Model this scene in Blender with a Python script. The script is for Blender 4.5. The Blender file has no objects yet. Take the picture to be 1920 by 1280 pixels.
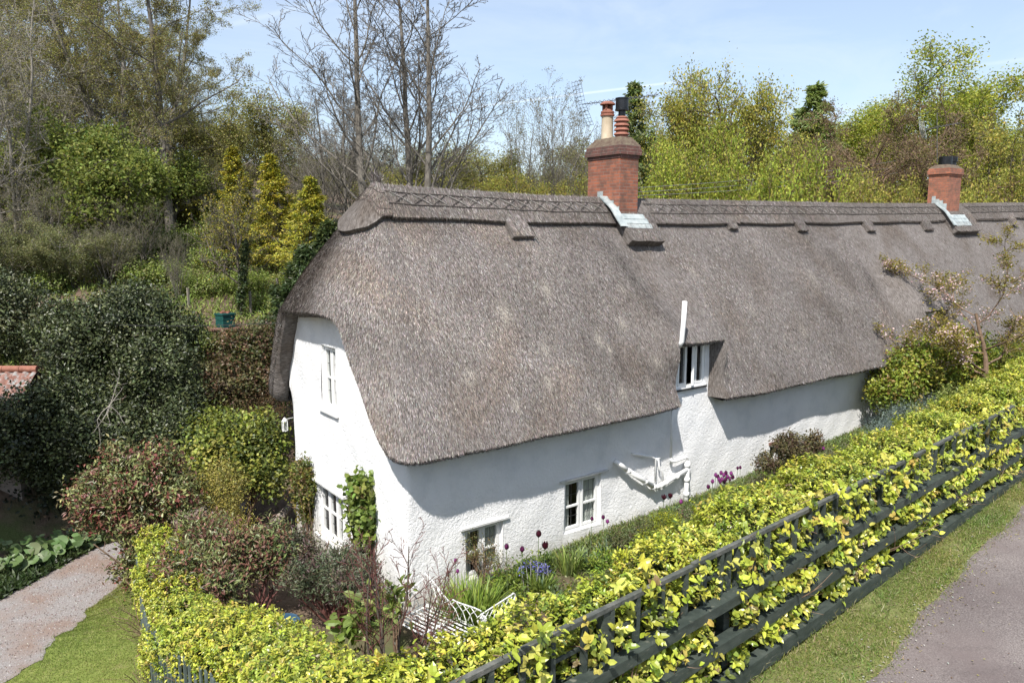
import bpy, math, zlib
import numpy as np
from mathutils import Vector, Matrix

# ------------------------------------------------------------------ camera, sky, sun, exposure
SC = bpy.context.scene
COL = SC.collection
FPX, PITCH, YAW = 1400.0, math.atan(200 / 1400.0), math.radians(53.3)
FH = np.array([math.cos(YAW), math.sin(YAW), 0.0])
RT = np.array([math.sin(YAW), -math.cos(YAW), 0.0])
ZZ = np.array([0, 0, 1.0])
FW = FH * math.cos(PITCH) - ZZ * math.sin(PITCH)
UP = FH * math.sin(PITCH) + ZZ * math.cos(PITCH)
EYE = -12.5 * FH + (960 - 748) / 1400 * 12.5 * RT
EYE[2] = 6.1
cam_d = bpy.data.cameras.new('camera')
cam_d.sensor_width = 36
cam_d.lens = 36 * FPX / 1920
cam_d.clip_start = 0.1
cam_d.clip_end = 2000
cam = bpy.data.objects.new('camera', cam_d)
COL.objects.link(cam)
cam.matrix_world = Matrix(((RT[0], UP[0], -FW[0], EYE[0]), (RT[1], UP[1], -FW[1], EYE[1]),
                           (RT[2], UP[2], -FW[2], EYE[2]), (0, 0, 0, 1)))
SC.camera = cam

SUN = np.array([-1.4, -1.0, 2.3])
SUN /= np.linalg.norm(SUN)
SUN_EL = math.asin(SUN[2])
world = bpy.data.worlds.new('World')
SC.world = world
world.use_nodes = True
wn, wl = world.node_tree.nodes, world.node_tree.links
wn.clear()
w_out = wn.new('ShaderNodeOutputWorld')
w_bg = wn.new('ShaderNodeBackground')
w_sky = wn.new('ShaderNodeTexSky')
w_sky.sky_type = 'NISHITA'
w_sky.sun_disc = False
w_sky.sun_elevation = SUN_EL
w_sky.sun_rotation = math.atan2(SUN[0], SUN[1])
w_sky.altitude = 100
w_sky.air_density = 1.0
w_sky.dust_density = 1.0
w_sky.ozone_density = 1.0
w_bg.inputs['Strength'].default_value = 0.125
# thin high cirrus drawn out along one direction
w_tc = wn.new('ShaderNodeTexCoord')
w_map = wn.new('ShaderNodeMapping')
w_map.inputs['Rotation'].default_value = (0.15, -0.12, 0.6)
w_map.inputs['Scale'].default_value = (1.1, 4.0, 9.0)
w_noi = wn.new('ShaderNodeTexNoise')
w_noi.inputs['Scale'].default_value = 1.6
w_noi.inputs['Detail'].default_value = 7
w_noi.inputs['Roughness'].default_value = 0.62
w_noi.inputs['Distortion'].default_value = 0.6
w_rmp = wn.new('ShaderNodeValToRGB')
w_rmp.color_ramp.elements[0].position = 0.40
w_rmp.color_ramp.elements[0].color = (0.30, 0.30, 0.30, 1)
w_rmp.color_ramp.elements[1].position = 0.78
w_rmp.color_ramp.elements[1].color = (0.60, 0.60, 0.60, 1)
w_mix = wn.new('ShaderNodeMix')
w_mix.data_type = 'RGBA'
w_mix.inputs['B'].default_value = (5.0, 5.6, 6.5, 1)
wl.new(w_tc.outputs['Generated'], w_map.inputs['Vector'])
wl.new(w_map.outputs['Vector'], w_noi.inputs['Vector'])
wl.new(w_noi.outputs['Fac'], w_rmp.inputs['Fac'])
wl.new(w_rmp.outputs['Color'], w_mix.inputs['Factor'])
wl.new(w_sky.outputs['Color'], w_mix.inputs['A'])
# contrails: thin bright great-circle streaks high in the sky
def contrail(prev, n, width, lo, hi, axis, amount):
    d1 = wn.new('ShaderNodeVectorMath'); d1.operation = 'DOT_PRODUCT'; d1.inputs[1].default_value = n
    wl.new(w_tc.outputs['Generated'], d1.inputs[0])
    ab = wn.new('ShaderNodeMath'); ab.operation = 'ABSOLUTE'; wl.new(d1.outputs['Value'], ab.inputs[0])
    mr = wn.new('ShaderNodeMapRange'); mr.interpolation_type = 'SMOOTHSTEP'
    mr.inputs['From Min'].default_value = 0; mr.inputs['From Max'].default_value = width
    mr.inputs['To Min'].default_value = amount; mr.inputs['To Max'].default_value = 0
    wl.new(ab.outputs[0], mr.inputs['Value'])
    d2 = wn.new('ShaderNodeVectorMath'); d2.operation = 'DOT_PRODUCT'; d2.inputs[1].default_value = axis
    wl.new(w_tc.outputs['Generated'], d2.inputs[0])
    r2 = wn.new('ShaderNodeMapRange'); r2.interpolation_type = 'SMOOTHSTEP'
    r2.inputs['From Min'].default_value = lo; r2.inputs['From Max'].default_value = hi
    wl.new(d2.outputs['Value'], r2.inputs['Value'])
    mu = wn.new('ShaderNodeMath'); mu.operation = 'MULTIPLY'
    wl.new(mr.outputs['Result'], mu.inputs[0]); wl.new(r2.outputs['Result'], mu.inputs[1])
    mx = wn.new('ShaderNodeMix'); mx.data_type = 'RGBA'; mx.inputs['B'].default_value = (7.5, 7.8, 8.2, 1)
    wl.new(mu.outputs[0], mx.inputs['Factor']); wl.new(prev, mx.inputs['A'])
    return mx.outputs['Result']


def raydir(x, y):
    d = FW + RT * (x - 960) / FPX + UP * (640 - y) / FPX
    return d / np.linalg.norm(d)


def streak(prev, p, q, width, amount):
    a, b = raydir(*p), raydir(*q)
    n = np.cross(a, b); n /= np.linalg.norm(n)
    m = (a + b); m /= np.linalg.norm(m)
    c = float(a @ m)
    return contrail(prev, tuple(n), width, c - 0.012, c + 0.006, tuple(m), amount)


wsock = w_mix.outputs['Result']
wsock = streak(wsock, (880, 202), (1260, 155), 0.0024, 0.30)
wsock = streak(wsock, (1780, 130), (2300, 62), 0.0035, 0.1)
wsock = streak(wsock, (380, 60), (600, 5), 0.005, 0.12)
wl.new(wsock, w_bg.inputs['Color'])
wl.new(w_bg.outputs['Background'], w_out.inputs['Surface'])

sun_d = bpy.data.lights.new('sun', 'SUN')
sun_d.energy = 5.0
sun_d.angle = math.radians(0.5)
sun_d.color = (1.0, 0.955, 0.89)
sun = bpy.data.objects.new('sun', sun_d)
COL.objects.link(sun)
sun.rotation_euler = Vector(-SUN).to_track_quat('-Z', 'Y').to_euler()
SC.view_settings.view_transform = 'Standard'
SC.view_settings.look = 'None'
SC.view_settings.gamma = 1
SC.view_settings.exposure = 0.55
SC.cycles.max_bounces = 6
SC.cycles.transparent_max_bounces = 8
SC.cycles.caustics_reflective = False
SC.cycles.caustics_refractive = False

RNG = np.random.default_rng(11)
U = RNG.uniform


def reseed(text, k=0):
    global RNG, U
    RNG = np.random.default_rng(zlib.crc32(text.encode()) + k)
    U = RNG.uniform


# ------------------------------------------------------------------ mesh helpers
ORIG = {}


def v3(*a):
    return np.array(a, float)


def nrm(a):
    return a / np.maximum(np.linalg.norm(a, axis=-1, keepdims=True), 1e-9)


def sstep(a, b, x):
    t = np.clip((np.asarray(x, float) - a) / (b - a), 0, 1)
    return t * t * (3 - 2 * t)


class MB:
    """collects geometry (numpy) and links it as one mesh object"""
    def __init__(s):
        s.V, s.F, s.C, s.UV, s.n = [], [], [], [], 0

    def add(s, V, F, col=None, uv=None):
        V = np.asarray(V, float).reshape(-1, 3)
        if not isinstance(F, list):
            F = [F]
        for f in F:
            f = np.asarray(f, np.int64)
            if f.size:
                s.F.append(f + s.n)
        s.V.append(V)
        c = np.ones((len(V), 3)) * 0.5 if col is None else np.broadcast_to(np.asarray(col, float), (len(V), 3))
        s.C.append(c)
        s.UV.append(np.zeros((len(V), 2)) if uv is None else np.asarray(uv, float))
        s.n += len(V)
        return s

    def box(s, lo, hi, col=None, rot=0, jit=0):
        lo, hi = np.array(lo, float), np.array(hi, float)
        c, h = (lo + hi) / 2, (hi - lo) / 2
        q = np.array([[-1, -1, -1], [1, -1, -1], [1, 1, -1], [-1, 1, -1], [-1, -1, 1], [1, -1, 1], [1, 1, 1], [-1, 1, 1]]) * h
        if rot:
            r = np.array([[math.cos(rot), -math.sin(rot), 0], [math.sin(rot), math.cos(rot), 0], [0, 0, 1]])
            q = q @ r.T
        if jit:
            q = q + U(-jit, jit, q.shape)
        return s.add(q + c, BOXF, col)

    def bar(s, a, b, w, h, up=(0, 0, 1), col=None):
        """rectangular bar from a to b, w across, h along up"""
        a, b = np.array(a, float), np.array(b, float)
        t = nrm(b - a)
        side = nrm(np.cross(t, np.array(up, float)))
        u2 = np.cross(side, t)
        V = []
        for p in (a, b):
            for sx, sz in ((-1, -1), (1, -1), (1, 1), (-1, 1)):
                V.append(p + side * sx * w / 2 + u2 * sz * h / 2)
        return s.add(V, np.array([[0, 1, 2, 3], [7, 6, 5, 4], [0, 4, 5, 1], [1, 5, 6, 2], [2, 6, 7, 3], [3, 7, 4, 0]]), col)

    def tube(s, pts, r, sides=8, col=None, cap=True):
        pts = np.array(pts, float)
        r = np.full(len(pts), r, float) if np.isscalar(r) else np.array(r, float)
        V, F = tubes(pts[None], r[None], sides)
        FF = [F]
        n = len(pts)
        if cap:
            FF.append(np.arange(sides)[::-1][None])
            FF.append((np.arange(sides) + (n - 1) * sides)[None])
        return s.add(V, FF, col)

    def lathe(s, o, prof, sides=20, col=None, axis='z'):
        """prof: list of (radius, height)"""
        a = np.linspace(0, 2 * math.pi, sides, endpoint=False)
        V = []
        for r, z in prof:
            V.append(np.stack([np.cos(a) * r, np.sin(a) * r, np.full(sides, z)], 1))
        V = np.concatenate(V)
        F = []
        for i in range(len(prof) - 1):
            for k in range(sides):
                k2 = (k + 1) % sides
                F.append([i * sides + k, i * sides + k2, (i + 1) * sides + k2, (i + 1) * sides + k])
        return s.add(V + np.array(o, float), np.array(F), col)

    def grid(s, P, col=None, uv=None, flip=False):
        """P (m,n,3)"""
        P = np.asarray(P, float)
        m, n = P.shape[:2]
        i = np.arange(m * n).reshape(m, n)
        F = np.stack([i[:-1, :-1], i[1:, :-1], i[1:, 1:], i[:-1, 1:]], -1).reshape(-1, 4)
        if flip:
            F = F[:, ::-1]
        return s.add(P.reshape(-1, 3), F, col, None if uv is None else np.asarray(uv).reshape(-1, 2))

    def mesh(s, name, off=(0, 0, 0), smooth=False, auto=None):
        V = np.concatenate(s.V) - np.array(off, float)
        C = np.concatenate(s.C)
        UV = np.concatenate(s.UV)
        me = bpy.data.meshes.new(name)
        me.vertices.add(len(V))
        me.vertices.foreach_set('co', V.astype(np.float32).ravel())
        loops = np.concatenate([f.ravel() for f in s.F])
        sizes = np.concatenate([np.full(len(f), f.shape[1]) for f in s.F])
        me.loops.add(len(loops))
        me.loops.foreach_set('vertex_index', loops.astype(np.int32))
        me.polygons.add(len(sizes))
        st = np.concatenate([[0], np.cumsum(sizes)[:-1]])
        me.polygons.foreach_set('loop_start', st.astype(np.int32))
        me.polygons.foreach_set('use_smooth', np.full(len(sizes), bool(smooth)))
        ca = me.color_attributes.new('Col', 'FLOAT_COLOR', 'POINT')
        ca.data.foreach_set('color', np.concatenate([C, np.ones((len(C), 1))], 1).astype(np.float32).ravel())
        if np.any(UV):
            ul = me.uv_layers.new(name='UVMap')
            ul.data.foreach_set('uv', UV[loops].astype(np.float32).ravel())
        me.update(calc_edges=True)
        return me

    def build(s, name, mat, parent=None, smooth=False, label=None, kind=None, cat=None, group=None):
        off = ORIG.get(parent.name, (0, 0, 0)) if parent else (0, 0, 0)
        me = s.mesh(name, off, smooth)
        me.materials.append(mat)
        o = bpy.data.objects.new(name, me)
        COL.objects.link(o)
        if parent:
            o.parent = parent
            ORIG[o.name] = off
        if label: o['label'] = label
        if kind: o['kind'] = kind
        if cat: o['category'] = cat
        if group: o['group'] = group
        return o


BOXF = np.array([[0, 3, 2, 1], [4, 5, 6, 7], [0, 1, 5, 4], [1, 2, 6, 5], [2, 3, 7, 6], [3, 0, 4, 7]])


def thing(name, label, cat, loc, group=None):
    o = bpy.data.objects.new(name, None)
    o.empty_display_size = 0.2
    COL.objects.link(o)
    o.location = tuple(loc)
    ORIG[o.name] = np.array(loc, float)
    o['label'] = label
    o['category'] = cat
    if group: o['group'] = group
    return o


def dup(root, loc, rotz, scale, label, group=None):
    r = root.copy(); COL.objects.link(r)
    r.location = tuple(loc); r.rotation_euler = (0, 0, rotz)
    r.scale = scale if isinstance(scale, tuple) else (scale,) * 3
    r['label'] = label
    if group: r['group'] = group
    for ch in list(root.children):
        c = ch.copy(); COL.objects.link(c); c.parent = r
        for g in list(ch.children):
            d = g.copy(); COL.objects.link(d); d.parent = c
    return r


def tubes(P, Rd, sides):
    """P (B,n,3), Rd (B,n) -> vertices and quads"""
    B, n = P.shape[:2]
    T = np.gradient(P, axis=1) if n > 2 else np.repeat((P[:, 1:] - P[:, :1]), 2, 1)
    T = nrm(T)
    d = nrm(P[:, -1] - P[:, 0])
    ref = np.where(np.abs(d[:, 2:3]) > 0.9, np.array([[1.0, 0, 0]]), np.array([[0, 0, 1.0]]))
    n1 = nrm(np.cross(T, ref[:, None, :]))
    n2 = np.cross(T, n1)
    a = np.linspace(0, 2 * math.pi, sides, endpoint=False)
    V = P[:, :, None, :] + Rd[:, :, None, None] * (np.cos(a)[None, None, :, None] * n1[:, :, None, :] + np.sin(a)[None, None, :, None] * n2[:, :, None, :])
    i = np.arange(B * n * sides).reshape(B, n, sides)
    j = np.roll(i, -1, axis=2)
    F = np.stack([i[:, :-1], j[:, :-1], j[:, 1:], i[:, 1:]], -1).reshape(-1, 4)
    return V.reshape(-1, 3), F


def rand_unit(n):
    return nrm(RNG.normal(size=(n, 3)))


def pick(cols, n, w=None, jit=0.12):
    cols = np.array(cols, float)
    w = None if w is None else np.array(w, float) / np.sum(w)
    c = cols[RNG.choice(len(cols), n, p=w)]
    return np.clip(c * (1 + RNG.normal(0, jit, (n, 1))) * (1 + RNG.normal(0, jit * 0.35, (n, 3))), 0.002, 1)


def leaves(mb, P, A, N, L, W, col, shape='quad', curl=0.15):
    """P base points, A leaf axis, N leaf normal, per-leaf colour col (n,3)"""
    n = len(P)
    L = np.broadcast_to(np.asarray(L, float), (n,))[:, None]
    W = np.broadcast_to(np.asarray(W, float), (n,))[:, None]
    A = nrm(A)
    S = nrm(np.cross(A, N))
    N = np.cross(S, A)
    if shape == 'quad':
        V = np.stack([P, P + A * L * .5 + S * W * .5, P + A * L - N * L * curl, P + A * L * .5 - S * W * .5], 1)
        i = np.arange(n)[:, None] * 4
        F = [i + np.arange(4)[None]]
        k = 4
    elif shape == 'blade':
        V = np.stack([P - S * W * .5, P + S * W * .5, P + A * L * .55 + S * W * .4 , P + A * L * .55 - S * W * .4,
                      P + A * L * (1 - curl * .4) - N * L * curl], 1)
        i = np.arange(n)[:, None] * 5
        F = [i + np.array([[0, 1, 2, 3]]), i + np.array([[3, 2, 4]])]
        k = 5
    else:
        f = 0.10
        m1 = P + A * L * .32 + N * L * .02
        m2 = P + A * L * .70 - N * L * curl * .35
        V = np.stack([P, m1, m2, P + A * L - N * L * curl,
                      m1 + S * W * .46 + N * W * f, m2 + S * W * .40 + N * W * f,
                      m1 - S * W * .46 + N * W * f, m2 - S * W * .40 + N * W * f], 1)
        i = np.arange(n)[:, None] * 8
        F = [i + np.array([[0, 4, 1]]), i + np.array([[1, 4, 5, 2]]), i + np.array([[2, 5, 3]]),
             i + np.array([[0, 1, 6]]), i + np.array([[1, 2, 7, 6]]), i + np.array([[2, 3, 7]])]
        k = 8
    mb.add(V.reshape(-1, 3), F, np.repeat(np.asarray(col, float), k, 0))
    return mb


# ------------------------------------------------------------------ materials
def new_mat(name):
    m = bpy.data.materials.new(name)
    m.use_nodes = True
    nt = m.node_tree
    b = nt.nodes['Principled BSDF']
    return m, nt, b


def nd(nt, typ, **kw):
    n = nt.nodes.new(typ)
    for k, v in kw.items():
        if k in n.inputs.keys():
            n.inputs[k].default_value = v
        else:
            setattr(n, k, v)
    return n


def ramp(nt, fac, stops):
    r = nt.nodes.new('ShaderNodeValToRGB')
    while len(r.color_ramp.elements) < len(stops):
        r.color_ramp.elements.new(0.5)
    for e, (p, c) in zip(r.color_ramp.elements, stops):
        e.position = p
        e.color = (*c, 1) if len(c) == 3 else c
    nt.links.new(fac, r.inputs['Fac'])
    return r.outputs['Color']


def noise_mat(name, stops, scale=8, detail=6, rough=0.8, bump=0.0, bscale=None, stretch=None, metallic=0, spec=0.4, coord='Object', dist=0.0, bdist=0.02, mix2=None):
    m, nt, b = new_mat(name)
    tc = nd(nt, 'ShaderNodeTexCoord')
    mp = nd(nt, 'ShaderNodeMapping')
    if stretch: mp.inputs['Scale'].default_value = stretch
    nt.links.new(tc.outputs[coord], mp.inputs['Vector'])
    no = nd(nt, 'ShaderNodeTexNoise', Scale=scale, Detail=detail, Roughness=0.65, Distortion=dist)
    nt.links.new(mp.outputs[0], no.inputs['Vector'])
    c = ramp(nt, no.outputs['Fac'], stops)
    if mix2:
        n2 = nd(nt, 'ShaderNodeTexNoise', Scale=mix2[0], Detail=5, Roughness=0.6)
        nt.links.new(mp.outputs[0], n2.inputs['Vector'])
        f = ramp(nt, n2.outputs['Fac'], [(mix2[1], (0, 0, 0)), (mix2[2], (1, 1, 1))])
        mx = nd(nt, 'ShaderNodeMix', data_type='RGBA')
        mx.inputs['B'].default_value = (*mix2[3], 1)
        nt.links.new(f, mx.inputs['Factor']); nt.links.new(c, mx.inputs['A'])
        c = mx.outputs['Result']
    nt.links.new(c, b.inputs['Base Color'])
    b.inputs['Roughness'].default_value = rough
    b.inputs['Metallic'].default_value = metallic
    b.inputs['Specular IOR Level'].default_value = spec
    if bump:
        nb = nd(nt, 'ShaderNodeTexNoise', Scale=bscale or scale * 3, Detail=5, Roughness=0.6)
        nt.links.new(mp.outputs[0], nb.inputs['Vector'])
        bp = nd(nt, 'ShaderNodeBump', Strength=bump, Distance=bdist)
        nt.links.new(nb.outputs['Fac'], bp.inputs['Height'])
        nt.links.new(bp.outputs[0], b.inputs['Normal'])
    return m


def leaf_mat(name, rough=0.45, trans=0.3, spec=0.4, tint=(1.0, 1.0, 0.6)):
    m, nt, b = new_mat(name)
    at = nd(nt, 'ShaderNodeAttribute', attribute_name='Col')
    nt.links.new(at.outputs['Color'], b.inputs['Base Color'])
    b.inputs['Roughness'].default_value = rough
    b.inputs['Specular IOR Level'].default_value = spec
    if trans:
        tr = nd(nt, 'ShaderNodeBsdfTranslucent')
        mu = nd(nt, 'ShaderNodeMix', data_type='RGBA', blend_type='MULTIPLY')
        mu.inputs['Factor'].default_value = 1
        mu.inputs['B'].default_value = (*tint, 1)
        nt.links.new(at.outputs['Color'], mu.inputs['A'])
        nt.links.new(mu.outputs['Result'], tr.inputs['Color'])
        ms = nd(nt, 'ShaderNodeMixShader', Fac=trans)
        out = nt.nodes['Material Output']
        nt.links.new(b.outputs[0], ms.inputs[1]); nt.links.new(tr.outputs[0], ms.inputs[2])
        nt.links.new(ms.outputs[0], out.inputs['Surface'])
    return m


M = {}
M['leaf'] = leaf_mat('leaf', trans=0.36)
M['tree_leaf'] = leaf_mat('tree_leaf', trans=0.45, rough=.6, spec=.25, tint=(1, 1, .7))
M['gloss_leaf'] = leaf_mat('glossy_leaf', rough=0.42, trans=0.12, spec=0.4)
M['laurel'] = leaf_mat('laurel_leaf', rough=0.33, trans=0.25, spec=0.45)
M['grass'] = leaf_mat('grass_blade', rough=0.6, trans=0.25, spec=0.25)
M['straw'] = leaf_mat('straw', rough=0.75, trans=0.0, spec=0.25)
M['petal'] = leaf_mat('petal', rough=0.4, trans=0.25, spec=0.4, tint=(1, .8, .9))
M['bark'] = noise_mat('bark', [(0.3, (0.045, 0.035, 0.027)), (0.7, (0.16, 0.135, 0.11))], 14, rough=0.9, bump=0.6, stretch=(1, 1, 0.3))
M['pale_bark'] = noise_mat('pale_bark', [(0.3, (0.16, 0.145, 0.12)), (0.7, (0.34, 0.31, 0.27))], 10, rough=0.9, bump=0.4, stretch=(1, 1, 0.4))
M['ash_bark'] = noise_mat('ash_bark', [(0.3, (0.075, 0.066, 0.055)), (0.7, (0.21, 0.19, 0.16))], 10, rough=0.9, bump=0.4, stretch=(1, 1, 0.4))
M['red_bark'] = noise_mat('red_bark', [(0.3, (0.07, 0.025, 0.022)), (0.7, (0.17, 0.07, 0.06))], 20, rough=0.7)
M['brown_bark'] = noise_mat('brown_bark', [(0.3, (0.09, 0.055, 0.035)), (0.7, (0.24, 0.165, 0.11))], 14, rough=0.9)
M['white_paint'] = noise_mat('white_paint', [(0.3, (0.74, 0.74, 0.73)), (0.7, (0.82, 0.82, 0.81))], 5, rough=0.35, spec=0.5)
M['white_metal'] = noise_mat('white_metal', [(0.35, (0.52, 0.53, 0.52)), (0.6, (0.80, 0.80, 0.78))], 16, rough=0.45, spec=0.5)
M['room_shade'] = noise_mat('room_shade', [(0.3, (0.012, 0.01, 0.009)), (0.7, (0.03, 0.026, 0.022))], 3, rough=0.9)
M['curtain'] = noise_mat('curtain', [(0.3, (0.34, 0.36, 0.34)), (0.7, (0.55, 0.56, 0.53))], 4, rough=0.9, stretch=(12, 12, 0.6))
M['green_wood'] = noise_mat('green_painted_wood', [(0.28, (0.020, 0.028, 0.024)), (0.5, (0.042, 0.054, 0.046)), (0.8, (0.078, 0.09, 0.078))], 5, rough=0.6, bump=0.35, bscale=26, stretch=(1, 1, 3), spec=0.4,
                            mix2=(9, 0.62, 0.74, (0.15, 0.15, 0.12)))
M['grey_wood'] = noise_mat('weathered_grey_wood', [(0.28, (0.04, 0.048, 0.043)), (0.5, (0.085, 0.09, 0.08)), (0.8, (0.19, 0.18, 0.16))], 7, rough=0.8, bump=0.5, bscale=30, spec=0.3,
                           mix2=(5, 0.58, 0.7, (0.045, 0.05, 0.03)))
M['lead'] = noise_mat('lead_flashing', [(0.3, (0.19, 0.225, 0.23)), (0.5, (0.34, 0.38, 0.38)), (0.75, (0.50, 0.525, 0.505))], 5, rough=0.55, bump=0.25, bscale=12, spec=0.4)
M['mortar'] = noise_mat('mortar', [(0.3, (0.09, 0.085, 0.06)), (0.6, (0.21, 0.20, 0.16)), (0.8, (0.30, 0.29, 0.25))], 9, rough=0.95, bump=0.5)
M['dark_mortar'] = noise_mat('sooty_haunching', [(0.3, (0.075, 0.045, 0.035)), (0.55, (0.13, 0.10, 0.07)), (0.75, (0.17, 0.155, 0.10))], 9, rough=0.95, bump=0.5)
M['buff_pot'] = noise_mat('buff_clay', [(0.3, (0.42, 0.34, 0.23)), (0.7, (0.62, 0.53, 0.40))], 6, rough=0.8, stretch=(1, 1, .5), mix2=(9, .62, .75, (.2, .17, .12)))
M['terracotta'] = noise_mat('terracotta', [(0.3, (0.19, 0.075, 0.05)), (0.7, (0.33, 0.14, 0.095))], 8, rough=0.75, bump=0.1)
M['black_metal'] = noise_mat('black_metal', [(0.3, (0.012, 0.013, 0.014)), (0.7, (0.035, 0.036, 0.04))], 6, rough=0.3, metallic=0.6, spec=0.5)
M['grey_metal'] = noise_mat('grey_metal', [(0.3, (0.09, 0.09, 0.095)), (0.7, (0.20, 0.20, 0.21))], 10, rough=0.45, metallic=0.7)
M['black_rail'] = noise_mat('hazel_rod', [(0.3, (0.035, 0.03, 0.027)), (0.7, (0.09, 0.075, 0.065))], 14, rough=0.85)
M['pale_rod'] = noise_mat('pale_hazel_rod', [(0.3, (0.12, 0.11, 0.10)), (0.7, (0.33, 0.31, 0.28))], 14, rough=0.85)
M['grey_green'] = noise_mat('faded_grey_green_wood', [(0.3, (0.055, 0.075, 0.072)), (0.7, (0.12, 0.15, 0.143))], 7, rough=0.8, bump=.3)
M['old_white'] = noise_mat('grimy_white_paint', [(0.3, (0.42, 0.42, 0.41)), (0.7, (0.66, 0.66, 0.65))], 9, rough=0.6)
M['hive_paint'] = noise_mat('dark_teal_paint', [(0.3, (0.006, 0.045, 0.042)), (0.7, (0.012, 0.085, 0.075))], 7, rough=0.5)
M['rust_wood'] = noise_mat('red_brown_wood', [(0.3, (0.10, 0.05, 0.035)), (0.7, (0.24, 0.13, 0.10))], 8, rough=0.85)
M['post_wood'] = noise_mat('post_wood', [(0.3, (0.14, 0.12, 0.09)), (0.7, (0.30, 0.27, 0.22))], 8, rough=0.9)
M['stone'] = noise_mat('stone', [(0.3, (0.16, 0.13, 0.11)), (0.7, (0.36, 0.31, 0.27))], 6, rough=0.95, bump=0.5)
M['blue_plastic'] = noise_mat('blue_plastic', [(0.3, (0.035, 0.08, 0.14)), (0.7, (0.055, 0.12, 0.20))], 6, rough=0.4)
M['cable'] = noise_mat('cable', [(0.3, (0.02, 0.02, 0.02)), (0.7, (0.05, 0.05, 0.05))], 6, rough=0.6)
M['pale_cable'] = noise_mat('pale_cable', [(0.3, (0.12, 0.12, 0.12)), (0.7, (0.2, 0.2, 0.2))], 6, rough=0.6)


def render_mat():
    """lumpy white roughcast"""
    m, nt, b = new_mat('white_roughcast')
    tc = nd(nt, 'ShaderNodeTexCoord')
    n1 = nd(nt, 'ShaderNodeTexNoise', Scale=1.6, Detail=6, Roughness=0.6)
    nt.links.new(tc.outputs['Object'], n1.inputs['Vector'])
    c = ramp(nt, n1.outputs['Fac'], [(0.30, (0.70, 0.71, 0.72)), (0.5, (0.80, 0.80, 0.80)), (0.75, (0.84, 0.84, 0.835))])
    # faint grey-green streaks of damp
    mp = nd(nt, 'ShaderNodeMapping'); mp.inputs['Scale'].default_value = (2.2, 2.2, 0.7)
    nt.links.new(tc.outputs['Object'], mp.inputs['Vector'])
    n3 = nd(nt, 'ShaderNodeTexNoise', Scale=2.4, Detail=8, Roughness=0.75)
    nt.links.new(mp.outputs[0], n3.inputs['Vector'])
    f = ramp(nt, n3.outputs['Fac'], [(0.60, (0, 0, 0)), (0.80, (0.55, 0.55, 0.55))])
    mx = nd(nt, 'ShaderNodeMix', data_type='RGBA'); mx.inputs['B'].default_value = (0.50, 0.51, 0.48, 1)
    nt.links.new(f, mx.inputs['Factor']); nt.links.new(c, mx.inputs['A'])
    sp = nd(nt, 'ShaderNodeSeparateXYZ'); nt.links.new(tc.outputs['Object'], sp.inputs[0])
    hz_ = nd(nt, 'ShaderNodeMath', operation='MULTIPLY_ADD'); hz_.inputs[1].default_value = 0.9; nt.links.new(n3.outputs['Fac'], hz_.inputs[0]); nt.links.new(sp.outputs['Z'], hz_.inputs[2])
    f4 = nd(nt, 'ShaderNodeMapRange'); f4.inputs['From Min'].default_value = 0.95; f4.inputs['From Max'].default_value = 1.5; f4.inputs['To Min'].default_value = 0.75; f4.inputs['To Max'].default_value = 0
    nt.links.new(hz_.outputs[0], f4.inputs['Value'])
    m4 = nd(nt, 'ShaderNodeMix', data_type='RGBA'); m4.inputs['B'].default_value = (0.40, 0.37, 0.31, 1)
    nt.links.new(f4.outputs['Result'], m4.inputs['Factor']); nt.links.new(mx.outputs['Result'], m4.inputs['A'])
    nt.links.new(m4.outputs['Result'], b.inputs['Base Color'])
    b.inputs['Roughness'].default_value = 0.9
    b.inputs['Specular IOR Level'].default_value = 0.2
    v = nd(nt, 'ShaderNodeTexNoise', Scale=17, Detail=4, Roughness=0.55, Distortion=0.9)
    nt.links.new(tc.outputs['Object'], v.inputs['Vector'])
    v2 = nd(nt, 'ShaderNodeTexNoise', Scale=55, Detail=3, Roughness=0.6)
    nt.links.new(tc.outputs['Object'], v2.inputs['Vector'])
    ad = nd(nt, 'ShaderNodeMath', operation='MULTIPLY_ADD')
    ad.inputs[1].default_value = 0.3
    nt.links.new(v2.outputs['Fac'], ad.inputs[0]); nt.links.new(v.outputs['Fac'], ad.inputs[2])
    bp = nd(nt, 'ShaderNodeBump', Strength=0.65, Distance=0.035)
    nt.links.new(ad.outputs[0], bp.inputs['Height'])
    nt.links.new(bp.outputs[0], b.inputs['Normal'])
    return m


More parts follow.
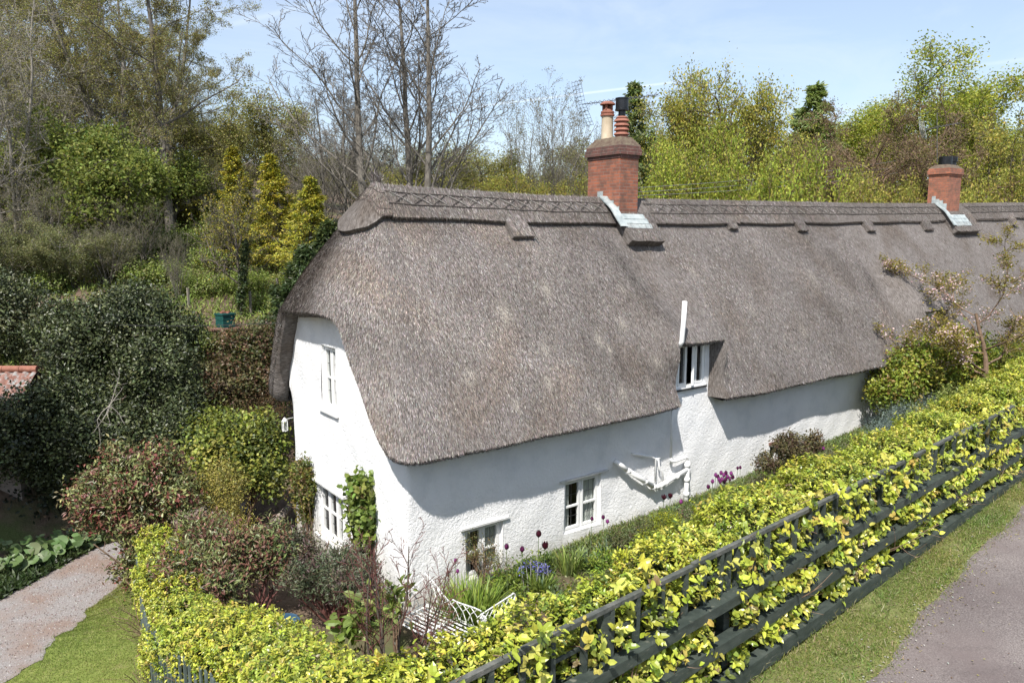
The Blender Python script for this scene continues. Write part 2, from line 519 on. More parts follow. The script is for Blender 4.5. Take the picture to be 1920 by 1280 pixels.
def brick_mat(name, c1, c2, dark):
    m, nt, b = new_mat(name)
    tc = nd(nt, 'ShaderNodeTexCoord')
    sx = nd(nt, 'ShaderNodeSeparateXYZ'); nt.links.new(tc.outputs['Object'], sx.inputs[0])
    ad = nd(nt, 'ShaderNodeMath', operation='ADD'); nt.links.new(sx.outputs['X'], ad.inputs[0]); nt.links.new(sx.outputs['Y'], ad.inputs[1])
    cb = nd(nt, 'ShaderNodeCombineXYZ'); nt.links.new(ad.outputs[0], cb.inputs['X']); nt.links.new(sx.outputs['Z'], cb.inputs['Y'])
    br = nd(nt, 'ShaderNodeTexBrick', Scale=1.0)
    br.inputs['Brick Width'].default_value = 0.225
    br.inputs['Row Height'].default_value = 0.075
    br.inputs['Mortar Size'].default_value = 0.007
    br.inputs['Mortar Smooth'].default_value = 0.3
    br.inputs['Bias'].default_value = -0.1
    br.inputs['Color1'].default_value = (*c1, 1)
    br.inputs['Color2'].default_value = (*c2, 1)
    br.inputs['Mortar'].default_value = (0.22, 0.165, 0.135, 1)
    nt.links.new(cb.outputs[0], br.inputs['Vector'])
    n1 = nd(nt, 'ShaderNodeTexNoise', Scale=4.5, Detail=7, Roughness=0.7); nt.links.new(tc.outputs['Object'], n1.inputs['Vector'])
    f = ramp(nt, n1.outputs['Fac'], [(0.42, (0, 0, 0)), (0.66, (0.85, 0.85, 0.85))])
    mx = nd(nt, 'ShaderNodeMix', data_type='RGBA'); mx.inputs['B'].default_value = (*dark, 1)
    nt.links.new(f, mx.inputs['Factor']); nt.links.new(br.outputs['Color'], mx.inputs['A'])
    nt.links.new(mx.outputs['Result'], b.inputs['Base Color'])
    b.inputs['Roughness'].default_value = 0.9
    bp = nd(nt, 'ShaderNodeBump', Strength=0.6, Distance=0.01)
    inv = nd(nt, 'ShaderNodeMath', operation='SUBTRACT'); inv.inputs[0].default_value = 1
    nt.links.new(br.outputs['Fac'], inv.inputs[1]); nt.links.new(inv.outputs[0], bp.inputs['Height'])
    nt.links.new(bp.outputs[0], b.inputs['Normal'])
    return m


def glass_mat():
    m, nt, b = new_mat('window_glass')
    out = nt.nodes['Material Output']
    tr = nd(nt, 'ShaderNodeBsdfTransparent'); tr.inputs['Color'].default_value = (0.93, 0.95, 0.94, 1)
    gl = nd(nt, 'ShaderNodeBsdfGlossy', Roughness=0.02)
    lw_ = nd(nt, 'ShaderNodeLayerWeight', Blend=0.5)
    pw = nd(nt, 'ShaderNodeMath', operation='POWER'); pw.inputs[1].default_value = 4.0
    nt.links.new(lw_.outputs['Facing'], pw.inputs[0])
    mu = nd(nt, 'ShaderNodeMath', operation='MULTIPLY_ADD'); mu.inputs[1].default_value = 0.7; mu.inputs[2].default_value = 0.05
    nt.links.new(pw.outputs[0], mu.inputs[0])
    ms = nd(nt, 'ShaderNodeMixShader')
    nt.links.new(mu.outputs[0], ms.inputs[0]); nt.links.new(tr.outputs[0], ms.inputs[1]); nt.links.new(gl.outputs[0], ms.inputs[2])
    nt.links.new(ms.outputs[0], out.inputs['Surface'])
    return m


def thatch_mat(name, dark, mid, light, vs=1.0):
    """weathered reed: colour and bump drawn out down the slope (UV in metres)"""
    m, nt, b = new_mat(name)
    tc = nd(nt, 'ShaderNodeTexCoord')
    mp = nd(nt, 'ShaderNodeMapping'); mp.inputs['Scale'].default_value = (42, 7 * vs, 1)
    nt.links.new(tc.outputs['UV'], mp.inputs['Vector'])
    n1 = nd(nt, 'ShaderNodeTexNoise', Scale=1.0, Detail=5, Roughness=0.72, Distortion=0.5)
    nt.links.new(mp.outputs[0], n1.inputs['Vector'])
    c = ramp(nt, n1.outputs['Fac'], [(0.30, dark), (0.5, mid), (0.72, light)])
    n2 = nd(nt, 'ShaderNodeTexNoise', Scale=0.75, Detail=8, Roughness=0.68)
    nt.links.new(tc.outputs['Object'], n2.inputs['Vector'])
    f2 = ramp(nt, n2.outputs['Fac'], [(0.33, (0.66, 0.60, 0.54)), (0.52, (1, 1, 1)), (0.75, (1.22, 1.22, 1.24))])
    mx = nd(nt, 'ShaderNodeMix', data_type='RGBA', blend_type='MULTIPLY'); mx.inputs['Factor'].default_value = 0.9
    nt.links.new(c, mx.inputs['A']); nt.links.new(f2, mx.inputs['B'])
    nt.links.new(mx.outputs['Result'], b.inputs['Base Color'])
    b.inputs['Roughness'].default_value = 0.9
    b.inputs['Specular IOR Level'].default_value = 0.15
    mp3 = nd(nt, 'ShaderNodeMapping'); mp3.inputs['Scale'].default_value = (26, 6 * vs, 1)
    nt.links.new(tc.outputs['UV'], mp3.inputs['Vector'])
    n3 = nd(nt, 'ShaderNodeTexNoise', Scale=1.0, Detail=4, Roughness=0.7)
    nt.links.new(mp3.outputs[0], n3.inputs['Vector'])
    bp = nd(nt, 'ShaderNodeBump', Strength=0.9, Distance=0.05)
    nt.links.new(n3.outputs['Fac'], bp.inputs['Height'])
    nt.links.new(bp.outputs[0], b.inputs['Normal'])
    return m


M['render'] = render_mat()
M['brick'] = brick_mat('old_red_brick', (0.34, 0.115, 0.062), (0.19, 0.07, 0.047), (0.11, 0.066, 0.048))
M['dark_brick'] = brick_mat('sooty_brick', (0.16, 0.066, 0.052), (0.11, 0.05, 0.042), (0.055, 0.045, 0.038))
M['brick2'] = brick_mat('orange_brick', (0.40, 0.14, 0.075), (0.27, 0.095, 0.06), (0.13, 0.08, 0.055))
M['glass'] = glass_mat()
M['thatch'] = thatch_mat('weathered_thatch', (0.050, 0.043, 0.039), (0.165, 0.147, 0.136), (0.30, 0.276, 0.262))
M['ridge'] = thatch_mat('ridge_thatch', (0.050, 0.042, 0.037), (0.130, 0.114, 0.103), (0.235, 0.215, 0.20))


# ------------------------------------------------------------------ terrain
def fence_y(x):
    return -6.80 + 0.082 * (np.asarray(x, float) + 0.7)


def ground_z(x, y):
    x = np.asarray(x, float); y = np.asarray(y, float)
    fy = fence_y(np.clip(x, -4.5, 60))
    lane = 1.5 + 0.012 * np.clip(x, 0, 60)
    # garden in front of the house: bank below the fence, bed at the wall
    gz = np.interp(x, [-4, 0.5, 2.0, 4.5, 8, 16, 24, 40], [-0.95, -0.80, -0.45, -0.25, -0.12, 0.45, 1.1, 2.2])
    t = sstep(0.25, 4.6, y - fy)
    garden = lane * (1 - t) + gz * t
    # west of the gable and behind: drive level
    west = -1.2 + 0 * x
    wx = sstep(-3.0, -2.2, x) * sstep(1.5, -1.0, y)
    low = np.where(x > -2.2, np.interp(y, [-1, 1.5, 4], [0, 0, 0]) + gz * sstep(2, 0, y) + (-1.0) * (1 - sstep(2, 0, y)), west)
    bank = lane * sstep(0.3, -6.2, y) + (-1.2) * (1 - sstep(0.3, -6.2, y))
    z = garden * wx + (1 - wx) * np.where(x > -2.6, low, bank)
    z = np.where(y < fy, np.where(x < -4.5, bank, np.maximum(lane, bank) * 1.0), z)
    z = np.where((y < fy) & (x <= -2.0), lane * sstep(-9, -2.0, x) + bank * (1 - sstep(-9, -2.0, x)), z)
    # wooded hill behind the house
    ys = y - np.interp(x, [-30, -12, -6, -2, 6, 40], [4, 8.2, 9.4, 9.6, 8.2, 8.2])
    hill = np.interp(ys, [0, 0.8, 3.2, 6.5, 14, 30, 60, 120, 300], [0, 0.4, 2.2, 4.0, 5.6, 8.0, 13.0, 20.0, 25.0])
    left = sstep(10, -25, x) * sstep(14, 50, ys) * 9.0
    z = np.where(y > 2, z + np.maximum(hill, 0) + left, z)
    # left of the drive the ground climbs away too
    lw = np.interp(-x, [0, 8, 12, 20, 40, 150], [0, 0, 0.8, 3.0, 7.0, 20.0])
    return z + np.where(x < -6, lw, 0) * sstep(-4, 2, y)


def gz1(x, y):
    return float(ground_z(x, y))


def axis_pts(lo, hi, fine_lo, fine_hi, fs, cs):
    a = list(np.arange(fine_lo, fine_hi, fs))
    x = fine_hi
    s = fs
    while x < hi:
        a.append(x); s = min(s * 1.25, cs); x += s
    a.append(hi)
    x = fine_lo - fs; s = fs
    b = []
    while x > lo:
        b.append(x); s = min(s * 1.25, cs); x -= s
    b.append(lo)
    return np.array(sorted(set(np.round(a + b, 4))))


gx = axis_pts(-320, 320, -9, 22, 0.22, 12)
gy = axis_pts(-120, 420, -13, 24, 0.22, 12)
GX, GY = np.meshgrid(gx, gy, indexing='ij')
GZ = ground_z(GX, GY)
# bumpy except where sheets lie on it
flat = ((GY < fence_y(GX) + 0.2)) | ((GX < -3) & (GY < 9.5))
GZ = GZ + np.where(flat, 0, 0.05 * np.sin(GX * 2.1 + np.sin(GY * 1.3)) * np.sin(GY * 1.9))
ms_ = MB().grid(np.stack([GX, GY, GZ], -1))
M['soil'] = noise_mat('soil_and_litter', [(0.25, (0.055, 0.036, 0.026)), (0.5, (0.11, 0.075, 0.052)), (0.75, (0.17, 0.125, 0.09))], 3.5, detail=9, rough=0.95, bump=0.7, bscale=12, bdist=0.05,
                      mix2=(0.35, 0.52, 0.66, (0.075, 0.095, 0.028)))
ms_.build('ground', M['soil'], smooth=True, kind='structure')


def sheet(name, outline_fn, xs, ys, lift, mat, ragged=0.0):
    """sheet that follows the ground: outline_fn(u,v) maps the unit grid to plan x, y"""
    uu, vv = np.meshgrid(xs, ys, indexing='ij')
    X, Y = outline_fn(uu, vv)
    Z = ground_z(X, Y) + lift
    return MB().grid(np.stack([X, Y, Z], -1)).build(name, mat, smooth=True, kind='structure')


def wob(t, s=0.0):
    return 0.55 * np.sin(t * 1.7 + s) + 0.3 * np.sin(t * 4.3 + 2 * s) + 0.15 * np.sin(t * 11.1 + 3 * s)


# tarmac lane
M['lane'] = noise_mat('worn_pinkish_tarmac', [(0.30, (0.075, 0.061, 0.057)), (0.5, (0.165, 0.141, 0.134)), (0.72, (0.31, 0.275, 0.26))], 60, detail=8, rough=0.9, bump=0.8, bscale=120, bdist=0.012,
                      mix2=(0.7, 0.46, 0.72, (0.135, 0.108, 0.104)))
nt_ = M['lane'].node_tree
b_ = nt_.nodes['Principled BSDF']
src_ = b_.inputs['Base Color'].links[0].from_socket
tc_ = nd(nt_, 'ShaderNodeTexCoord')
nz_ = nd(nt_, 'ShaderNodeTexNoise', Scale=1.3, Detail=6, Roughness=.7)
nt_.links.new(tc_.outputs['Object'], nz_.inputs['Vector'])
va_ = nd(nt_, 'ShaderNodeVectorMath', operation='MULTIPLY_ADD'); va_.inputs[1].default_value = (.9, .9, .9)
nt_.links.new(nz_.outputs['Color'], va_.inputs[0]); nt_.links.new(tc_.outputs['Object'], va_.inputs[2])
vo_ = nd(nt_, 'ShaderNodeTexVoronoi', feature='DISTANCE_TO_EDGE', Scale=.55)
nt_.links.new(va_.outputs[0], vo_.inputs['Vector'])
cr_ = ramp(nt_, vo_.outputs['Distance'], [(0.0, (.22, .22, .22)), (0.010, (0, 0, 0))])
pt__ = nd(nt_, 'ShaderNodeTexNoise', Scale=.45, Detail=4, Roughness=.6)
nt_.links.new(tc_.outputs['Object'], pt__.inputs['Vector'])
pr_ = ramp(nt_, pt__.outputs['Fac'], [(.38, (.80, .78, .78)), (.62, (1.12, 1.12, 1.10))])
m1_ = nd(nt_, 'ShaderNodeMix', data_type='RGBA', blend_type='MULTIPLY'); m1_.inputs['Factor'].default_value = 1
nt_.links.new(src_, m1_.inputs['A']); nt_.links.new(pr_, m1_.inputs['B'])
m2_ = nd(nt_, 'ShaderNodeMix', data_type='RGBA'); m2_.inputs['B'].default_value = (.035, .03, .028, 1)
nt_.links.new(cr_, m2_.inputs['Factor']); nt_.links.new(m1_.outputs['Result'], m2_.inputs['A'])
nt_.links.new(m2_.outputs['Result'], b_.inputs['Base Color'])


def lane_edge(x):
    return np.interp(x, [-60, 1.28, 3.79, 6.39, 8.19, 60], [-16, -7.63, -7.21, -6.86, -6.68, -2.4]) + 0.05 * wob(x * 1.5)
sheet('lane', lambda u, v: (u, lane_edge(u) * (1 - v) + (-14.5) * v), np.concatenate([np.arange(-6, 14, 0.12), np.arange(14, 60, 1.0)]), np.linspace(0, 1, 8), 0.012, M['lane'])

# verge of grass between the fence and the lane
M['verge'] = noise_mat('verge_turf', [(0.25, (0.10, 0.085, 0.045)), (0.5, (0.135, 0.15, 0.045)), (0.75, (0.21, 0.20, 0.09))], 7, detail=8, rough=0.95, bump=0.6, bscale=40)
sheet('verge', lambda u, v: (u, (fence_y(u) + 0.25) * (1 - v) + (lane_edge(u) - 0.12) * v), np.arange(-3, 30, 0.2), np.linspace(0, 1, 8), 0.006, M['verge'])

# gravel drive and the lawn beside it
M['gravel'] = noise_mat('pinkish_gravel', [(0.2, (0.13, 0.115, 0.110)), (0.5, (0.26, 0.238, 0.228)), (0.8, (0.43, 0.41, 0.395))], 38, detail=9, rough=0.95, bump=0.9, bscale=70, bdist=0.02,
                        mix2=(0.8, 0.45, 0.62, (0.235, 0.175, 0.145)))
def drive_out(u, v):
    # u runs along the drive, v from its far edge to its near edge
    fx, fy = np.interp(u, [0, .25, .5, .75, 1], [-14, -7.6, -5.75, -3.9, 0.5]), np.interp(u, [0, .25, .5, .75, 1], [3.4, 5.0, 6.45, 8.1, 9.4])
    nx, ny = np.interp(u, [0, .25, .5, .75, 1], [-9.5, -6.6, -5.15, -3.95, -0.6]), np.interp(u, [0, .25, .5, .75, 1], [-6.0, 1.8, 3.75, 5.35, 7.4])
    w = 0.10 * wob(u * 26) * (v > .99)
    return fx * (1 - v) + nx * v + w, fy * (1 - v) + ny * v - w
sheet('gravel_drive', drive_out, np.linspace(0, 1, 90), np.linspace(0, 1, 14), 0.02, M['gravel'])
M['lawn'] = noise_mat('mown_lawn', [(0.25, (0.09, 0.115, 0.025)), (0.5, (0.16, 0.20, 0.04)), (0.78, (0.26, 0.27, 0.09))], 5, detail=9, rough=0.95, bump=0.5, bscale=60, mix2=(1.6, .58, .72, (.20, .165, .09)))
sheet('lawn', lambda u, v: (lambda p: (p[0] * (1 - v) + (-3.2) * v, p[1] * (1 - v) + (np.interp(u, [0, 1], [-6, 7.2])) * v))(drive_out(u * .78, np.ones_like(u))), np.linspace(0, 1, 60), np.linspace(0, 1, 12), 0.012, M['lawn'])

# ------------------------------------------------------------------ cottage
house = thing('thatched_cottage', 'long white roughcast cottage row under one grey thatched roof with brick chimneys', 'cottage', (0, 0, -1.0))
WR = MB()


def cells(lo, hi, step, cuts):
    a = sorted(set([lo, hi] + [c for c in cuts if lo < c < hi]))
    out = []
    for p, q in zip(a[:-1], a[1:]):
        out += list(np.linspace(p, q, max(2, int((q - p) / step) + 2)))[:-1]
    return np.array(out + [hi])


def lumps(a, b):
    return 0.018 * np.sin(a * 1.3 + 1.0) * np.sin(b * 1.7) + 0.010 * np.sin(a * 3.7 + b * 2.1) + 0.006 * np.sin(a * 7.1 - b * 5.3)


# openings: front wall (x0, x1, z0, z1)
F_OPEN = [(1.27, 2.14, -0.34, 0.66), (3.70, 4.74, -0.04, 1.09), (7.04, 8.02, 2.62, 3.66), (10.78, 11.6, -0.25, 0.66), (18.2, 19.4, 2.5, 3.5)]
G_OPEN = [(2.72, 3.46, 2.52, 3.86), (2.60, 3.92, -0.36, 0.80)]      # gable (y0, y1, z0, z1)


def front_wall():
    xs = cells(0.16, 46, 0.16, [c for o in F_OPEN for c in o[:2]])
    zs = cells(-2.0, 4.1, 0.16, [c for o in F_OPEN for c in o[2:]])
    X, Z = np.meshgrid(xs, zs, indexing='ij')
    Yv = lumps(X, Z)
    P = np.stack([X, Yv, Z], -1).reshape(-1, 3)
    i = np.arange(P.shape[0]).reshape(X.shape)
    xc, zc = (xs[:-1] + xs[1:]) / 2, (zs[:-1] + zs[1:]) / 2
    keep = np.ones((len(xc), len(zc)), bool)
    for x0, x1, z0, z1 in F_OPEN:
        keep &= ~((xc[:, None] > x0) & (xc[:, None] < x1) & (zc[None] > z0) & (zc[None] < z1))
    # above 2.9 m only beside the dormers, elsewhere the thatch covers the wall
    dorm = ((xc > 6.4) & (xc < 8.4)) | ((xc > 18.0) & (xc < 19.6))
    keep &= (zc[None] < 2.75) | dorm[:, None]
    F = np.stack([i[:-1, :-1], i[1:, :-1], i[1:, 1:], i[:-1, 1:]], -1)[keep]
    WR.add(P, F)
    for x0, x1, z0, z1 in F_OPEN:                       # reveals
        d = 0.16
        for a, b, c, e in (((x0, z0), (x0, z1), 0, 0), ((x1, z1), (x1, z0), 0, 0), ((x0, z1), (x1, z1), 0, 0), ((x1, z0), (x0, z0), 0, 0)):
            WR.add([(a[0], 0.0 + lumps(a[0], a[1]), a[1]), (a[0], d, a[1]), (b[0], d, b[1]), (b[0], lumps(b[0], b[1]), b[1])], np.array([[0, 1, 2, 3]]))


def gable_edges(z):
    yl = np.maximum(0.16, (z - 2.75) / 1.62)
    yr = 5.03 + (4.3 - np.clip(z, 2.38, 5)) * 0.225
    return yl, yr


def gable_wall():
    ys = cells(0.16, 5.7, 0.14, [c for o in G_OPEN for c in o[:2]])
    zs = cells(-2.0, 4.75, 0.14, [c for o in G_OPEN for c in o[2:]])
    Y, Z = np.meshgrid(ys, zs, indexing='ij')
    yl, yr = gable_edges(Z)
    Y2 = np.clip(Y, yl, yr)
    X = lumps(Y2 + 3, Z) - 0.02 * np.maximum(0, 1 - Z)
    X = X + 0.30 * np.clip((Y2 - (yr - .28)) / .28, 0, 1) ** 2 * sstep(2.7, 2.0, Z)          # rounded far corner
    P = np.stack([X, Y2, Z], -1).reshape(-1, 3)
    i = np.arange(P.shape[0]).reshape(X.shape)
    yc, zc = (ys[:-1] + ys[1:]) / 2, (zs[:-1] + zs[1:]) / 2
    keep = np.ones((len(yc), len(zc)), bool)
    for y0, y1, z0, z1 in G_OPEN:
        keep &= ~((yc[:, None] > y0) & (yc[:, None] < y1) & (zc[None] > z0) & (zc[None] < z1))
    ylc, yrc = gable_edges(zc)
    keep &= (yc[:, None] > ylc[None] - .14) & (yc[:, None] < yrc[None] + .14)
    F = np.stack([i[:-1, :-1], i[:-1, 1:], i[1:, 1:], i[1:, :-1]], -1)[keep]
    WR.add(P, F)
    for y0, y1, z0, z1 in G_OPEN:
        d = 0.16
        for a, b in (((y0, z0), (y0, z1)), ((y1, z1), (y1, z0)), ((y0, z1), (y1, z1)), ((y1, z0), (y0, z0))):
            xa = lumps(a[0] + 3, a[1]) - 0.02 * max(0, 1 - a[1]); xb = lumps(b[0] + 3, b[1]) - 0.02 * max(0, 1 - b[1])
            WR.add([(xa, a[0], a[1]), (d, a[0], a[1]), (d, b[0], b[1]), (xb, b[0], b[1])], np.array([[3, 2, 1, 0]]))
    # rounded near corner
    zz = zs[zs < 2.9]
    a = np.linspace(0, math.pi / 2, 8)
    P = np.zeros((8, len(zz), 3))
    x_w = lumps(0.16 + 3, zz) - 0.02 * np.maximum(0, 1 - zz)
    y_f = lumps(0.16, zz)
    for k, t in enumerate(a):
        P[k, :, 0] = 0.16 - (0.16 - x_w) * math.cos(t)
        P[k, :, 1] = 0.16 - (0.16 - y_f) * math.sin(t)
        P[k, :, 2] = zz
    WR.grid(P)
    # back wall
    WR.add([(0.4, 5.1, -2), (46, 5.1, -2), (46, 5.1, 3.2), (0.4, 5.1, 3.2)], np.array([[0, 3, 2, 1]]))
    WR.add([(46, 0, -2), (46, 5.1, -2), (46, 5.1, 3.2), (46, 2.5, 6.6), (46, 0, 3.2)], np.array([[0, 1, 2, 3, 4]]))


front_wall()
gable_wall()
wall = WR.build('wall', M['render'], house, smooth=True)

# --- roof: stations along the perimeter, each with a ridge point R and an eave point B
def zr(x):
    return np.interp(x, [0, .7, 2, 5, 9, 13, 18.6, 24, 31, 36], [7.04, 7.04, 7.0, 6.94, 6.96, 7.02, 7.10, 7.22, 7.42, 7.55])


def ze(x):
    return 2.36 + 0.02 * np.sin(x * 1.1) + 0.012 * np.sin(x * 3.1) - 0.05 * np.exp(-((x - 1.8) / 1.5) ** 2) + np.where(x > 8, 0.012 * (x - 8) * 0 - 0.02, 0)


NX0, NX1, NK = 6.55, 8.26, 0.715
N2X0, N2X1 = 18.0, 19.7


def unit_n(R, B):
    o = B - R
    o = o.copy(); o[..., 2] = 0
    o = nrm(o)
    n = o * 0.83
    n[..., 2] += 0.56
    return nrm(n), o


def roof_pt(R, B, s, x=None, off=0.0):
    """R, B (m,3), s (k,) -> (m,k,3) points on the thatch and normals"""
    s = np.asarray(s, float)
    R_, B_ = R[:, None, :], B[:, None, :]
    s_ = s[None, :, None] if s.ndim == 1 else s[:, :, None]
    n, o = unit_n(R, B)
    P = R_ + (B_ - R_) * s_ + n[:, None, :] * (0.13 * np.sin(math.pi * np.clip(s_, 0, 1)) ** 1.0)
    # soft hollows and swellings of old thatch
    P = P + n[:, None, :] * (0.022 * np.sin(P[..., :1] * 1.9 + P[..., 2:] * .7) * np.sin(P[..., 2:] * 2.2 + P[..., :1] * .4 + 1) * np.sin(math.pi * np.clip(s_, 0, 1)))
    frt = (B[:, 1] < 0)[:, None, None]
    xx_ = P[..., :1] + (s_ - .5) * .5
    P = P + frt * n[:, None, :] * (0.15 * (1 - sstep(6.2, 7.35, xx_)) * sstep(.10, .40, s_) * (1 - .55 * sstep(.8, 1, s_)) * sstep(.7, 2.0, P[..., :1]))
    P = P + frt * n[:, None, :] * (0.10 * np.exp(-((xx_ - 15.4) / .8) ** 2) * sstep(.15, .5, s_))
    for a, b in ((NX0, NX1), (N2X0, N2X1)):
        A = sstep(a - 0.75, a + 0.12, B[:, 0]) * (1 - sstep(b - 0.12, b + 0.65, B[:, 0])) * (B[:, 1] < 0)
        A = A[:, None, None]
        bump = np.where(s_ < NK, sstep(0.30, NK, s_), 1 - sstep(NK, NK + .24, s_))
        P = P + A * bump * (o[:, None, :] * 0.62 + v3(0, 0, -0.02))
    return P + n[:, None, :] * off, n


def st_front(xs):
    xs = np.asarray(xs, float)
    R = np.stack([xs, np.full_like(xs, 2.5), zr(xs)], 1)
    B = np.stack([xs, -0.55 + 0.015 * np.sin(xs * 2.3), ze(xs)], 1)
    return R, B


APEX = v3(0.92, 2.5, 7.05)
HIPB = np.array([(0.92, -.55, 2.33), (0.35, -.57, 2.34), (-.02, -.57, 2.36), (-.28, -.48, 2.40), (-.42, -.20, 2.52), (-.44, .28, 2.92), (-.42, .78, 3.46), (-.40, 1.17, 3.82), (-.40, 1.46, 4.22),
                 (-.41, 1.76, 4.52), (-.42, 2.2, 4.60), (-.43, 2.75, 4.60), (-.43, 3.3, 4.57), (-.43, 3.85, 4.53), (-.43, 4.30, 4.53), (-.42, 4.66, 4.48), (-.41, 4.92, 4.12), (-.40, 5.22, 3.60), (-.38, 5.52, 3.05), (-.36, 5.72, 2.62), (-.25, 5.82, 2.42), (0.1, 5.85, 2.36), (0.92, 5.80, 2.36)])


def catmull(P, m):
    out = []
    n = len(P)
    for i in range(n - 1):
        p0, p1, p2, p3 = P[max(i - 1, 0)], P[i], P[i + 1], P[min(i + 2, n - 1)]
        for t in np.linspace(0, 1, m, endpoint=False):
            out.append(0.5 * ((2 * p1) + (-p0 + p2) * t + (2 * p0 - 5 * p1 + 4 * p2 - p3) * t * t + (-p0 + 3 * p1 - 3 * p2 + p3) * t ** 3))
    out.append(P[-1])
    return np.array(out)


hipB = catmull(HIPB, 4)
ang = np.linspace(-math.pi / 2, -3 * math.pi / 2, len(hipB))
hipR = APEX + np.stack([np.cos(ang) * 0.02, np.sin(ang) * 0.02, 0 * ang], 1)
hx = np.linspace(0, 1, len(hipB))
xs1 = np.concatenate([np.arange(0.92, 5.6, 0.11), np.arange(5.6, NX0, 0.06), [NX0]])
xsn = np.concatenate([np.arange(NX0, NX1, 0.06), [NX1]])
xs3 = np.concatenate([np.arange(NX1, 9.4, 0.07), np.arange(9.4, N2X0, 0.14), [N2X0]])
xsn2 = np.concatenate([np.arange(N2X0, N2X1, 0.12), [N2X1]])
xs4 = np.concatenate([np.arange(N2X1, 46, 0.2), [46]])
RF = MB()
S_FULL = np.linspace(0, 1, 44)
REG = []                                  # (R, B, smax) regions for the straw


def roof_region(R, B, smax, flip=False, u0=0.0, hip=False):
    s = S_FULL * smax
    P, n = roof_pt(R, B, s)
    L = np.linalg.norm(B - R, axis=1)
    w = P[:, int(len(s) * .75)]
    u = u0 + np.concatenate([[0], np.cumsum(np.linalg.norm(np.diff(w, axis=0), axis=1))])
    uv = np.stack([np.repeat(u[:, None], len(s), 1), L[:, None] * s[None]], -1)
    RF.grid(P, uv=uv, flip=flip)
    # rim: the thatch is thick, its cut end turns under to the wall
    e = P[:, -1]
    o = unit_n(R, B)[1]
    r1 = e - n * 0.07 + o * 0.02
    r2 = e - n * 0.20 - o * 0.04
    q = e.copy()
    q[:, 2] = e[:, 2] + 0.05
    inner = r2.copy()
    fr = np.full(len(R), not hip)
    inner[:, 1] = np.where(fr, np.where(o[:, 1] < 0, 0.06, 5.06), 2.5 + (e[:, 1] - 2.5) * 0.94)
    inner[:, 0] = np.where(fr, e[:, 0], np.maximum(e[:, 0] + .02, 0.04))
    inner[:, 2] = np.where(fr, r2[:, 2] + 0.05, e[:, 2] - 0.02 - 0.06 * (np.abs(e[:, 1] - 2.5) > 1.8))
    rim = np.stack([e, r1, r2, inner], 1)
    uv2 = np.stack([np.repeat(u[:, None], 4, 1), np.broadcast_to(L[:, None] * smax + np.array([0, .1, .22, .6])[None], (len(u), 4))], -1)
    RF.grid(rim, uv=uv2, flip=flip)
    REG.append((R, B, smax))
    return P


hipP = roof_region(hipR[::-1], hipB[::-1], 1.0, hip=True)
R1, B1 = st_front(xs1); roof_region(R1, B1, 1.0, u0=20)
RN, BN = st_front(xsn); roof_region(RN, BN, NK, u0=28)
R3, B3 = st_front(xs3); roof_region(R3, B3, 1.0, u0=30)
RN2, BN2 = st_front(xsn2); roof_region(RN2, BN2, NK, u0=44)
R4, B4 = st_front(xs4); roof_region(R4, B4, 1.0, u0=48)
xb = np.concatenate([[0.92], np.arange(1.2, 46, 0.6), [46]])
Rb = np.stack([xb, np.full_like(xb, 2.5), zr(xb)], 1)
Bb = np.stack([xb, np.full_like(xb, 5.80), np.full_like(xb, 2.36)], 1)
roof_region(Rb, Bb, 1.0, flip=True, u0=80)


def cheek(x, side):
    R, B = st_front([x])
    s = np.linspace(NK - 0.02, 1, 18)
    P, n = roof_pt(R, B, s)
    e = P[0]
    mid = e + v3(-side * 0.03, 0.03, -0.03)
    deep = e.copy(); deep[:, 1] = np.maximum(e[:, 1] + 0.12, 0.05); deep[:, 2] -= 0.05; deep[:, 0] -= side * 0.10
    under = e[-1] + v3(0, 0.2, -0.12)
    G = np.stack([e, mid, deep], 0)
    uv = np.stack([np.repeat(np.array([0, .1, .5])[:, None], len(s), 1), np.repeat(5.6 * s[None], 3, 0)], -1)
    RF.grid(G, uv=uv + v3(60 + x, 0), flip=side < 0)


for x, sd in ((NX0, -1), (NX1, 1), (N2X0, -1), (N2X1, 1)):
    cheek(x, sd)

# straw lying over the surface, ragged at the eaves
STRAW = [(0.262, 0.236, 0.221), (0.178, 0.157, 0.145), (0.064, 0.054, 0.049), (0.42, 0.39, 0.37), (0.185, 0.150, 0.128)]
STRAW_W = [3.2, 3.3, 3.2, 1.1, 1.1]


LICHEN = [(2.6, 4.6, .16), (3.9, 5.0, .12), (5.6, 4.2, .12), (1.4, 3.6, .12), (4.9, 2.9, .12), (6.1, 3.4, .10), (10.5, 4.2, .14), (12.2, 3.6, .14), (13.8, 4.9, .16), (8.9, 5.2, .12), (4.75, 3.95, .13), (4.95, 3.75, .10), (5.2, 5.2, .06), (3.3, 3.9, .10), (5.75, 2.95, .09), (3.1, 3.3, .10), (4.2, 2.7, .12), (6.0, 4.9, .07), (9.2, 3.2, .09), (2.2, 3.0, .08)]
DARK_CREASES = [(6.45, 5.0, .28), (6.75, 4.3, .22), (15.3, 5.2, .35), (5.1, 3.5, .12), (9.1, 2.9, .15), (16.8, 4.9, .3)]


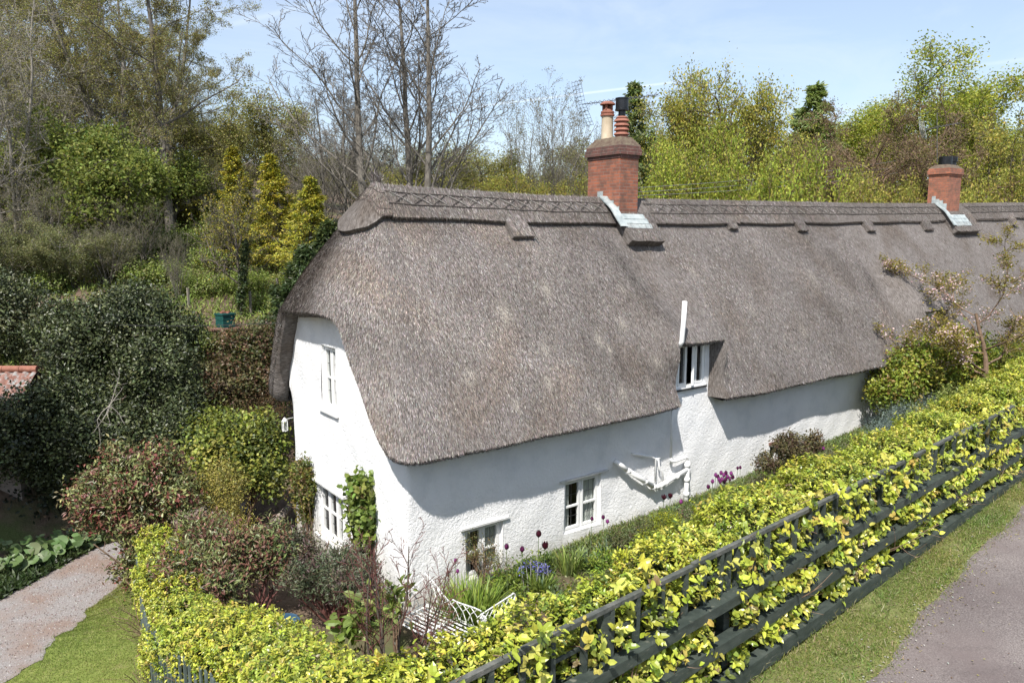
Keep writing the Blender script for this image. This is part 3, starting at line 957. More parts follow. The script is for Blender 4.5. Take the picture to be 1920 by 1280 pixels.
def straw(mb, R, B, n, s0, s1, off=0.0, LL=(0.04, 0.115), cols=STRAW, w=STRAW_W, x_max=99):
    m = len(R)
    seg = np.linalg.norm(np.diff(B, axis=0), axis=1) + np.linalg.norm(np.diff(R, axis=0), axis=1)
    seg = seg / seg.sum()
    k = RNG.choice(m - 1, n, p=seg)
    f = U(0, 1, (n, 1))
    Rk, Bk = R[k] * (1 - f) + R[k + 1] * f, B[k] * (1 - f) + B[k + 1] * f
    hip = np.ptp(R[:, 0]) < .5
    s = s0 + (s1 - s0) * (np.sqrt(U(0, 1, n)) if hip else U(0, 1, n))
    P, nn = roof_pt(Rk, Bk, s[:, None])
    P2, _ = roof_pt(Rk, Bk, np.minimum(s + 0.02, 1.02)[:, None])
    P, P2 = P[:, 0], P2[:, 0]
    A = nrm(nrm(P2 - P) + RNG.normal(0, 0.11, (n, 3)))
    A = nrm(A + nn * U(0.0, 0.10, (n, 1)))
    L = U(LL[0], LL[1], n)
    P = P + nn * (off + U(0.0, 0.012, (n, 1))) - A * L[:, None] * .5
    c = pick(cols, n, w, 0.16)
    # broad drifts of paler and browner reed
    drift = np.sin(P[:, 0] * 1.1 + np.sin(P[:, 2] * 1.4) * 1.3) * np.sin(P[:, 2] * 1.2 + P[:, 0] * .33 + 2)
    drift2 = np.sin(P[:, 0] * 2.9 + P[:, 2] * 1.7 + 1) * np.sin(P[:, 2] * 2.6 - P[:, 0] * 1.1)
    c = c * (1 + 0.20 * drift[:, None] + .13 * drift2[:, None])
    # brown weathered tongues, pale lichen spots and dark creases with shapes of their own
    br_ = sstep(.25, .8, np.sin(P[:, 0] * 1.7 + 2.2 * np.sin(P[:, 2] * .8 + 1)) * np.sin(P[:, 2] * 1.9 + np.sin(P[:, 0] * 1.3) * 1.5 + .5) + .15 * RNG.normal(0, 1, n))
    c = c * (1 - br_[:, None] * v3(.06, .12, .18))
    for (lx, lz, lr) in LICHEN:
        g_ = np.exp(-(((P[:, 0] - lx) / lr) ** 2 + ((P[:, 2] - lz) / (lr * 1.2)) ** 2)) * (U(0, 1, n) < .6)
        c = c * (1 - g_[:, None]) + g_[:, None] * v3(.42, .385, .33)
    for (lx, lz, lr) in DARK_CREASES:
        g_ = np.exp(-(((P[:, 0] - lx - (lz - P[:, 2]) * .15) / lr) ** 2 + ((P[:, 2] - lz) / (lr * 2.4)) ** 2))
        c = c * (1 - .45 * g_[:, None])
    leaves(mb, P, A, nn + RNG.normal(0, 0.18, (n, 3)), L, U(0.005, 0.0098, n), c, 'quad', -0.02)


SM = MB()
straw(SM, hipR, hipB, 56000, 0.05, 1.0)
straw(SM, R1, B1, 95000, 0.10, 1.0)
straw(SM, RN, BN, 6000, 0.10, NK)
straw(SM, R3[xs3 < 17], B3[xs3 < 17], 66000, 0.10, 1.0)
straw(SM, R3[xs3 > 16], B3[xs3 > 16], 4000, 0.1, 1.0)
straw(SM, R4[xs4 < 30], B4[xs4 < 30], 12000, 0.10, 1.0)
# eave fringe
def fringe(R, B, sm, n, LL=(0.05, 0.13)):
    k = RNG.integers(0, len(R) - 1, n)
    f = U(0, 1, (n, 1))
    Rk, Bk = R[k] * (1 - f) + R[k + 1] * f, B[k] * (1 - f) + B[k + 1] * f
    P, nn = roof_pt(Rk, Bk, np.full((n, 1), sm))
    P0, _ = roof_pt(Rk, Bk, np.full((n, 1), sm - 0.03))
    A = nrm(nrm(P[:, 0] - P0[:, 0]) + RNG.normal(0, 0.22, (n, 3)))
    L = U(LL[0], LL[1], n)
    P = P[:, 0] - nn * U(-0.01, 0.17, (n, 1)) - A * L[:, None] * .65
    leaves(SM, P, A, nn + RNG.normal(0, .3, (n, 3)), L, U(0.008, 0.018, n), pick(STRAW, n, STRAW_W, .16), 'quad', .05)
fringe(hipR, hipB, 1.0, 5500)
fringe(R1, B1, 1.0, 3600)
fringe(RN, BN, NK, 900)
fringe(R3, B3, 1.0, 4200)
# thatch surface and its straw are one part (two material slots)
def build_two(name, a, ma, b, mb_, parent, smooth_a=True):
    o = a.build(name, ma, parent, smooth=smooth_a)
    off = ORIG[parent.name]
    c = MB(); c.V, c.F, c.C, c.UV, c.n = list(a.V), list(a.F), list(a.C), list(a.UV), a.n
    na = sum(len(f) for f in a.F)
    c.add(np.concatenate(b.V), [np.asarray(f) for f in b.F], np.concatenate(b.C))
    me = c.mesh(name, off)
    me.materials.append(ma); me.materials.append(mb_)
    tot = len(me.polygons)
    idx = np.zeros(tot, np.int32); idx[na:] = 1
    me.polygons.foreach_set('material_index', idx)
    sm = np.ones(tot, bool); sm[na:] = False
    me.polygons.foreach_set('use_smooth', sm)
    me.update()
    old = o.data
    o.data = me
    bpy.data.meshes.remove(old)
    return o


roof = build_two('roof', RF, M['thatch'], SM, M['straw'], house)
ORIG[roof.name] = ORIG[house.name]

# --- ridge: a second layer of thatch over the ridge, with tongues cut down its lower edge
LS = 5.55
TABS = [(3.62, 4.18, 1.22), (6.72, 8.50, 0.0), (6.95, 8.15, 1.42), (11.2, 11.55, 0.98), (14.4, 14.85, 1.10), (18.3, 18.8, 1.15), (22.3, 22.9, 1.15), (24.3, 26.4, 1.38), (30.1, 30.7, 1.15)]


def cap_len(x):
    d = 0.80 + 0.02 * np.sin(x * 2.0)
    t = 0 * x
    for a, b, l in TABS:
        if l:
            w = 0.12
            t = np.maximum(t, np.where((x > a) & (x < b), l - 0.8, 0) * np.minimum(1, 1.0 - 0.0 * x))
    return d + t


RC = MB(); RS = MB()


def cap_region(R, B, dl, u0, off=0.11, flip=False, thick=0.115, pad=0):
    m = len(R)
    Lr = np.linalg.norm(B - R, axis=1)
    s = np.linspace(0, 1, 16)[None, :] * (dl / Lr)[:, None]
    P, n = roof_pt(R, B, s, off=off)
    if pad:
        P = P + n[:, None, :] * (pad * sstep(0, .45, np.linspace(0, 1, 16)))[None, :, None]
        thick = thick + pad
    u = u0 + np.concatenate([[0], np.cumsum(np.linalg.norm(np.diff(P[:, 8], axis=0), axis=1))])
    uv = np.stack([np.repeat(u[:, None], 16, 1), s * Lr[:, None]], -1)
    RC.grid(P, uv=uv, flip=flip)
    e = P[:, -1]
    rim = np.stack([e, e - n * thick * .5 + unit_n(R, B)[1] * 0.012, e - n * (thick + .02)], 1)
    RC.grid(rim, uv=np.stack([np.repeat(u[:, None], 3, 1), np.broadcast_to(dl[:, None] + np.array([0, .06, .12])[None], (m, 3))], -1), flip=flip)
    return P, n


def split_runs():
    edges = sorted(set([0.92, 46.0] + [e for a, b, l in TABS if l for e in (a, b)]))
    for a, b in zip(edges[:-1], edges[1:]):
        xs = np.linspace(a, b, max(3, int((b - a) / 0.15) + 2))
        mid = cap_len(np.array([(a + b) / 2]))[0]
        dl = 0.80 + 0.02 * np.sin(xs * 2.0) if mid < 0.9 else np.full_like(xs, mid) + 0.012 * np.sin(xs * 9)
        yield a, b, xs, dl, mid > 0.9


for a, b, xs, dl, tab in split_runs():
    R, B = st_front(xs)
    pad = 0.12 if (6.9 < (a + b) / 2 < 8.2 or 24.3 < (a + b) / 2 < 26.4) and tab else 0
    P, n = cap_region(R, B, dl, 100 + a, pad=pad)
    if tab:                                # side faces of the tongue
        for e, fl in ((0, False), (-1, True)):
            edge = P[e]
            RC.grid(np.stack([edge, edge - n[e] * (0.13 + pad)], 0), uv=np.stack([np.repeat([[0], [.1]], 16, 1), np.repeat(np.linspace(0, 1, 16)[None], 2, 0)], -1) + v3(200, 0), flip=fl)
hl = 0.80 + 0.34 * np.sin(np.linspace(0, math.pi, len(hipB))) ** 2
cap_region(hipR[::-1], hipB[::-1], hl[::-1] * 1.0, 150)
Rb2, Bb2 = Rb, Bb
cap_region(Rb2, Bb2, np.full(len(Rb2), 0.8), 170, flip=True)
# a tuft at the very end of the ridge
na = 500
tp = APEX + v3(-0.02, 0, 0.10) + RNG.normal(0, 0.05, (na, 3))
leaves(RS, tp, nrm(v3(-0.25, 0, 1.0) + RNG.normal(0, 0.35, (na, 3))), rand_unit(na), U(0.06, 0.16, na), U(0.008, 0.014, na), pick(STRAW, na, STRAW_W), 'quad', .05)


def cap_straw(R, B, n, d0, d1, off=0.115):
    Lr = 5.5
    straw(RS, R, B, n, d0 / Lr, d1 / Lr, off=off, LL=(0.06, 0.16))


Rf, Bf = st_front(np.arange(0.92, 17, 0.2))
cap_straw(Rf, Bf, 16000, 0.0, 0.80)
Rf2, Bf2 = st_front(np.arange(17, 45, 0.4))
cap_straw(Rf2, Bf2, 6000, 0.0, 0.80)
cap_straw(hipR, hipB, 5000, 0.0, 0.78)
cap_straw(Rb2[:20], Bb2[:20], 2000, 0.0, 0.5)
for a, b, l in TABS:
    if l:
        R, B = st_front(np.linspace(a + .04, b - .04, 6))
        cap_straw(R, B, int(1500 * (b - a)), 0.55, l - 0.03, off=.235 if l in (1.42, 1.38) else .115)
# fringe at the lower lip of the ridge layer
for xs_ in (np.arange(0.92, 30, 0.1),):
    n = 7000
    xx = U(0.92, 30, n)
    R, B = st_front(xx)
    d = cap_len(xx)
    P, nn = roof_pt(R, B, (d / LS)[:, None], off=0.05)
    P0, _ = roof_pt(R, B, (d / LS - .03)[:, None], off=0.05)
    A = nrm(nrm(P[:, 0] - P0[:, 0]) + RNG.normal(0, 0.2, (n, 3)))
    leaves(RS, P[:, 0] - A * 0.06 + nn * U(-.05, .06, (n, 1)), A, nn, U(0.05, 0.11, n), U(0.008, 0.014, n), pick([(0.14, .115, .095), (.09, .075, .062), (.22, .19, .165)], n), 'quad', .05)
ridge_o = build_two('ridge_cap', RC, M['ridge'], RS, M['straw'], roof)

# hazel rods pinned along the ridge: two straight runs and a lattice between
HZ = MB(); HPS = []


def on_cap(x, d, lift=0.125):
    R, B = st_front(np.atleast_1d(x))
    L = np.linalg.norm(B - R, axis=1)
    P, n = roof_pt(R, B, (np.atleast_1d(d) / L)[:, None], off=lift)
    return P[:, 0]


for d in (0.20, 0.49):
    HZ.tube(on_cap(np.arange(0.95, 45, 0.25), np.full(len(np.arange(0.95, 45, 0.25)), d) + 0.008 * np.sin(np.arange(0.95, 45, 0.25) * 5)), 0.013, 5)
k = 0
x = 1.05
while x < 45:
    w = 0.42 + 0.03 * math.sin(k * 2.3)
    if not (6.9 < x < 8.3 or 24.1 < x < 26.3):
        a, b = on_cap([x, x + w], [0.49, 0.20])
        HZ.tube([a, (a + b) / 2 + v3(0, -.01, .01), b], 0.010, 4)
        a, b = on_cap([x, x + w], [0.20, 0.49])
        HPS.append([a, (a + b) / 2 + v3(0, -.012, .012), b])
    x += 0.44
    k += 1
hb = hipB[::3]; hr = hipR[::3]
for d in (0.20, 0.49):
    P, n = roof_pt(hr, hb, np.full((len(hr), 1), d / 4.2), off=0.125)
    HZ.tube(P[:, 0], 0.012, 5)
HZ.build('dark_hazel_rod', M['black_rail'], roof, kind=None)
HP = MB()
for q in HPS:
    HP.tube(q, 0.010, 4)
HP.build('pale_hazel_rods', M['pale_rod'], roof, kind='stuff')
# a short thin stick left standing in the thatch beside the first tongue
MB().tube([on_cap(4.2, .95)[0], on_cap(4.2, 1.35)[0]], 0.012, 5).build('thatching_pin', M['black_rail'], roof)


# --- chimneys
def chimney(x0, x1, y0, y1, zb, zc, zt, mbody, mcap, off_top):
    c = MB()
    c.box((x0, y0, zb - 1.2), (x1, y1, zc))
    o = c.build('chimney', mbody, house)
    k = MB()
    p = 0.035
    k.box((x0 - p * .5, y0 - p * .5, zc), (x1 + p * .5, y1 + p * .5, zc + 0.075))
    k.box((x0 - p * 1.6, y0 - p * 1.6, zc + 0.075), (x1 + p * 1.6, y1 + p * 1.6, zc + 0.225))
    k.box((x0 - p, y0 - p, zc + 0.225), (x1 + p, y1 + p, zc + 0.30))
    k.build('chimney_band', mcap, o)
    t = MB()
    a, b = [x0 - p, y0 - p], [x1 + p, y1 + p]
    h = zt - zc - 0.30
    q = 0.16
    lo = [(a[0], a[1], zc + .30), (b[0], a[1], zc + .30), (b[0], b[1], zc + .30), (a[0], b[1], zc + .30)]
    hi = [(a[0] + q, a[1] + q, zc + .30 + h), (b[0] - q, a[1] + q, zc + .30 + h), (b[0] - q, b[1] - q, zc + .30 + h), (a[0] + q, b[1] - q, zc + .30 + h)]
    t.add(lo + hi, np.array([[0, 1, 5, 4], [1, 2, 6, 5], [2, 3, 7, 6], [3, 0, 4, 7], [4, 5, 6, 7]]))
    t.build('mortar_top', M['dark_mortar'], o)
    return o


CX0, CX1, CY0, CY1 = 7.04, 7.66, 1.95, 3.08
ch1 = chimney(CX0, CX1, CY0, CY1, 6.5, 7.93, 8.44, M['brick'], M['dark_brick'], 0)
K0, K1, KY0, KY1 = 24.45, 25.5, 2.05, 2.78
ch2 = chimney(K0, K1, KY0, KY1, 7.0, 8.30, 8.74, M['brick2'], M['brick2'], 0)


def flashing(o, x0, x1, y0, y1, apron, side, zx):
    """lead apron on the front slope, stepped lead up the near side of the stack"""
    d0 = 0.64
    for j in range(3):
        f = MB()
        s = np.linspace(d0 + j * apron / 3, d0 + (j + 1) * apron / 3 + .02, 3) / LS
        Rj, Bj = st_front(np.linspace(x0 - 0.06, x1 + 0.14 + 0.06 * j, 7))
        P, n = roof_pt(Rj, Bj, s, off=0.265 - 0.010 * j)
        f.grid(P)
        e = P[:, -1]
        f.grid(np.stack([e, e - n * 0.02], 1))
        f.build('lead_apron', M['lead'], o)
    g = MB()
    ss = np.linspace(0.0, d0 + apron, 14) / LS
    xs = np.linspace(x0 - 0.24, x0 + 0.0, 3)
    R, B = st_front(xs)
    P, n = roof_pt(R, B, ss, off=0.15)
    lift = (sstep(0, .5, np.linspace(0, 1, 14)) * .12)[None, :, None]
    P = P + n[:, None, :] * lift
    g.grid(P)
    g.grid(np.stack([P[0], P[0] - n[:1] * .03], 0), flip=True)
    g.build('lead_skirt', M['lead'], o)
    for j in range(4):
        ya = y0 + 0.002 + j * side
        zt_ = zx + .11 + (ya - y0) * .62
        h = MB()
        h.box((x0 - 0.012 - .002 * j, ya, zt_ - 0.36), (x0 - 0.004, ya + side - .004, zt_ + .03 * (j % 2)))
        h.build('stepped_flashing', M['lead'], o)


flashing(ch1, CX0, CX1, CY0, CY1, 0.40, .19, 6.66)
flashing(ch2, K0, K1, KY0, KY1, 0.46, .14, 7.16)

pot = MB()
pc = (7.35, 2.74)
pot.lathe((pc[0], pc[1], 8.36), [(0.155, 0), (0.15, 0.1), (0.142, 0.60), (0.15, 0.63)], 22)
pb = pot.build('chimney_pot', M['buff_pot'], ch1, smooth=True, label='buff clay chimney pot with terracotta capped top')
pt = MB()
pt.lathe((pc[0], pc[1], 8.36), [(0.15, 0.63), (0.175, 0.64), (0.175, 0.68), (0.15, 0.69), (0.165, 0.71), (0.165, 0.75), (0.12, 0.77), (0.11, 0.80)], 22)
for a in range(4):
    t = a * math.pi / 2 + .5
    pt.box((pc[0] + .10 * math.cos(t) - .025, pc[1] + .10 * math.sin(t) - .025, 9.14), (pc[0] + .10 * math.cos(t) + .025, pc[1] + .10 * math.sin(t) + .025, 9.28))
pt.lathe((pc[0], pc[1], 9.26), [(0.10, 0), (0.19, 0.01), (0.185, 0.04), (0.11, 0.085), (0.0, 0.10)], 22)
pt.build('pot_cap', M['terracotta'], ch1, smooth=False)
p2 = MB()
qc = (7.36, 2.25)
prof = [(0.15, 0), (0.155, 0.09)]
for j in range(4):
    z = 0.09 + j * 0.105
    prof += [(0.14, z), (0.19, z + 0.012), (0.165, z + 0.062), (0.135, z + 0.07), (0.135, z + 0.095)]
prof += [(0.15, 0.50), (0.11, 0.535), (0.0, 0.54)]
p2.lathe((qc[0], qc[1], 8.40), prof, 24)
p2.build('louvred_pot', M['terracotta'], ch1)
cw = MB()
cw.lathe((qc[0], qc[1], 8.92), [(0.085, 0), (0.085, 0.14), (0.14, 0.145), (0.165, 0.15), (0.165, 0.19), (0.155, 0.195), (0.155, 0.41), (0.165, 0.415), (0.165, 0.445), (0.10, 0.455), (0.0, 0.46)], 24)
cw.build('chimney_cowl', M['black_metal'], ch1, smooth=False)
c2 = MB()
c2.lathe((24.85, 2.4, 8.70), [(0.24, 0), (0.24, 0.34), (0.225, 0.35), (0.21, 0.33), (0.0, 0.30)], 22)
c2.build('chimney_cowl', M['black_metal'], ch2)
c3 = MB()
c3.lathe((25.22, 2.3, 8.70), [(0.13, 0), (0.13, 0.16), (0.17, 0.17), (0.17, 0.36), (0.0, 0.37)], 18)
c3.build('small_cowl', M['black_metal'], ch2)


# --- windows
def window(axis, a0, a1, z0, z1, nl, bars, sill=True, name_l=None, open_leaf=None, lead=True, curt=1, depth=0.09, fw=0.055, leafw=0.045):
    """axis 'f' front wall (a = x, facing -y), 'g' gable (a = y, facing -x)"""
    def B(mb, p0, p1, d0, d1, q0, q1):
        if axis == 'f':
            mb.box((p0, d0, q0), (p1, d1, q1))
        else:
            mb.box((d0, p0, q0), (d1, p1, q1))
    fr = MB()
    d0, d1 = depth, depth + 0.07
    B(fr, a0, a0 + fw, d0, d1, z0, z1); B(fr, a1 - fw, a1, d0, d1, z0, z1)
    B(fr, a0 + fw, a1 - fw, d0, d1, z1 - fw, z1); B(fr, a0 + fw, a1 - fw, d0, d1, z0, z0 + fw)
    wl_ = (a1 - a0 - 2 * fw) / nl
    for k in range(1, nl):
        c = a0 + fw + wl_ * k
        B(fr, c - .02, c + .02, d0 + .002, d1, z0 + fw, z1 - fw)
    w = fr.build('window_frame' if False else 'window', M['white_paint'], house, label=name_l)
    for k in range(nl):
        l0, l1 = a0 + fw + wl_ * k + (0.02 if k else 0), a0 + fw + wl_ * (k + 1) - (0.02 if k < nl - 1 else 0)
        b0, b1 = z0 + fw, z1 - fw
        sash = MB()
        e0, e1 = d0 - 0.012, d0 + 0.045
        B(sash, l0, l0 + leafw, e0, e1, b0, b1); B(sash, l1 - leafw, l1, e0, e1, b0, b1)
        B(sash, l0 + leafw, l1 - leafw, e0, e1, b1 - leafw, b1); B(sash, l0 + leafw, l1 - leafw, e0, e1, b0, b0 + leafw)
        for t in bars:
            zb = b0 + leafw + (b1 - b0 - 2 * leafw) * t
            B(sash, l0 + leafw, l1 - leafw, e0 + .003, e1 - .003, zb - .018, zb + .018)
        so = sash.build('sash', M['white_paint'], w)
        gl = MB(); g_ = [(l0 + leafw * .9, b0 + leafw * .9), (l1 - leafw * .9, b0 + leafw * .9), (l1 - leafw * .9, b1 - leafw * .9), (l0 + leafw * .9, b1 - leafw * .9)]
        gl.add([(a_, d0 + .025, z_) if axis == 'f' else (d0 + .025, a_, z_) for a_, z_ in g_], np.array([[0, 1, 2, 3]] if axis == 'f' else [[3, 2, 1, 0]]))
        go = gl.build('pane', M['glass'], w)
        parts = [so, go]
        if lead:
            ld = MB()
            lm = (l0 + l1) / 2
            B(ld, lm - .004, lm + .004, d0 + .016, d0 + .021, b0 + leafw, b1 - leafw)
            rows = [0] + list(bars) + [1]
            for r0, r1 in zip(rows[:-1], rows[1:]):
                zm = b0 + leafw + (b1 - b0 - 2 * leafw) * (r0 + r1) / 2
                B(ld, l0 + leafw, l1 - leafw, d0 + .0155, d0 + .0205, zm - .004, zm + .004)
            parts.append(ld.build('leading', M['grey_metal'], w))
        if open_leaf == k:
            hinge = Vector((l1 if axis == 'f' else d0, d0 if axis == 'f' else l1, 0)) - Vector(tuple(ORIG[w.name]))
            hinge.z = 0
            mtx = Matrix.Translation(hinge) @ Matrix.Rotation(math.radians(38), 4, 'Z') @ Matrix.Translation(-hinge)
            for o in parts:
                o.matrix_basis = mtx
        if curt and not (open_leaf == k):
            cu = MB()
            span = l1 - l0
            inner = [(l0, l0 + span * .50), (l1 - span * .92, l1)][k % 2] if nl <= 2 else (l0, l0 + span * (.35 if k else .8))
            t = np.linspace(0, 1, 26)
            aa = inner[0] + (inner[1] - inner[0]) * t
            dd = d1 + 0.012 + 0.014 * np.sin(t * 34 + k)
            zz = np.array([z0, z1])
            A_, Z_ = np.meshgrid(aa, zz, indexing='ij')
            D_ = np.repeat(dd[:, None], 2, 1)
            cu.grid(np.stack([A_, D_, Z_], -1) if axis == 'f' else np.stack([D_, A_, Z_], -1))
            cu.build('curtain', M['curtain'], w, smooth=True)
    if sill:
        s = MB()
        lo, hi = (-0.07 if axis == 'g' else -0.03, depth + .01)
        B(s, a0 - (.09 if axis == 'g' else .03), a1 + (.09 if axis == 'g' else .03), lo, hi, z0 - 0.05, z0 - 0.004)
        s.build('sill', M['white_paint'], w)
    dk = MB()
    B(dk, a0 - .3, a1 + .3, 0.75, 0.78, z0 - .3, z1 + .25)  # near-black panel paints the darkness of the unlit room behind the panes
    dk.build('room_shade_panel', M['room_shade'], w)
    return w


def drip(axis, a0, a1, z, lab=None):
    d = MB()
    if axis == 'f':
        d.box((a0, -0.055, z), (a1, 0.02, z + .035))
    else:
        d.box((-0.075, a0, z), (0.02, a1, z + .035))
    return d.build('drip_ledge', M['old_white'], house)


w1 = window('g', 2.72, 3.46, 2.52, 3.86, 2, (0.5,), name_l='tall narrow upper window in the gable')
w2 = window('g', 2.60, 3.92, -0.36, 0.80, 3, (0.52,), name_l='wide three light lower window in the gable')
w3 = window('f', 1.27, 2.14, -0.34, 0.66, 2, (0.48,), name_l='low front window behind the daylily clump', lead=True, sill=False)
w4 = window('f', 3.70, 4.74, -0.04, 1.09, 2, (0.47,), name_l='front window with pale curtains and leaded panes', sill=False)
w5 = window('f', 7.04, 8.02, 2.62, 3.66, 3, (), name_l='dormer casement window under the thatch, one leaf ajar', open_leaf=1, curt=0, depth=0.03)
w6 = window('f', 10.78, 11.6, -0.25, 0.66, 2, (0.5,), name_l='small front window behind the bronze leaved shrub', sill=False)
w7 = window('f', 18.2, 19.4, 2.5, 3.5, 2, (0.5,), name_l='far dormer window behind the cherry tree', sill=False)
drip('f', 1.16, 2.26, 0.675); drip('f', 3.56, 4.90, 1.11); drip('g', 2.46, 4.05, 0.82)
MB().box((7.0, -0.05, 2.555), (8.06, 0.03, 2.60)).build('dark_sill', M['cable'], house)
MB().box((10.72, -0.04, 0.665), (11.66, 0.02, 0.73)).build('lintel', M['rust_wood'], house)
# far end: painted door at the right edge
dr = MB(); dr.box((26.6, -0.03, 0.9), (27.5, 0.02, 2.75)); dr.build('door', M['white_paint'], house)

# soil pipes on the front wall
pp = MB()
pp.tube([(6.80, -0.10, 2.55), (6.80, -0.10, 1.06)], 0.028, 10)
pp.tube([(6.80, -0.10, 1.06), (6.82, -0.11, 0.99), (6.92, -0.12, 0.97), (7.30, -0.13, 1.00), (7.36, -0.13, 0.96), (7.37, -0.12, 0.80)], 0.034, 10)
pp.build('waste_pipe', M['white_paint'], house, smooth=True)
sp = MB()
sp.tube([(7.36, -0.12, 0.90), (7.36, -0.12, -0.45)], 0.058, 12)
for z in (0.80, 0.45, 0.10):
    sp.lathe((7.36, -0.12, z), [(0.058, -0.05), (0.072, -0.045), (0.072, 0.045), (0.058, 0.05)], 14)
sp.tube([(5.10, -0.02, 1.30), (5.18, -0.10, 1.22), (5.38, -0.13, 1.05)], 0.056, 12)
sp.tube([(5.36, -0.13, 1.07), (6.20, -0.14, 0.52)], 0.056, 12)
sp.tube([(6.18, -0.14, 0.53), (6.30, -0.14, 0.49), (6.46, -0.14, 0.50), (7.34, -0.12, 0.68)], 0.056, 12)
for p in ((5.40, 1.04), (5.95, 0.69), (6.22, 0.51), (6.44, 0.50), (6.62, 0.53), (6.98, 0.60)):
    sp.lathe((p[0], -0.135, p[1] - .045), [(0.056, 0), (0.072, 0.006), (0.072, 0.084), (0.056, 0.09)], 12)
sp.build('soil_pipe', M['white_paint'], house, smooth=True)
s2 = MB()
s2.tube([(5.62, -0.01, 1.36), (5.72, -0.06, 1.33), (6.18, -0.08, 1.20), (6.30, -0.09, 1.14), (6.31, -0.10, 0.58)], 0.024, 8)
s2.tube([(6.34, -0.01, 1.10), (6.40, -0.09, 1.09), (6.42, -0.10, 0.88), (6.52, -0.11, 0.80), (6.54, -0.12, 0.58)], 0.024, 8)
s2.tube([(6.32, -0.06, 1.11), (6.48, -0.06, 1.10)], 0.033, 8)
s2.build('overflow_pipe', M['white_paint'], house, smooth=True)
vp = MB()
vp.tube([(6.60, -0.40, 3.68), (6.62, -0.47, 3.80), (6.64, -0.48, 4.25), (6.66, -0.48, 4.68)], 0.055, 12)
vp.build('vent_pipe', M['white_paint'], house, smooth=True)
vp2 = MB(); vp2.tube([(6.68, -0.05, 3.58), (6.60, -0.40, 3.69)], 0.05, 10); vp2.build('vent_bend', M['white_paint'], house, smooth=True)


# ------------------------------------------------------------------ vegetation helpers
def grow(starts, dirs, lens, rads, levels):
    """vectorised branching; returns list of (P (B,n,3), R (B,n)) per level"""
    out = []
    P0, D0, L0, R0 = map(np.asarray, (starts, dirs, lens, rads))
    for li, lv in enumerate(levels):
        n = lv.get('seg', 6)
        B = len(P0)
        pts = np.zeros((B, n + 1, 3)); pts[:, 0] = P0
        d = nrm(D0)
        step = L0[:, None] / n
        for k in range(n):
            d = nrm(d + RNG.normal(0, lv.get('wob', .15), (B, 3)) + v3(0, 0, lv.get('up', 0.05)))
            pts[:, k + 1] = pts[:, k] + d * step
        t = np.linspace(0, 1, n + 1)
        rad = R0[:, None] * (1 - (1 - lv.get('tip', .3)) * t[None] ** lv.get('tp', 1.0))
        rad = np.maximum(rad, lv.get('rmin', 0.003))
        out.append((pts, rad))
        if li + 1 == len(levels):
            break
        nx = levels[li + 1]
        k = nx['n']
        t0, t1 = nx.get('t', (0.25, 1.0))
        tt = t0 + (t1 - t0) * (np.arange(k)[None] + U(0.05, .95, (B, k))) / k
        f = tt * n
        i = np.minimum(f.astype(int), n - 1)
        fr = (f - i)[..., None]
        bi = np.arange(B)[:, None]
        A, C = pts[bi, i], pts[bi, i + 1]
        S = A * (1 - fr) + C * fr
        T = nrm(C - A)
        rr = rad[bi, i] * (1 - fr[..., 0]) + rad[bi, i + 1] * fr[..., 0]
        az = (np.arange(k)[None] * 2.4 + U(0, 6.28, (B, 1)) + RNG.normal(0, .4, (B, k)))
        ref = np.where(np.abs(T[..., 2:]) > 0.9, v3(1, 0, 0), v3(0, 0, 1))
        n1 = nrm(np.cross(T, ref)); n2 = np.cross(T, n1)
        perp = n1 * np.cos(az)[..., None] + n2 * np.sin(az)[..., None]
        an = np.radians(nx.get('ang', 45) + RNG.normal(0, nx.get('asd', 9), (B, k)))[..., None]
        D = T * np.cos(an) + perp * np.sin(an)
        sh = nx.get('shape', (1.0, 0.45))
        Lc = L0[:, None] * nx.get('len', .5) * (sh[0] + (sh[1] - sh[0]) * (tt - t0) / (t1 - t0 + 1e-6)) * U(.65, 1.15, (B, k))
        keep = U(0, 1, (B, k)) < nx.get('p', 1.0)
        keep[0, 0] = True
        P0, D0, L0 = S[keep], D[keep], Lc[keep]
        R0 = np.minimum(rr * nx.get('rr', .6), 99)[keep]
    return out


def wood(mb, lv, sides=(9, 6, 5, 4, 3, 3), col=None):
    for k, (P, R) in enumerate(lv):
        V, F = tubes(P, R, sides[min(k, len(sides) - 1)])
        mb.add(V, F, col)


def twig_points(lv, n, last=1, t0=0.2):
    Ps, Ds = [], []
    for P, R in lv[-last:]:
        Ps.append(P); Ds.append(P[:, -1] - P[:, 0])
    w = np.array([len(p) for p in Ps], float)
    res, rd = [], []
    for P, D, ww in zip(Ps, Ds, w / w.sum()):
        m = int(n * ww)
        b = RNG.integers(0, len(P), m)
        f = U(t0, 1, m) * (P.shape[1] - 1)
        i = np.minimum(f.astype(int), P.shape[1] - 2)
        fr = (f - i)[:, None]
        res.append(P[b, i] * (1 - fr) + P[b, i + 1] * fr)
        rd.append(nrm(D[b]))
    return np.concatenate(res), np.concatenate(rd)


def at(px, depth):
    """plan position seen at column px at a given depth"""
    p = EYE + FH * depth + RT * (px - 960) / FPX * depth
    return float(p[0]), float(p[1])


def spot(px, depth):
    x, y = at(px, depth)
    return v3(x, y, gz1(x, y))


def z_at(py, depth):
    return 6.1 + (640 - py) / FPX * depth * 1.0 - depth * math.tan(PITCH) * (1 + 0 * py)


def pt(px, py, depth):
    """world point on the sight line of pixel (px, py) at horizontal depth"""
    d = FW + RT * (px - 960) / FPX + UP * (640 - py) / FPX
    return EYE + d * (depth / float(d @ FH))


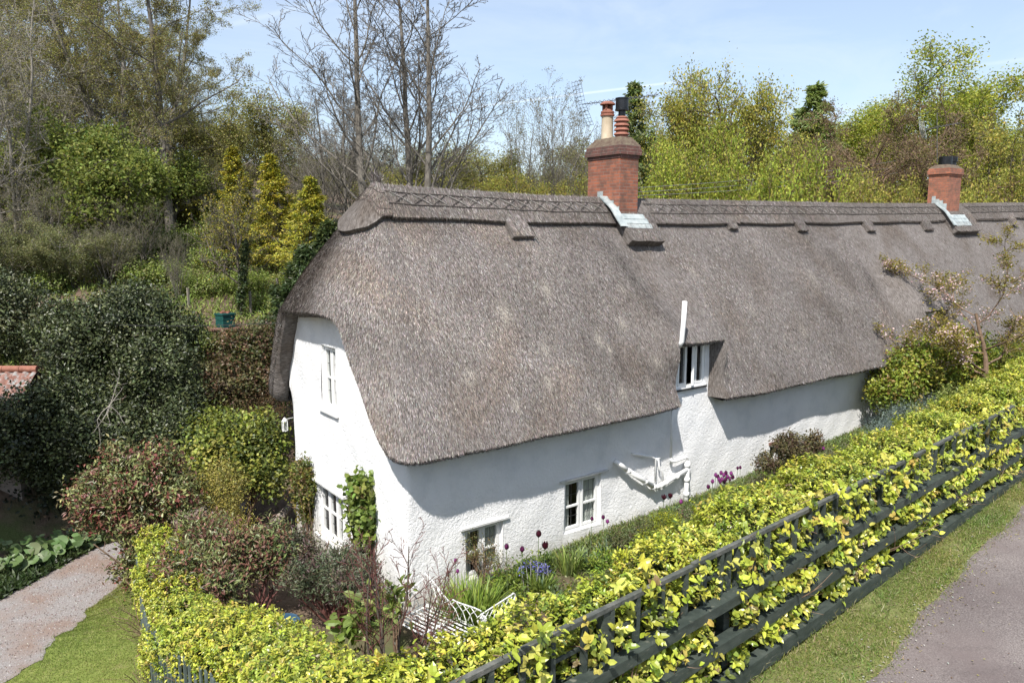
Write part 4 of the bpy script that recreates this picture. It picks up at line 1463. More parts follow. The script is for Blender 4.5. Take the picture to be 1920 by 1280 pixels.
def blob_leaves(mb, ells, n, L, W, cols, w=None, shape='quad', clump=0.16, up=0.5, jit=.15, shell=.45, curl=.2, aim=None, sd=.5):
    """leaves gathered in small sprays through a union of ellipsoids"""
    ells = np.array(ells, float)
    vol = ells[:, 3] * ells[:, 4] * ells[:, 5]
    vol = vol ** .8
    per = 14
    m = max(1, n // per)
    e = ells[RNG.choice(len(ells), m, p=vol / vol.sum())]
    dirs = rand_unit(m)
    rad = U(shell ** 3, 1, m) ** (1 / 3)
    lob = 1 + 0.16 * np.sin(dirs[:, 0] * 7 + e[:, 0] * 3) * np.sin(dirs[:, 1] * 6 + 1) + 0.12 * np.sin(dirs[:, 2] * 9 + dirs[:, 0] * 5)
    c = e[:, :3] + dirs * e[:, 3:] * (rad * lob)[:, None]
    out = nrm(dirs / e[:, 3:] * e[:, 3:].mean(1, keepdims=True))
    spray = nrm(out + v3(0, 0, up) + RNG.normal(0, sd, (m, 3)))
    cc = pick(cols, m, w, jit)
    P = np.repeat(c, per, 0) + RNG.normal(0, clump, (m * per, 3)) * 0.8 + np.repeat(spray, per, 0) * U(-clump, clump, (m * per, 1)) * 1.3
    A = nrm(np.repeat(spray, per, 0) * .7 + RNG.normal(0, .7, (m * per, 3)))
    N = nrm(np.repeat(out, per, 0) + v3(0, 0, .7) + RNG.normal(0, .55, (m * per, 3)))
    k = m * per
    col = np.repeat(cc, per, 0) * (1 + RNG.normal(0, jit * .8, (k, 1)))
    leaves(mb, P, A, N, L * U(.6, 1.25, k), W * U(.7, 1.2, k), np.clip(col, .003, 1), shape, curl)
    return mb


def shrub(name, label, ells, n, L, W, cols, w=None, mat='leaf', shape='quad', stems=7, stem_mat='brown_bark', base=None, group=None, cat='shrub', twigs=True, **kw):
    reseed(label)
    ells = np.array(ells, float)
    if base is None:
        c = ells[:, :3].mean(0)
        base = v3(c[0], c[1], gz1(c[0], c[1]))
    t = thing(name, label, cat, base, group)
    f = MB()
    blob_leaves(f, ells, n, L, W, cols, w, shape, **kw)
    f.build('foliage', M[mat], t)
    if not stems:
        return t
    s = MB()
    k = stems
    tgt = ells[RNG.integers(0, len(ells), k)]
    end = tgt[:, :3] + rand_unit(k) * tgt[:, 3:] * .75
    st = np.repeat(np.array(base)[None], k, 0) + np.concatenate([RNG.normal(0, .12 if ells[:, 3].max() > .6 else .02, (k, 2)), np.full((k, 1), -.05)], 1)
    h = np.linalg.norm(end - st, axis=1) * .9
    lv = grow(st, nrm(end - st) + RNG.normal(0, .1, (k, 3)), h, np.full(k, 0.012 + 0.012 * h.mean()), [dict(seg=6, wob=.12, up=.03, tip=.3), dict(n=5, len=.28, ang=34, seg=4, rr=.5, t=(.4, .95)), dict(n=3, len=.4, ang=38, seg=3, rr=.6, rmin=.003)])
    wood(s, lv, (6, 4, 3))
    s.build('stems', M[stem_mat], t)
    return t


# ------------------------------------------------------------------ trellis fence along the lane
fence = thing('trellis_fence', 'dark green painted trellis fence with sleeper rails stepping up along the lane verge', 'fence', (2.0, float(fence_y(2.0)), 1.5))


def fz(x):           # fence follows the verge, level to the eye
    return 0.004 * (x + 0.7)


def fp(x, z, out=0.0):
    return v3(x, float(fence_y(x)) - out, z + fz(x))


def run(name, z, h, w, out, x0, x1, step, mat, sag=0.012):
    xs = np.arange(x0, x1, step)
    for a in xs:
        b = min(a + step, x1)
        m = MB()
        j = U(-sag, sag, 2)
        m.bar(fp(a + .004, z + j[0], out), fp(b - .004, z + j[1], out), w, h)
        m.build(name, M[mat], fence)


run('top_rail', 2.985, 0.04, 0.05, 0.0, -3.9, 4.45, 1.67, 'grey_wood')
run('top_rail', 2.985, 0.04, 0.05, 0.0, 4.75, 9.2, 1.65, 'grey_wood')
run('middle_lath', 2.74, 0.035, 0.02, -0.03, -3.9, 9.2, 3.0, 'green_wood')
run('sleeper_rail', 2.475, 0.105, 0.13, 0.06, -3.9, 10.6, 2.4, 'green_wood')
run('sleeper_rail', 2.07, 0.12, 0.13, 0.09, -3.9, 20.0, 2.4, 'green_wood')
run('sleeper_rail', 1.635, 0.17, 0.13, 0.12, -3.9, 20.0, 2.4, 'green_wood')
# shelf boards behind each sleeper
for z, o in ((2.46, -0.10), (2.06, -0.06)):
    m = MB(); m.bar(fp(-3.9, z, o), fp(10.5, z, o), 0.06, 0.05); m.build('back_rail', M['green_wood'], fence)
sl = [-3.75, -3.45, -3.05, -2.74, -2.42, -2.05, -1.72, -1.38, -1.02, -0.66, -0.36, -0.08, 0.21, 0.52, 0.80, 1.12, 1.39, 1.72, 2.05, 2.36, 2.68, 2.98, 3.30, 3.66, 4.05, 4.35, 4.9, 5.35, 5.8, 6.3, 6.8, 7.3, 7.9, 8.5, 9.0]
for i, x in enumerate(sl):
    m = MB()
    lean = U(-.012, .012)
    m.bar(fp(x, 2.52, -.005), fp(x + lean, 2.97, -.005), 0.05, 0.045, up=(1, 0, 0))
    m.build('trellis_slat', M['green_wood'], fence)
for x in np.arange(-3.6, 14, 1.83):
    m = MB(); m.bar(fp(x, 1.35, -.04), fp(x, 2.60 if x > 9.5 else 2.95, -.04), 0.09, 0.09, up=(1, 0, 0)); m.build('post', M['green_wood'], fence)

# ------------------------------------------------------------------ laurel hedges
LAUREL = [(0.42, 0.44, 0.055), (0.32, 0.37, 0.045), (0.50, 0.48, 0.10), (0.20, 0.26, 0.035), (0.48, 0.39, 0.09), (0.10, 0.14, 0.022), (.20, .15, .07)]
LAUREL_W = [4, 3.4, 2.4, 2.2, .6, 1.1, .25]


def hedge(name, label, path, dens, per_face):
    """path rows: x, y, top z, base z, half width"""
    path = np.array(path, float)
    P = catmull(path, 10)
    t = thing(name, label, 'hedge', (P[len(P) // 2, 0], P[len(P) // 2, 1], gz1(P[len(P) // 2, 0], P[len(P) // 2, 1])))
    d = np.linalg.norm(np.diff(P[:, :2], axis=0), axis=1)
    tang = nrm(np.gradient(P[:, :2], axis=0))
    nor = np.stack([-tang[:, 1], tang[:, 0]], 1)
    f = MB()
    n = int(d.sum() * dens)
    k = RNG.choice(len(d), n, p=d / d.sum())
    fr = U(0, 1, (n, 1))
    Q = P[k] * (1 - fr) + P[k + 1] * fr
    nn = nor[k]; tg = tang[k]
    # cross section: left face, top, right face
    hgt = Q[:, 2] - Q[:, 3]
    tot = 2 * hgt + 2 * Q[:, 4]
    u = U(0, 1, n) * tot
    left = u < hgt
    right = u > hgt + 2 * Q[:, 4]
    top = ~left & ~right
    off = np.where(left, Q[:, 4], np.where(right, -Q[:, 4], Q[:, 4] - (u - hgt)))
    zz = np.where(left, Q[:, 3] + u, np.where(right, Q[:, 3] + (u - hgt - 2 * Q[:, 4]), Q[:, 2]))
    # rounded shoulders and bulges
    ed = np.abs(off) / Q[:, 4]
    zz = zz - np.where(top, 0.16 * ed ** 4, 0)
    bul = 0.07 * np.sin(Q[:, 0] * 3.1 + zz * 4 + Q[:, 1] * 2.3) + 0.05 * np.sin(Q[:, 0] * 7 - zz * 6 + Q[:, 1] * 5)
    dep = np.abs(RNG.normal(0, .07, n)) - .05
    outv = np.concatenate([nn * np.where(left, 1, np.where(right, -1, off / Q[:, 4] * .5))[:, None], np.where(top, 1.0, 0.25)[:, None]], 1)
    outv = nrm(outv)
    pos = np.stack([Q[:, 0], Q[:, 1], zz], 1) + np.concatenate([nn * off[:, None], np.zeros((n, 1))], 1) + outv * (bul - dep)[:, None]
    # sprays of leaves
    per = 7
    spray = nrm(outv * .7 + v3(0, 0, .75) + RNG.normal(0, .35, (n, 3)))
    cc = pick(LAUREL, n, LAUREL_W, .13)
    patch = np.sin(pos[:, 0] * 2.3 + pos[:, 1]) * np.sin(pos[:, 1] * 3.1 + pos[:, 2] * 2)
    cc = cc * (1 + v3(.10, .04, 0) * patch[:, None])
    m = n * per
    az = U(0, 6.28, m)
    S = np.repeat(spray, per, 0)
    ref = rand_unit(m)
    perp = nrm(np.cross(S, ref))
    A = nrm(S * U(.2, 1.1, (m, 1)) + perp * .9)
    N = nrm(S * .9 - perp * .35 + RNG.normal(0, .3, (m, 3)))
    pos2 = np.repeat(pos, per, 0) + S * U(-.05, .05, (m, 1))
    L = U(.028, .064, m)
    leaves(f, pos2, A, N, L, L * U(.42, .58, m), np.clip(np.repeat(cc, per, 0) * (1 + RNG.normal(0, .14, (m, 1))), .004, 1), 'oval', .22)
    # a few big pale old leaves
    # inner leaves in darkened green, painting the shade inside the hedge
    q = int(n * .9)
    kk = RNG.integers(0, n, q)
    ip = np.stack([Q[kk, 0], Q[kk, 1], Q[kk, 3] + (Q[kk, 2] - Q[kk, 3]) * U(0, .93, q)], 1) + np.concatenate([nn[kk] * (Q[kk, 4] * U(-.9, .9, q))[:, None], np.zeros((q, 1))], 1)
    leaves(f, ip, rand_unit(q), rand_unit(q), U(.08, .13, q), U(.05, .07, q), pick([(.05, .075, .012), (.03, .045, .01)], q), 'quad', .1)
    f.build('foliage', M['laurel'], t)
    s = MB()
    b = int(d.sum() * 16)
    kk = RNG.integers(0, n, b)
    st = np.stack([Q[kk, 0], Q[kk, 1], Q[kk, 3] - .1], 1) + np.concatenate([nn[kk] * (Q[kk, 4] * U(-.6, .6, b))[:, None], np.zeros((b, 1))], 1)
    hh = (Q[kk, 2] - Q[kk, 3]) * .8
    lv = grow(st, np.repeat(v3(0, 0, 1)[None], b, 0) + RNG.normal(0, .3, (b, 3)), hh, np.full(b, .014), [dict(seg=5, wob=.2), dict(n=6, len=.45, ang=50, seg=4, rr=.5)])
    wood(s, lv, (5, 3))
    s.build('branches', M['brown_bark'], t)
    return t


hp = []
for x in (-3.75, -3.0, -2.2, -1.2, 0.2, 1.6, 3.2, 5.0, 7.4, 10.4, 14.0, 18.0):
    fy = float(fence_y(x))
    wdt = float(np.interp(x, [-3.7, -3, -2, -1, 1, 3, 5.4, 10, 18], [.25, .19, .15, .20, .40, .40, .38, .48, .7]))
    hp.append((x, fy + wdt + .14, float(np.interp(x, [-3.7, -3, -1.5, 4, 8, 18], [3.02, 3.0, 2.98, 2.97, 3.0, 3.15])), 1.4, wdt))
hedge('laurel_hedge', 'long yellow green laurel hedge clipped flat behind the trellis fence', hp, 1600, 7)
hedge('laurel_hedge', 'laurel hedge running down beside the lawn to the red leaved shrub',
      [(-3.85, -6.75, 2.95, 1.2, .34), (-3.84, -5.8, 2.66, .6, .38), (-3.70, -4.7, 2.20, .2, .41), (-3.5, -2.9, 1.52, -.5, .44), (-3.62, -1.4, 1.08, -1.0, .42), (-3.68, .1, .74, -1.2, .38), (-3.48, 2.0, .54, -1.2, .36), (-3.3, 3.3, .42, -1.2, .34), (-3.2, 4.2, .34, -1.2, .32)], 1450, 7)

# old grey green picket fence buried in the lawn side of the hedge
pk = thing('picket_fence', 'old grey green picket fence buried in the hedge beside the lawn', 'fence', (-4.0, .2, -1.2))
def pk_x(y):
    return float(np.interp(y, [-4.6, -2.9, -1.4, .1, 2.0, 4.2], [-4.20, -3.98, -4.07, -4.10, -3.86, -3.54])) - .04
yy = np.arange(-4.4, 4.2, .21)
for y in yy:
    m = MB(); zt_ = float(np.interp(y, [-4.4, -1.4, 2, 4.2], [1.7, .78, .2, .02])) + U(-.03, .03)
    m.box((pk_x(y) - .011, y - .045, -1.35), (pk_x(y) + .011, y + .045, zt_), jit=.006); m.build('picket', M['grey_green'], pk)
for dz in (.25, .85):
    m = MB()
    P = [v3(pk_x(y) + .035, y, -1.2 + dz * (float(np.interp(y, [-4.4, -1.4, 2, 4.2], [1.7, .78, .2, .02])) + 1.2)) for y in np.arange(-4.4, 4.3, .6)]
    m.tube(P, .03, 4); m.build('rail', M['grey_green'], pk)

# loose laurel shoots pushing out between the rails of the trellis
for (x0, x1, z0, z1, nn_, lab) in ((-3.6, 0.2, 1.55, 2.9, 1050, 'laurel shoots pushing through the near end of the trellis fence'), (0.2, 4.4, 1.60, 2.88, 1650, 'laurel shoots pushing through the middle of the trellis fence'), (4.4, 9.5, 1.6, 2.9, 1400, 'laurel shoots and bramble pushing through the far end of the fence')):
    m = MB()
    n = nn_
    xx = U(x0, x1, n); zz = RNG.choice([1.86, 2.27, 2.68, 2.99], n, p=[.41, .41, .13, .05]) + RNG.normal(0, .085, n)
    gap = np.sin(xx * 3.3 + zz * 2.2) + .45 * np.sin(xx * 9.0)
    ok = gap > -0.75
    xx, zz = xx[ok], zz[ok]; n = len(xx)
    pos = np.stack([xx, fence_y(xx) + U(-.15, .20, n), zz + fz(xx)], 1)
    sp_ = nrm(v3(-.15, -.65, .55) + RNG.normal(0, .4, (n, 3)))
    cc = pick(LAUREL, n, LAUREL_W, .15)
    per = 6
    S = np.repeat(sp_, per, 0); k = n * per
    perp = nrm(np.cross(S, rand_unit(k)))
    L = U(.045, .105, k)
    leaves(m, np.repeat(pos, per, 0) + S * U(-.06, .06, (k, 1)), nrm(S * U(.1, 1, (k, 1)) + perp), nrm(S + v3(-.1, -.2, .4) - perp * .3 + RNG.normal(0, .3, (k, 3))), L, L * U(.5, .68, k), np.repeat(cc, per, 0) * (1 + RNG.normal(0, .12, (k, 1))), 'oval', .2)
    t = thing('laurel_shoots', lab, 'hedge shoots', ((x0 + x1) / 2, float(fence_y((x0 + x1) / 2)), 1.5))
    m.build('foliage', M['laurel'], t)
    s = MB()
    lv = grow(pos[::5] + v3(0, .25, -.15), np.repeat(v3(0, -.8, .5)[None], len(pos[::5]), 0), np.full(len(pos[::5]), .3), np.full(len(pos[::5]), .007), [dict(seg=4, wob=.2)])
    wood(s, lv, (4,))
    s.build('stems', M['brown_bark'], t)

# ------------------------------------------------------------------ trees
def tree_proto(name, label, levels, H, r0, stems=1, spread=0.1, leaf=None, bark='bark', loc=(0, 0, 0), group=None, sides=(10, 7, 5, 4, 3, 3), cat='tree', lean=(0, 0), seed=0, gap=.25):
    reseed(label, seed)
    loc = np.array(loc, float)
    t = thing(name, label, cat, loc, group)
    a = np.linspace(0, 2 * math.pi, stems, endpoint=False) + U(0, 6)
    st = loc + np.stack([np.cos(a) * gap * (stems > 1), np.sin(a) * gap * (stems > 1), np.full(stems, -.3)], 1)
    dr_ = np.stack([np.cos(a) * spread + lean[0], np.sin(a) * spread + lean[1], np.ones(stems)], 1)
    if levels is LV_DOME:                      # keep the most evenly rounded of a few crowns
        best = None
        for k in range(24):
            reseed(label, seed + k)
            q = grow(st, dr_, np.full(stems, H), np.full(stems, r0), levels[:3])[2][0].reshape(-1, 3) - st[0]
            hi = q[q[:, 2] > np.percentile(q[:, 2], 72)]
            w_all, w_hi = np.percentile(np.abs(q[:, :2]), 92), np.percentile(np.abs(hi[:, :2] - np.median(hi[:, :2], 0)), 80)
            sc_ = np.linalg.norm(np.median(hi[:, :2], 0)) / w_all + np.linalg.norm(np.median(q[:, :2], 0)) / w_all - 1.2 * w_hi / w_all + .5 * (np.percentile(q[:, 2], 99.5) - np.percentile(q[:, 2], 90)) / w_all
            if best is None or sc_ < best[0]:
                best = (sc_, k)
        reseed(label, seed + best[1])
        lv = grow(st, dr_, np.full(stems, H), np.full(stems, r0), levels)
    else:
        lv = grow(st, dr_, H * U(.88, 1.05, stems), np.full(stems, r0), levels)
    w = MB()
    wood(w, lv, sides)
    w.build('trunk', M[bark], t)
    if leaf:
        f = MB()
        P, D = twig_points(lv, leaf['n'], leaf.get('last', 1))
        n = len(P)
        per = leaf.get('per', 3)
        P = np.repeat(P, per, 0) + RNG.normal(0, leaf.get('sp', .12), (n * per, 3))
        D = nrm(np.repeat(D, per, 0) * .5 + RNG.normal(0, .6, (n * per, 3)) + v3(0, 0, leaf.get('droop', 0)))
        N = nrm(rand_unit(n * per) + v3(0, 0, .8))
        # whole boughs differ a little in colour
        c = pick(leaf['cols'], n, leaf.get('w'), .16)
        bough = np.sin(P[::per, 0] * 1.1 + P[::per, 2] * .7) * np.sin(P[::per, 1] * .9 + P[::per, 2] * 1.3)
        c = c * (1 + .15 * bough[:, None])
        L = leaf['L'] * U(.6, 1.3, n * per)
        leaves(f, P, D, N, L, L * leaf.get('asp', .6), np.clip(np.repeat(c, per, 0), .003, 1), 'quad', .15)
        f.build('crown', M['tree_leaf'], t)
    return t


LV_ASH = [dict(seg=12, wob=.028, up=.05, tip=.15),
          dict(n=20, len=.30, ang=36, asd=8, seg=9, wob=.09, up=.10, rr=.42, t=(.20, .98), shape=(1.15, .45), tip=.25),
          dict(n=11, len=.42, ang=40, asd=10, seg=6, wob=.13, up=.06, rr=.50, t=(.18, 1), shape=(1, .5), rmin=.010, tip=.4),
          dict(n=8, len=.46, ang=42, asd=12, seg=4, wob=.16, up=.08, rr=.55, t=(.2, 1), rmin=.0075, tip=.6),
          dict(n=3, len=.5, ang=38, asd=12, seg=3, wob=.15, up=.10, rr=.7, t=(.3, 1), rmin=.006, tip=.7)]
LV_OAK = [dict(seg=9, wob=.05, up=.05, tip=.25),
          dict(n=14, len=.60, ang=54, asd=12, seg=8, wob=.18, up=.05, rr=.55, t=(.28, 1), shape=(1.05, .55), tip=.3),
          dict(n=8, len=.48, ang=48, asd=14, seg=6, wob=.24, up=.05, rr=.5, t=(.2, 1), shape=(1, .6), rmin=.012, tip=.4),
          dict(n=6, len=.48, ang=48, asd=14, seg=4, wob=.24, up=.04, rr=.55, t=(.2, 1), rmin=.008, tip=.6),
          dict(n=3, len=.55, ang=45, asd=14, seg=3, wob=.2, up=.04, rr=.7, t=(.25, 1), rmin=.006)]
LV_DOME = [dict(seg=7, wob=.05, up=.04, tip=.3),
           dict(n=15, len=.85, ang=60, asd=13, seg=8, wob=.18, up=.035, rr=.6, t=(.40, .98), shape=(.85, .55), tip=.3),
           dict(n=10, len=.40, ang=52, asd=14, seg=6, wob=.24, up=.015, rr=.5, t=(.3, 1), shape=(1, .7), rmin=.012, tip=.4),
           dict(n=7, len=.48, ang=48, asd=14, seg=4, wob=.24, up=.04, rr=.55, t=(.2, 1), rmin=.008, tip=.6),
           dict(n=3, len=.55, ang=45, asd=14, seg=3, wob=.2, up=.04, rr=.7, t=(.25, 1), rmin=.006)]
LV_WOOD = [dict(seg=11, wob=.06, up=.06, tip=.2),
           dict(n=16, len=.34, ang=55, asd=14, seg=8, wob=.17, up=.06, rr=.42, t=(.16, .98), shape=(1.1, .55), tip=.3),
           dict(n=8, len=.46, ang=46, asd=14, seg=6, wob=.2, up=.05, rr=.5, t=(.15, 1), shape=(1, .6), rmin=.012, tip=.4),
           dict(n=6, len=.48, ang=46, asd=14, seg=4, wob=.22, up=.05, rr=.55, t=(.2, 1), rmin=.008),
           dict(n=3, len=.55, ang=45, asd=14, seg=3, wob=.2, up=.05, rr=.7, t=(.25, 1), rmin=.006)]
LV_BUSH = [dict(seg=7, wob=.10, up=.05, tip=.25),
           dict(n=9, len=.5, ang=30, asd=10, seg=6, wob=.14, up=.08, rr=.5, t=(.1, 1), shape=(1.1, .6), tip=.3),
           dict(n=6, len=.5, ang=34, asd=12, seg=4, wob=.18, up=.08, rr=.55, t=(.2, 1), rmin=.008),
           dict(n=4, len=.5, ang=36, asd=12, seg=3, wob=.18, up=.08, rr=.6, t=(.2, 1), rmin=.006)]

OLIVE = [(.30, .285, .10), (.22, .22, .075), (.33, .31, .13), (.17, .155, .075)]
LIME = [(.36, .40, .06), (.28, .34, .05), (.42, .43, .08), (.20, .26, .045)]
YELLOWG = [(.38, .36, .075), (.29, .31, .06), (.43, .37, .09), (.22, .23, .055)]
BROWNT = [(.22, .15, .10), (.27, .20, .125), (.17, .12, .085), (.20, .18, .075)]
DARKG = [(.065, .10, .035), (.095, .13, .045), (.045, .07, .028), (.12, .15, .05)]

def dims(t):
    """height above the base and crown width of a tree"""
    vs = []
    for ch in t.children:
        co = np.zeros(len(ch.data.vertices) * 3, np.float32)
        ch.data.vertices.foreach_get('co', co)
        vs.append(co.reshape(-1, 3))
    v = np.concatenate(vs)
    up_ = v[v[:, 2] > np.percentile(v[:, 2], 30)]
    r = np.hypot(up_[:, 0] - np.median(up_[:, 0]), up_[:, 1] - np.median(up_[:, 1]))
    cr = vs[-1]
    return float(np.percentile(cr[:, 2], 99.9)), float(2 * np.percentile(r, 95)), float(np.median(up_[:, 0])), float(np.median(up_[:, 1]))


DIM = {}


def place(src, px, top, wpx, depth, rz, label=None, group=None):
    """stand a tree (or a copy of it) on the hill so that it is as tall and wide as the one seen there"""
    if src.name not in DIM:
        DIM[src.name] = dims(src)
    H, W, cx, cy = DIM[src.name]
    sx = wpx * depth / FPX / W
    x, y = at(px, depth)
    x -= sx * (cx * math.cos(rz) - cy * math.sin(rz)); y -= sx * (cx * math.sin(rz) + cy * math.cos(rz))
    b = v3(x, y, gz1(x, y))
    sz = (float(pt(px, top, depth)[2]) - b[2]) / H
    sx = min(max(sx, sz * .62), sz * 1.45)
    if label:
        return dup(src, b, rz, (sx, sx, sz), label, group)
    src.location = tuple(b); src.rotation_euler = (0, 0, rz); src.scale = (sx, sx, sz)
    if group: src['group'] = group
    return src


# three tall bare stems behind the ridge
ash = tree_proto('ash_tree', 'tall bare grey ash with three stems behind the left half of the roof ridge', LV_ASH, 19.5, 0.17, stems=3, spread=0.085, gap=.7, bark='ash_bark')
place(ash, 750, -230, 380, 29, 0.4)
place(ash, 640, 120, 190, 36, 2.1, 'smaller bare grey ash to the left of the tall ash')
sal = tree_proto('sallow_tree', 'bare twiggy sallow with grey buds just left of the main chimney', [dict(seg=8, wob=.08, up=.05, tip=.2)] + LV_BUSH[1:], 10.2, .08, stems=9, spread=.30, bark='ash_bark',
                 leaf=dict(n=6000, L=.09, cols=[(.24, .215, .15), (.19, .17, .11), (.26, .25, .14)], per=2, last=2))
place(sal, 1015, 148, 230, 40, 0)
oakA = tree_proto('oak_tree', 'low olive leaved oak between the tall ash and the twiggy sallow', LV_DOME, 6.0, .2, leaf=dict(n=9000, L=.105, cols=OLIVE + [(.34, .33, .10), (.28, .30, .08)], per=3, last=2, sp=.25), bark='ash_bark')
place(oakA, 900, 262, 180, 41, 0)
oakB = tree_proto('oak_tree', 'yellow green oak with open dark limbs to the right of the main chimney', LV_DOME, 7.0, .24, leaf=dict(n=8500, L=.115, cols=YELLOWG, per=3, last=2, sp=.22))
place(oakB, 1345, 118, 250, 41, 0)
oakC = tree_proto('oak_tree', 'broad bright green oak crown topping the wood above the far chimney', LV_DOME, 8.0, .26, leaf=dict(n=20000, L=.105, cols=LIME + YELLOWG[:1], per=3, last=2, sp=.25))
place(oakC, 1705, 108, 330, 52, 0)
beech = tree_proto('bare_tree', 'reddish brown budding tree standing in front of the broad green oak', LV_DOME, 7.0, .17, leaf=dict(n=9000, L=.075, cols=BROWNT + [(.24, .22, .06)], per=3, last=2), bark='brown_bark')
place(beech, 1650, 185, 370, 41, 0)
oakD = tree_proto('oak_tree', 'sparse yellow leaved oak with dark crooked trunk at the right edge', LV_OAK, 9.2, .17, leaf=dict(n=4200, L=.14, cols=YELLOWG, per=3, last=1), lean=(.12, -.05))
place(oakD, 1872, 176, 220, 42, 0)
place(oakA, 512, 168, 215, 47, 1.2, 'rounded grey olive oak between the left wood and the ash')
haz = tree_proto('hazel_bush', 'fresh lime green hazel right behind the main chimney', LV_BUSH, 6.0, .06, stems=9, spread=.45, bark='brown_bark', leaf=dict(n=10000, L=.115, cols=LIME, per=3, last=2, sp=.22), cat='bush')
place(haz, 1300, 232, 180, 35, 0)
place(haz, 1440, 272, 200, 33, 1.0, 'lime green hazel in the middle behind the ridge')
haz2 = tree_proto('hazel_bush', 'small mustard yellow bush behind the ridge left of the far chimney', LV_BUSH, 3.9, .045, stems=8, spread=.5, bark='brown_bark', leaf=dict(n=9000, L=.075, cols=YELLOWG + [(.26, .28, .06), (.3, .25, .06)], per=4, last=2, sp=.18), cat='bush')
place(haz2, 1545, 310, 140, 35, 0)
G1 = 'trees and bushes of the wood behind the ridge'
for src, px, top, w_, dp, rz, lab in [
        (oakA, 810, 272, 160, 46, .6, 'olive oak low behind the tall ash stems'), (oakA, 985, 300, 190, 50, 2.2, 'olive oak behind the twiggy sallow'), (sal, 868, 285, 170, 47, .9, 'low twiggy sallow right of the ash trunks'),
        (sal, 1080, 225, 150, 42, 1.9, 'twiggy sallow touching the left side of the chimney'), (oakB, 1245, 190, 190, 47, 2.6, 'yellow green oak half hidden by the main chimney'), (oakB, 1425, 235, 230, 50, 4.4, 'yellow green oak behind the middle hazel'),
        (haz2, 1060, 335, 160, 38, 2.9, 'small yellowish bush left of the chimney base'), (haz2, 760, 325, 190, 38, 1.1, 'small yellowish bush under the ash stems'),
        (beech, 1560, 255, 230, 47, 3.3, 'brown budding tree left of the larger brown tree'), (beech, 1790, 225, 240, 50, 2.0, 'brown budding tree behind the far chimney'), (haz2, 1640, 325, 190, 38, .4, 'mustard bush near the far chimney left side'),
        (haz2, 1850, 318, 190, 38, 3.5, 'mustard bush right of the far chimney'), (beech, 1915, 275, 200, 46, 4.0, 'brown budding tree at the right picture edge'), (haz, 1965, 305, 180, 44, 4.0, 'lime green bush at the right picture edge'),
        (sal, 700, 180, 180, 43, 3.6, 'twiggy sallow left of the ash trunks'), (sal, 600, 240, 180, 44, 4.6, 'twiggy sallow above the golden cypresses'), (oakA, 690, 275, 210, 55, 4.9, 'olive oak far behind the smaller ash'),
        (oakA, 1130, 255, 220, 55, 5.2, 'olive oak far behind the chimney pots'), (oakA, 600, 275, 220, 58, 2.4, 'olive oak far behind the golden cypresses'), (haz2, 930, 325, 190, 37, 4.2, 'small yellowish bush below the twiggy sallow'),
        (oakC, 1590, 190, 230, 58, 2.2, 'green oak far behind the larch'), (oakC, 1820, 205, 200, 58, 4.0, 'green oak far behind the right chimney'), (haz2, 1715, 340, 170, 37, 5.0, 'mustard bush just left of the far chimney'), (haz2, 1480, 335, 160, 37, 2.0, 'mustard bush under the larch'), (haz2, 1270, 320, 150, 39, 3.0, 'small yellowish bush right beside the main chimney base'),
        (oakB, 1180, 285, 160, 50, 1.0, 'yellow green oak behind the chimney base')]:
    place(src, px, top, w_, dp, rz, lab, G1)


# conifers
def conifer(name, label, loc, H, R, tiers, n, cols, w=None, L=.14, droop=-.25, bark='bark', base=0.12, asp=.4, clump=.07, group=None):
    reseed(label)
    loc = np.array(loc, float)
    t = thing(name, label, 'conifer', loc, group)
    lv = grow([loc + v3(0, 0, -.2)], [v3(0, 0, 1)], np.array([H]), np.array([.012 * H + .05]), [dict(seg=10, wob=.02, tip=.1), dict(n=tiers, len=R / H * 1.05, ang=82, asd=9, seg=5, wob=.08, up=droop, rr=.30, t=(base, 1), shape=(1, .02), rmin=.006), dict(n=6, len=.42, ang=50, seg=3, rr=.5, up=droop, shape=(1, .5), rmin=.004)])
    s = MB(); wood(s, lv, (7, 4, 3)); s.build('trunk', M[bark], t)
    f = MB()
    P, D = twig_points(lv, n // 5, 2, .15)
    m = len(P)
    c = pick(cols, m, w, .15)
    hrel = (P[:, 2] - loc[2]) / H
    P = np.repeat(P, 5, 0) + RNG.normal(0, clump, (m * 5, 3))
    D = nrm(np.repeat(D, 5, 0) + RNG.normal(0, .45, (m * 5, 3)) + v3(0, 0, .1))
    k = m * 5
    LL = L * U(.6, 1.3, k)
    leaves(f, P, D, nrm(RNG.normal(0, .6, (k, 3)) + v3(0, 0, 1)), LL, LL * asp, np.clip(np.repeat(c, 5, 0) * (1 + RNG.normal(0, .12, (k, 1))), .003, 1), 'quad', .2)
    f.build('crown', M['leaf'], t)
    return t


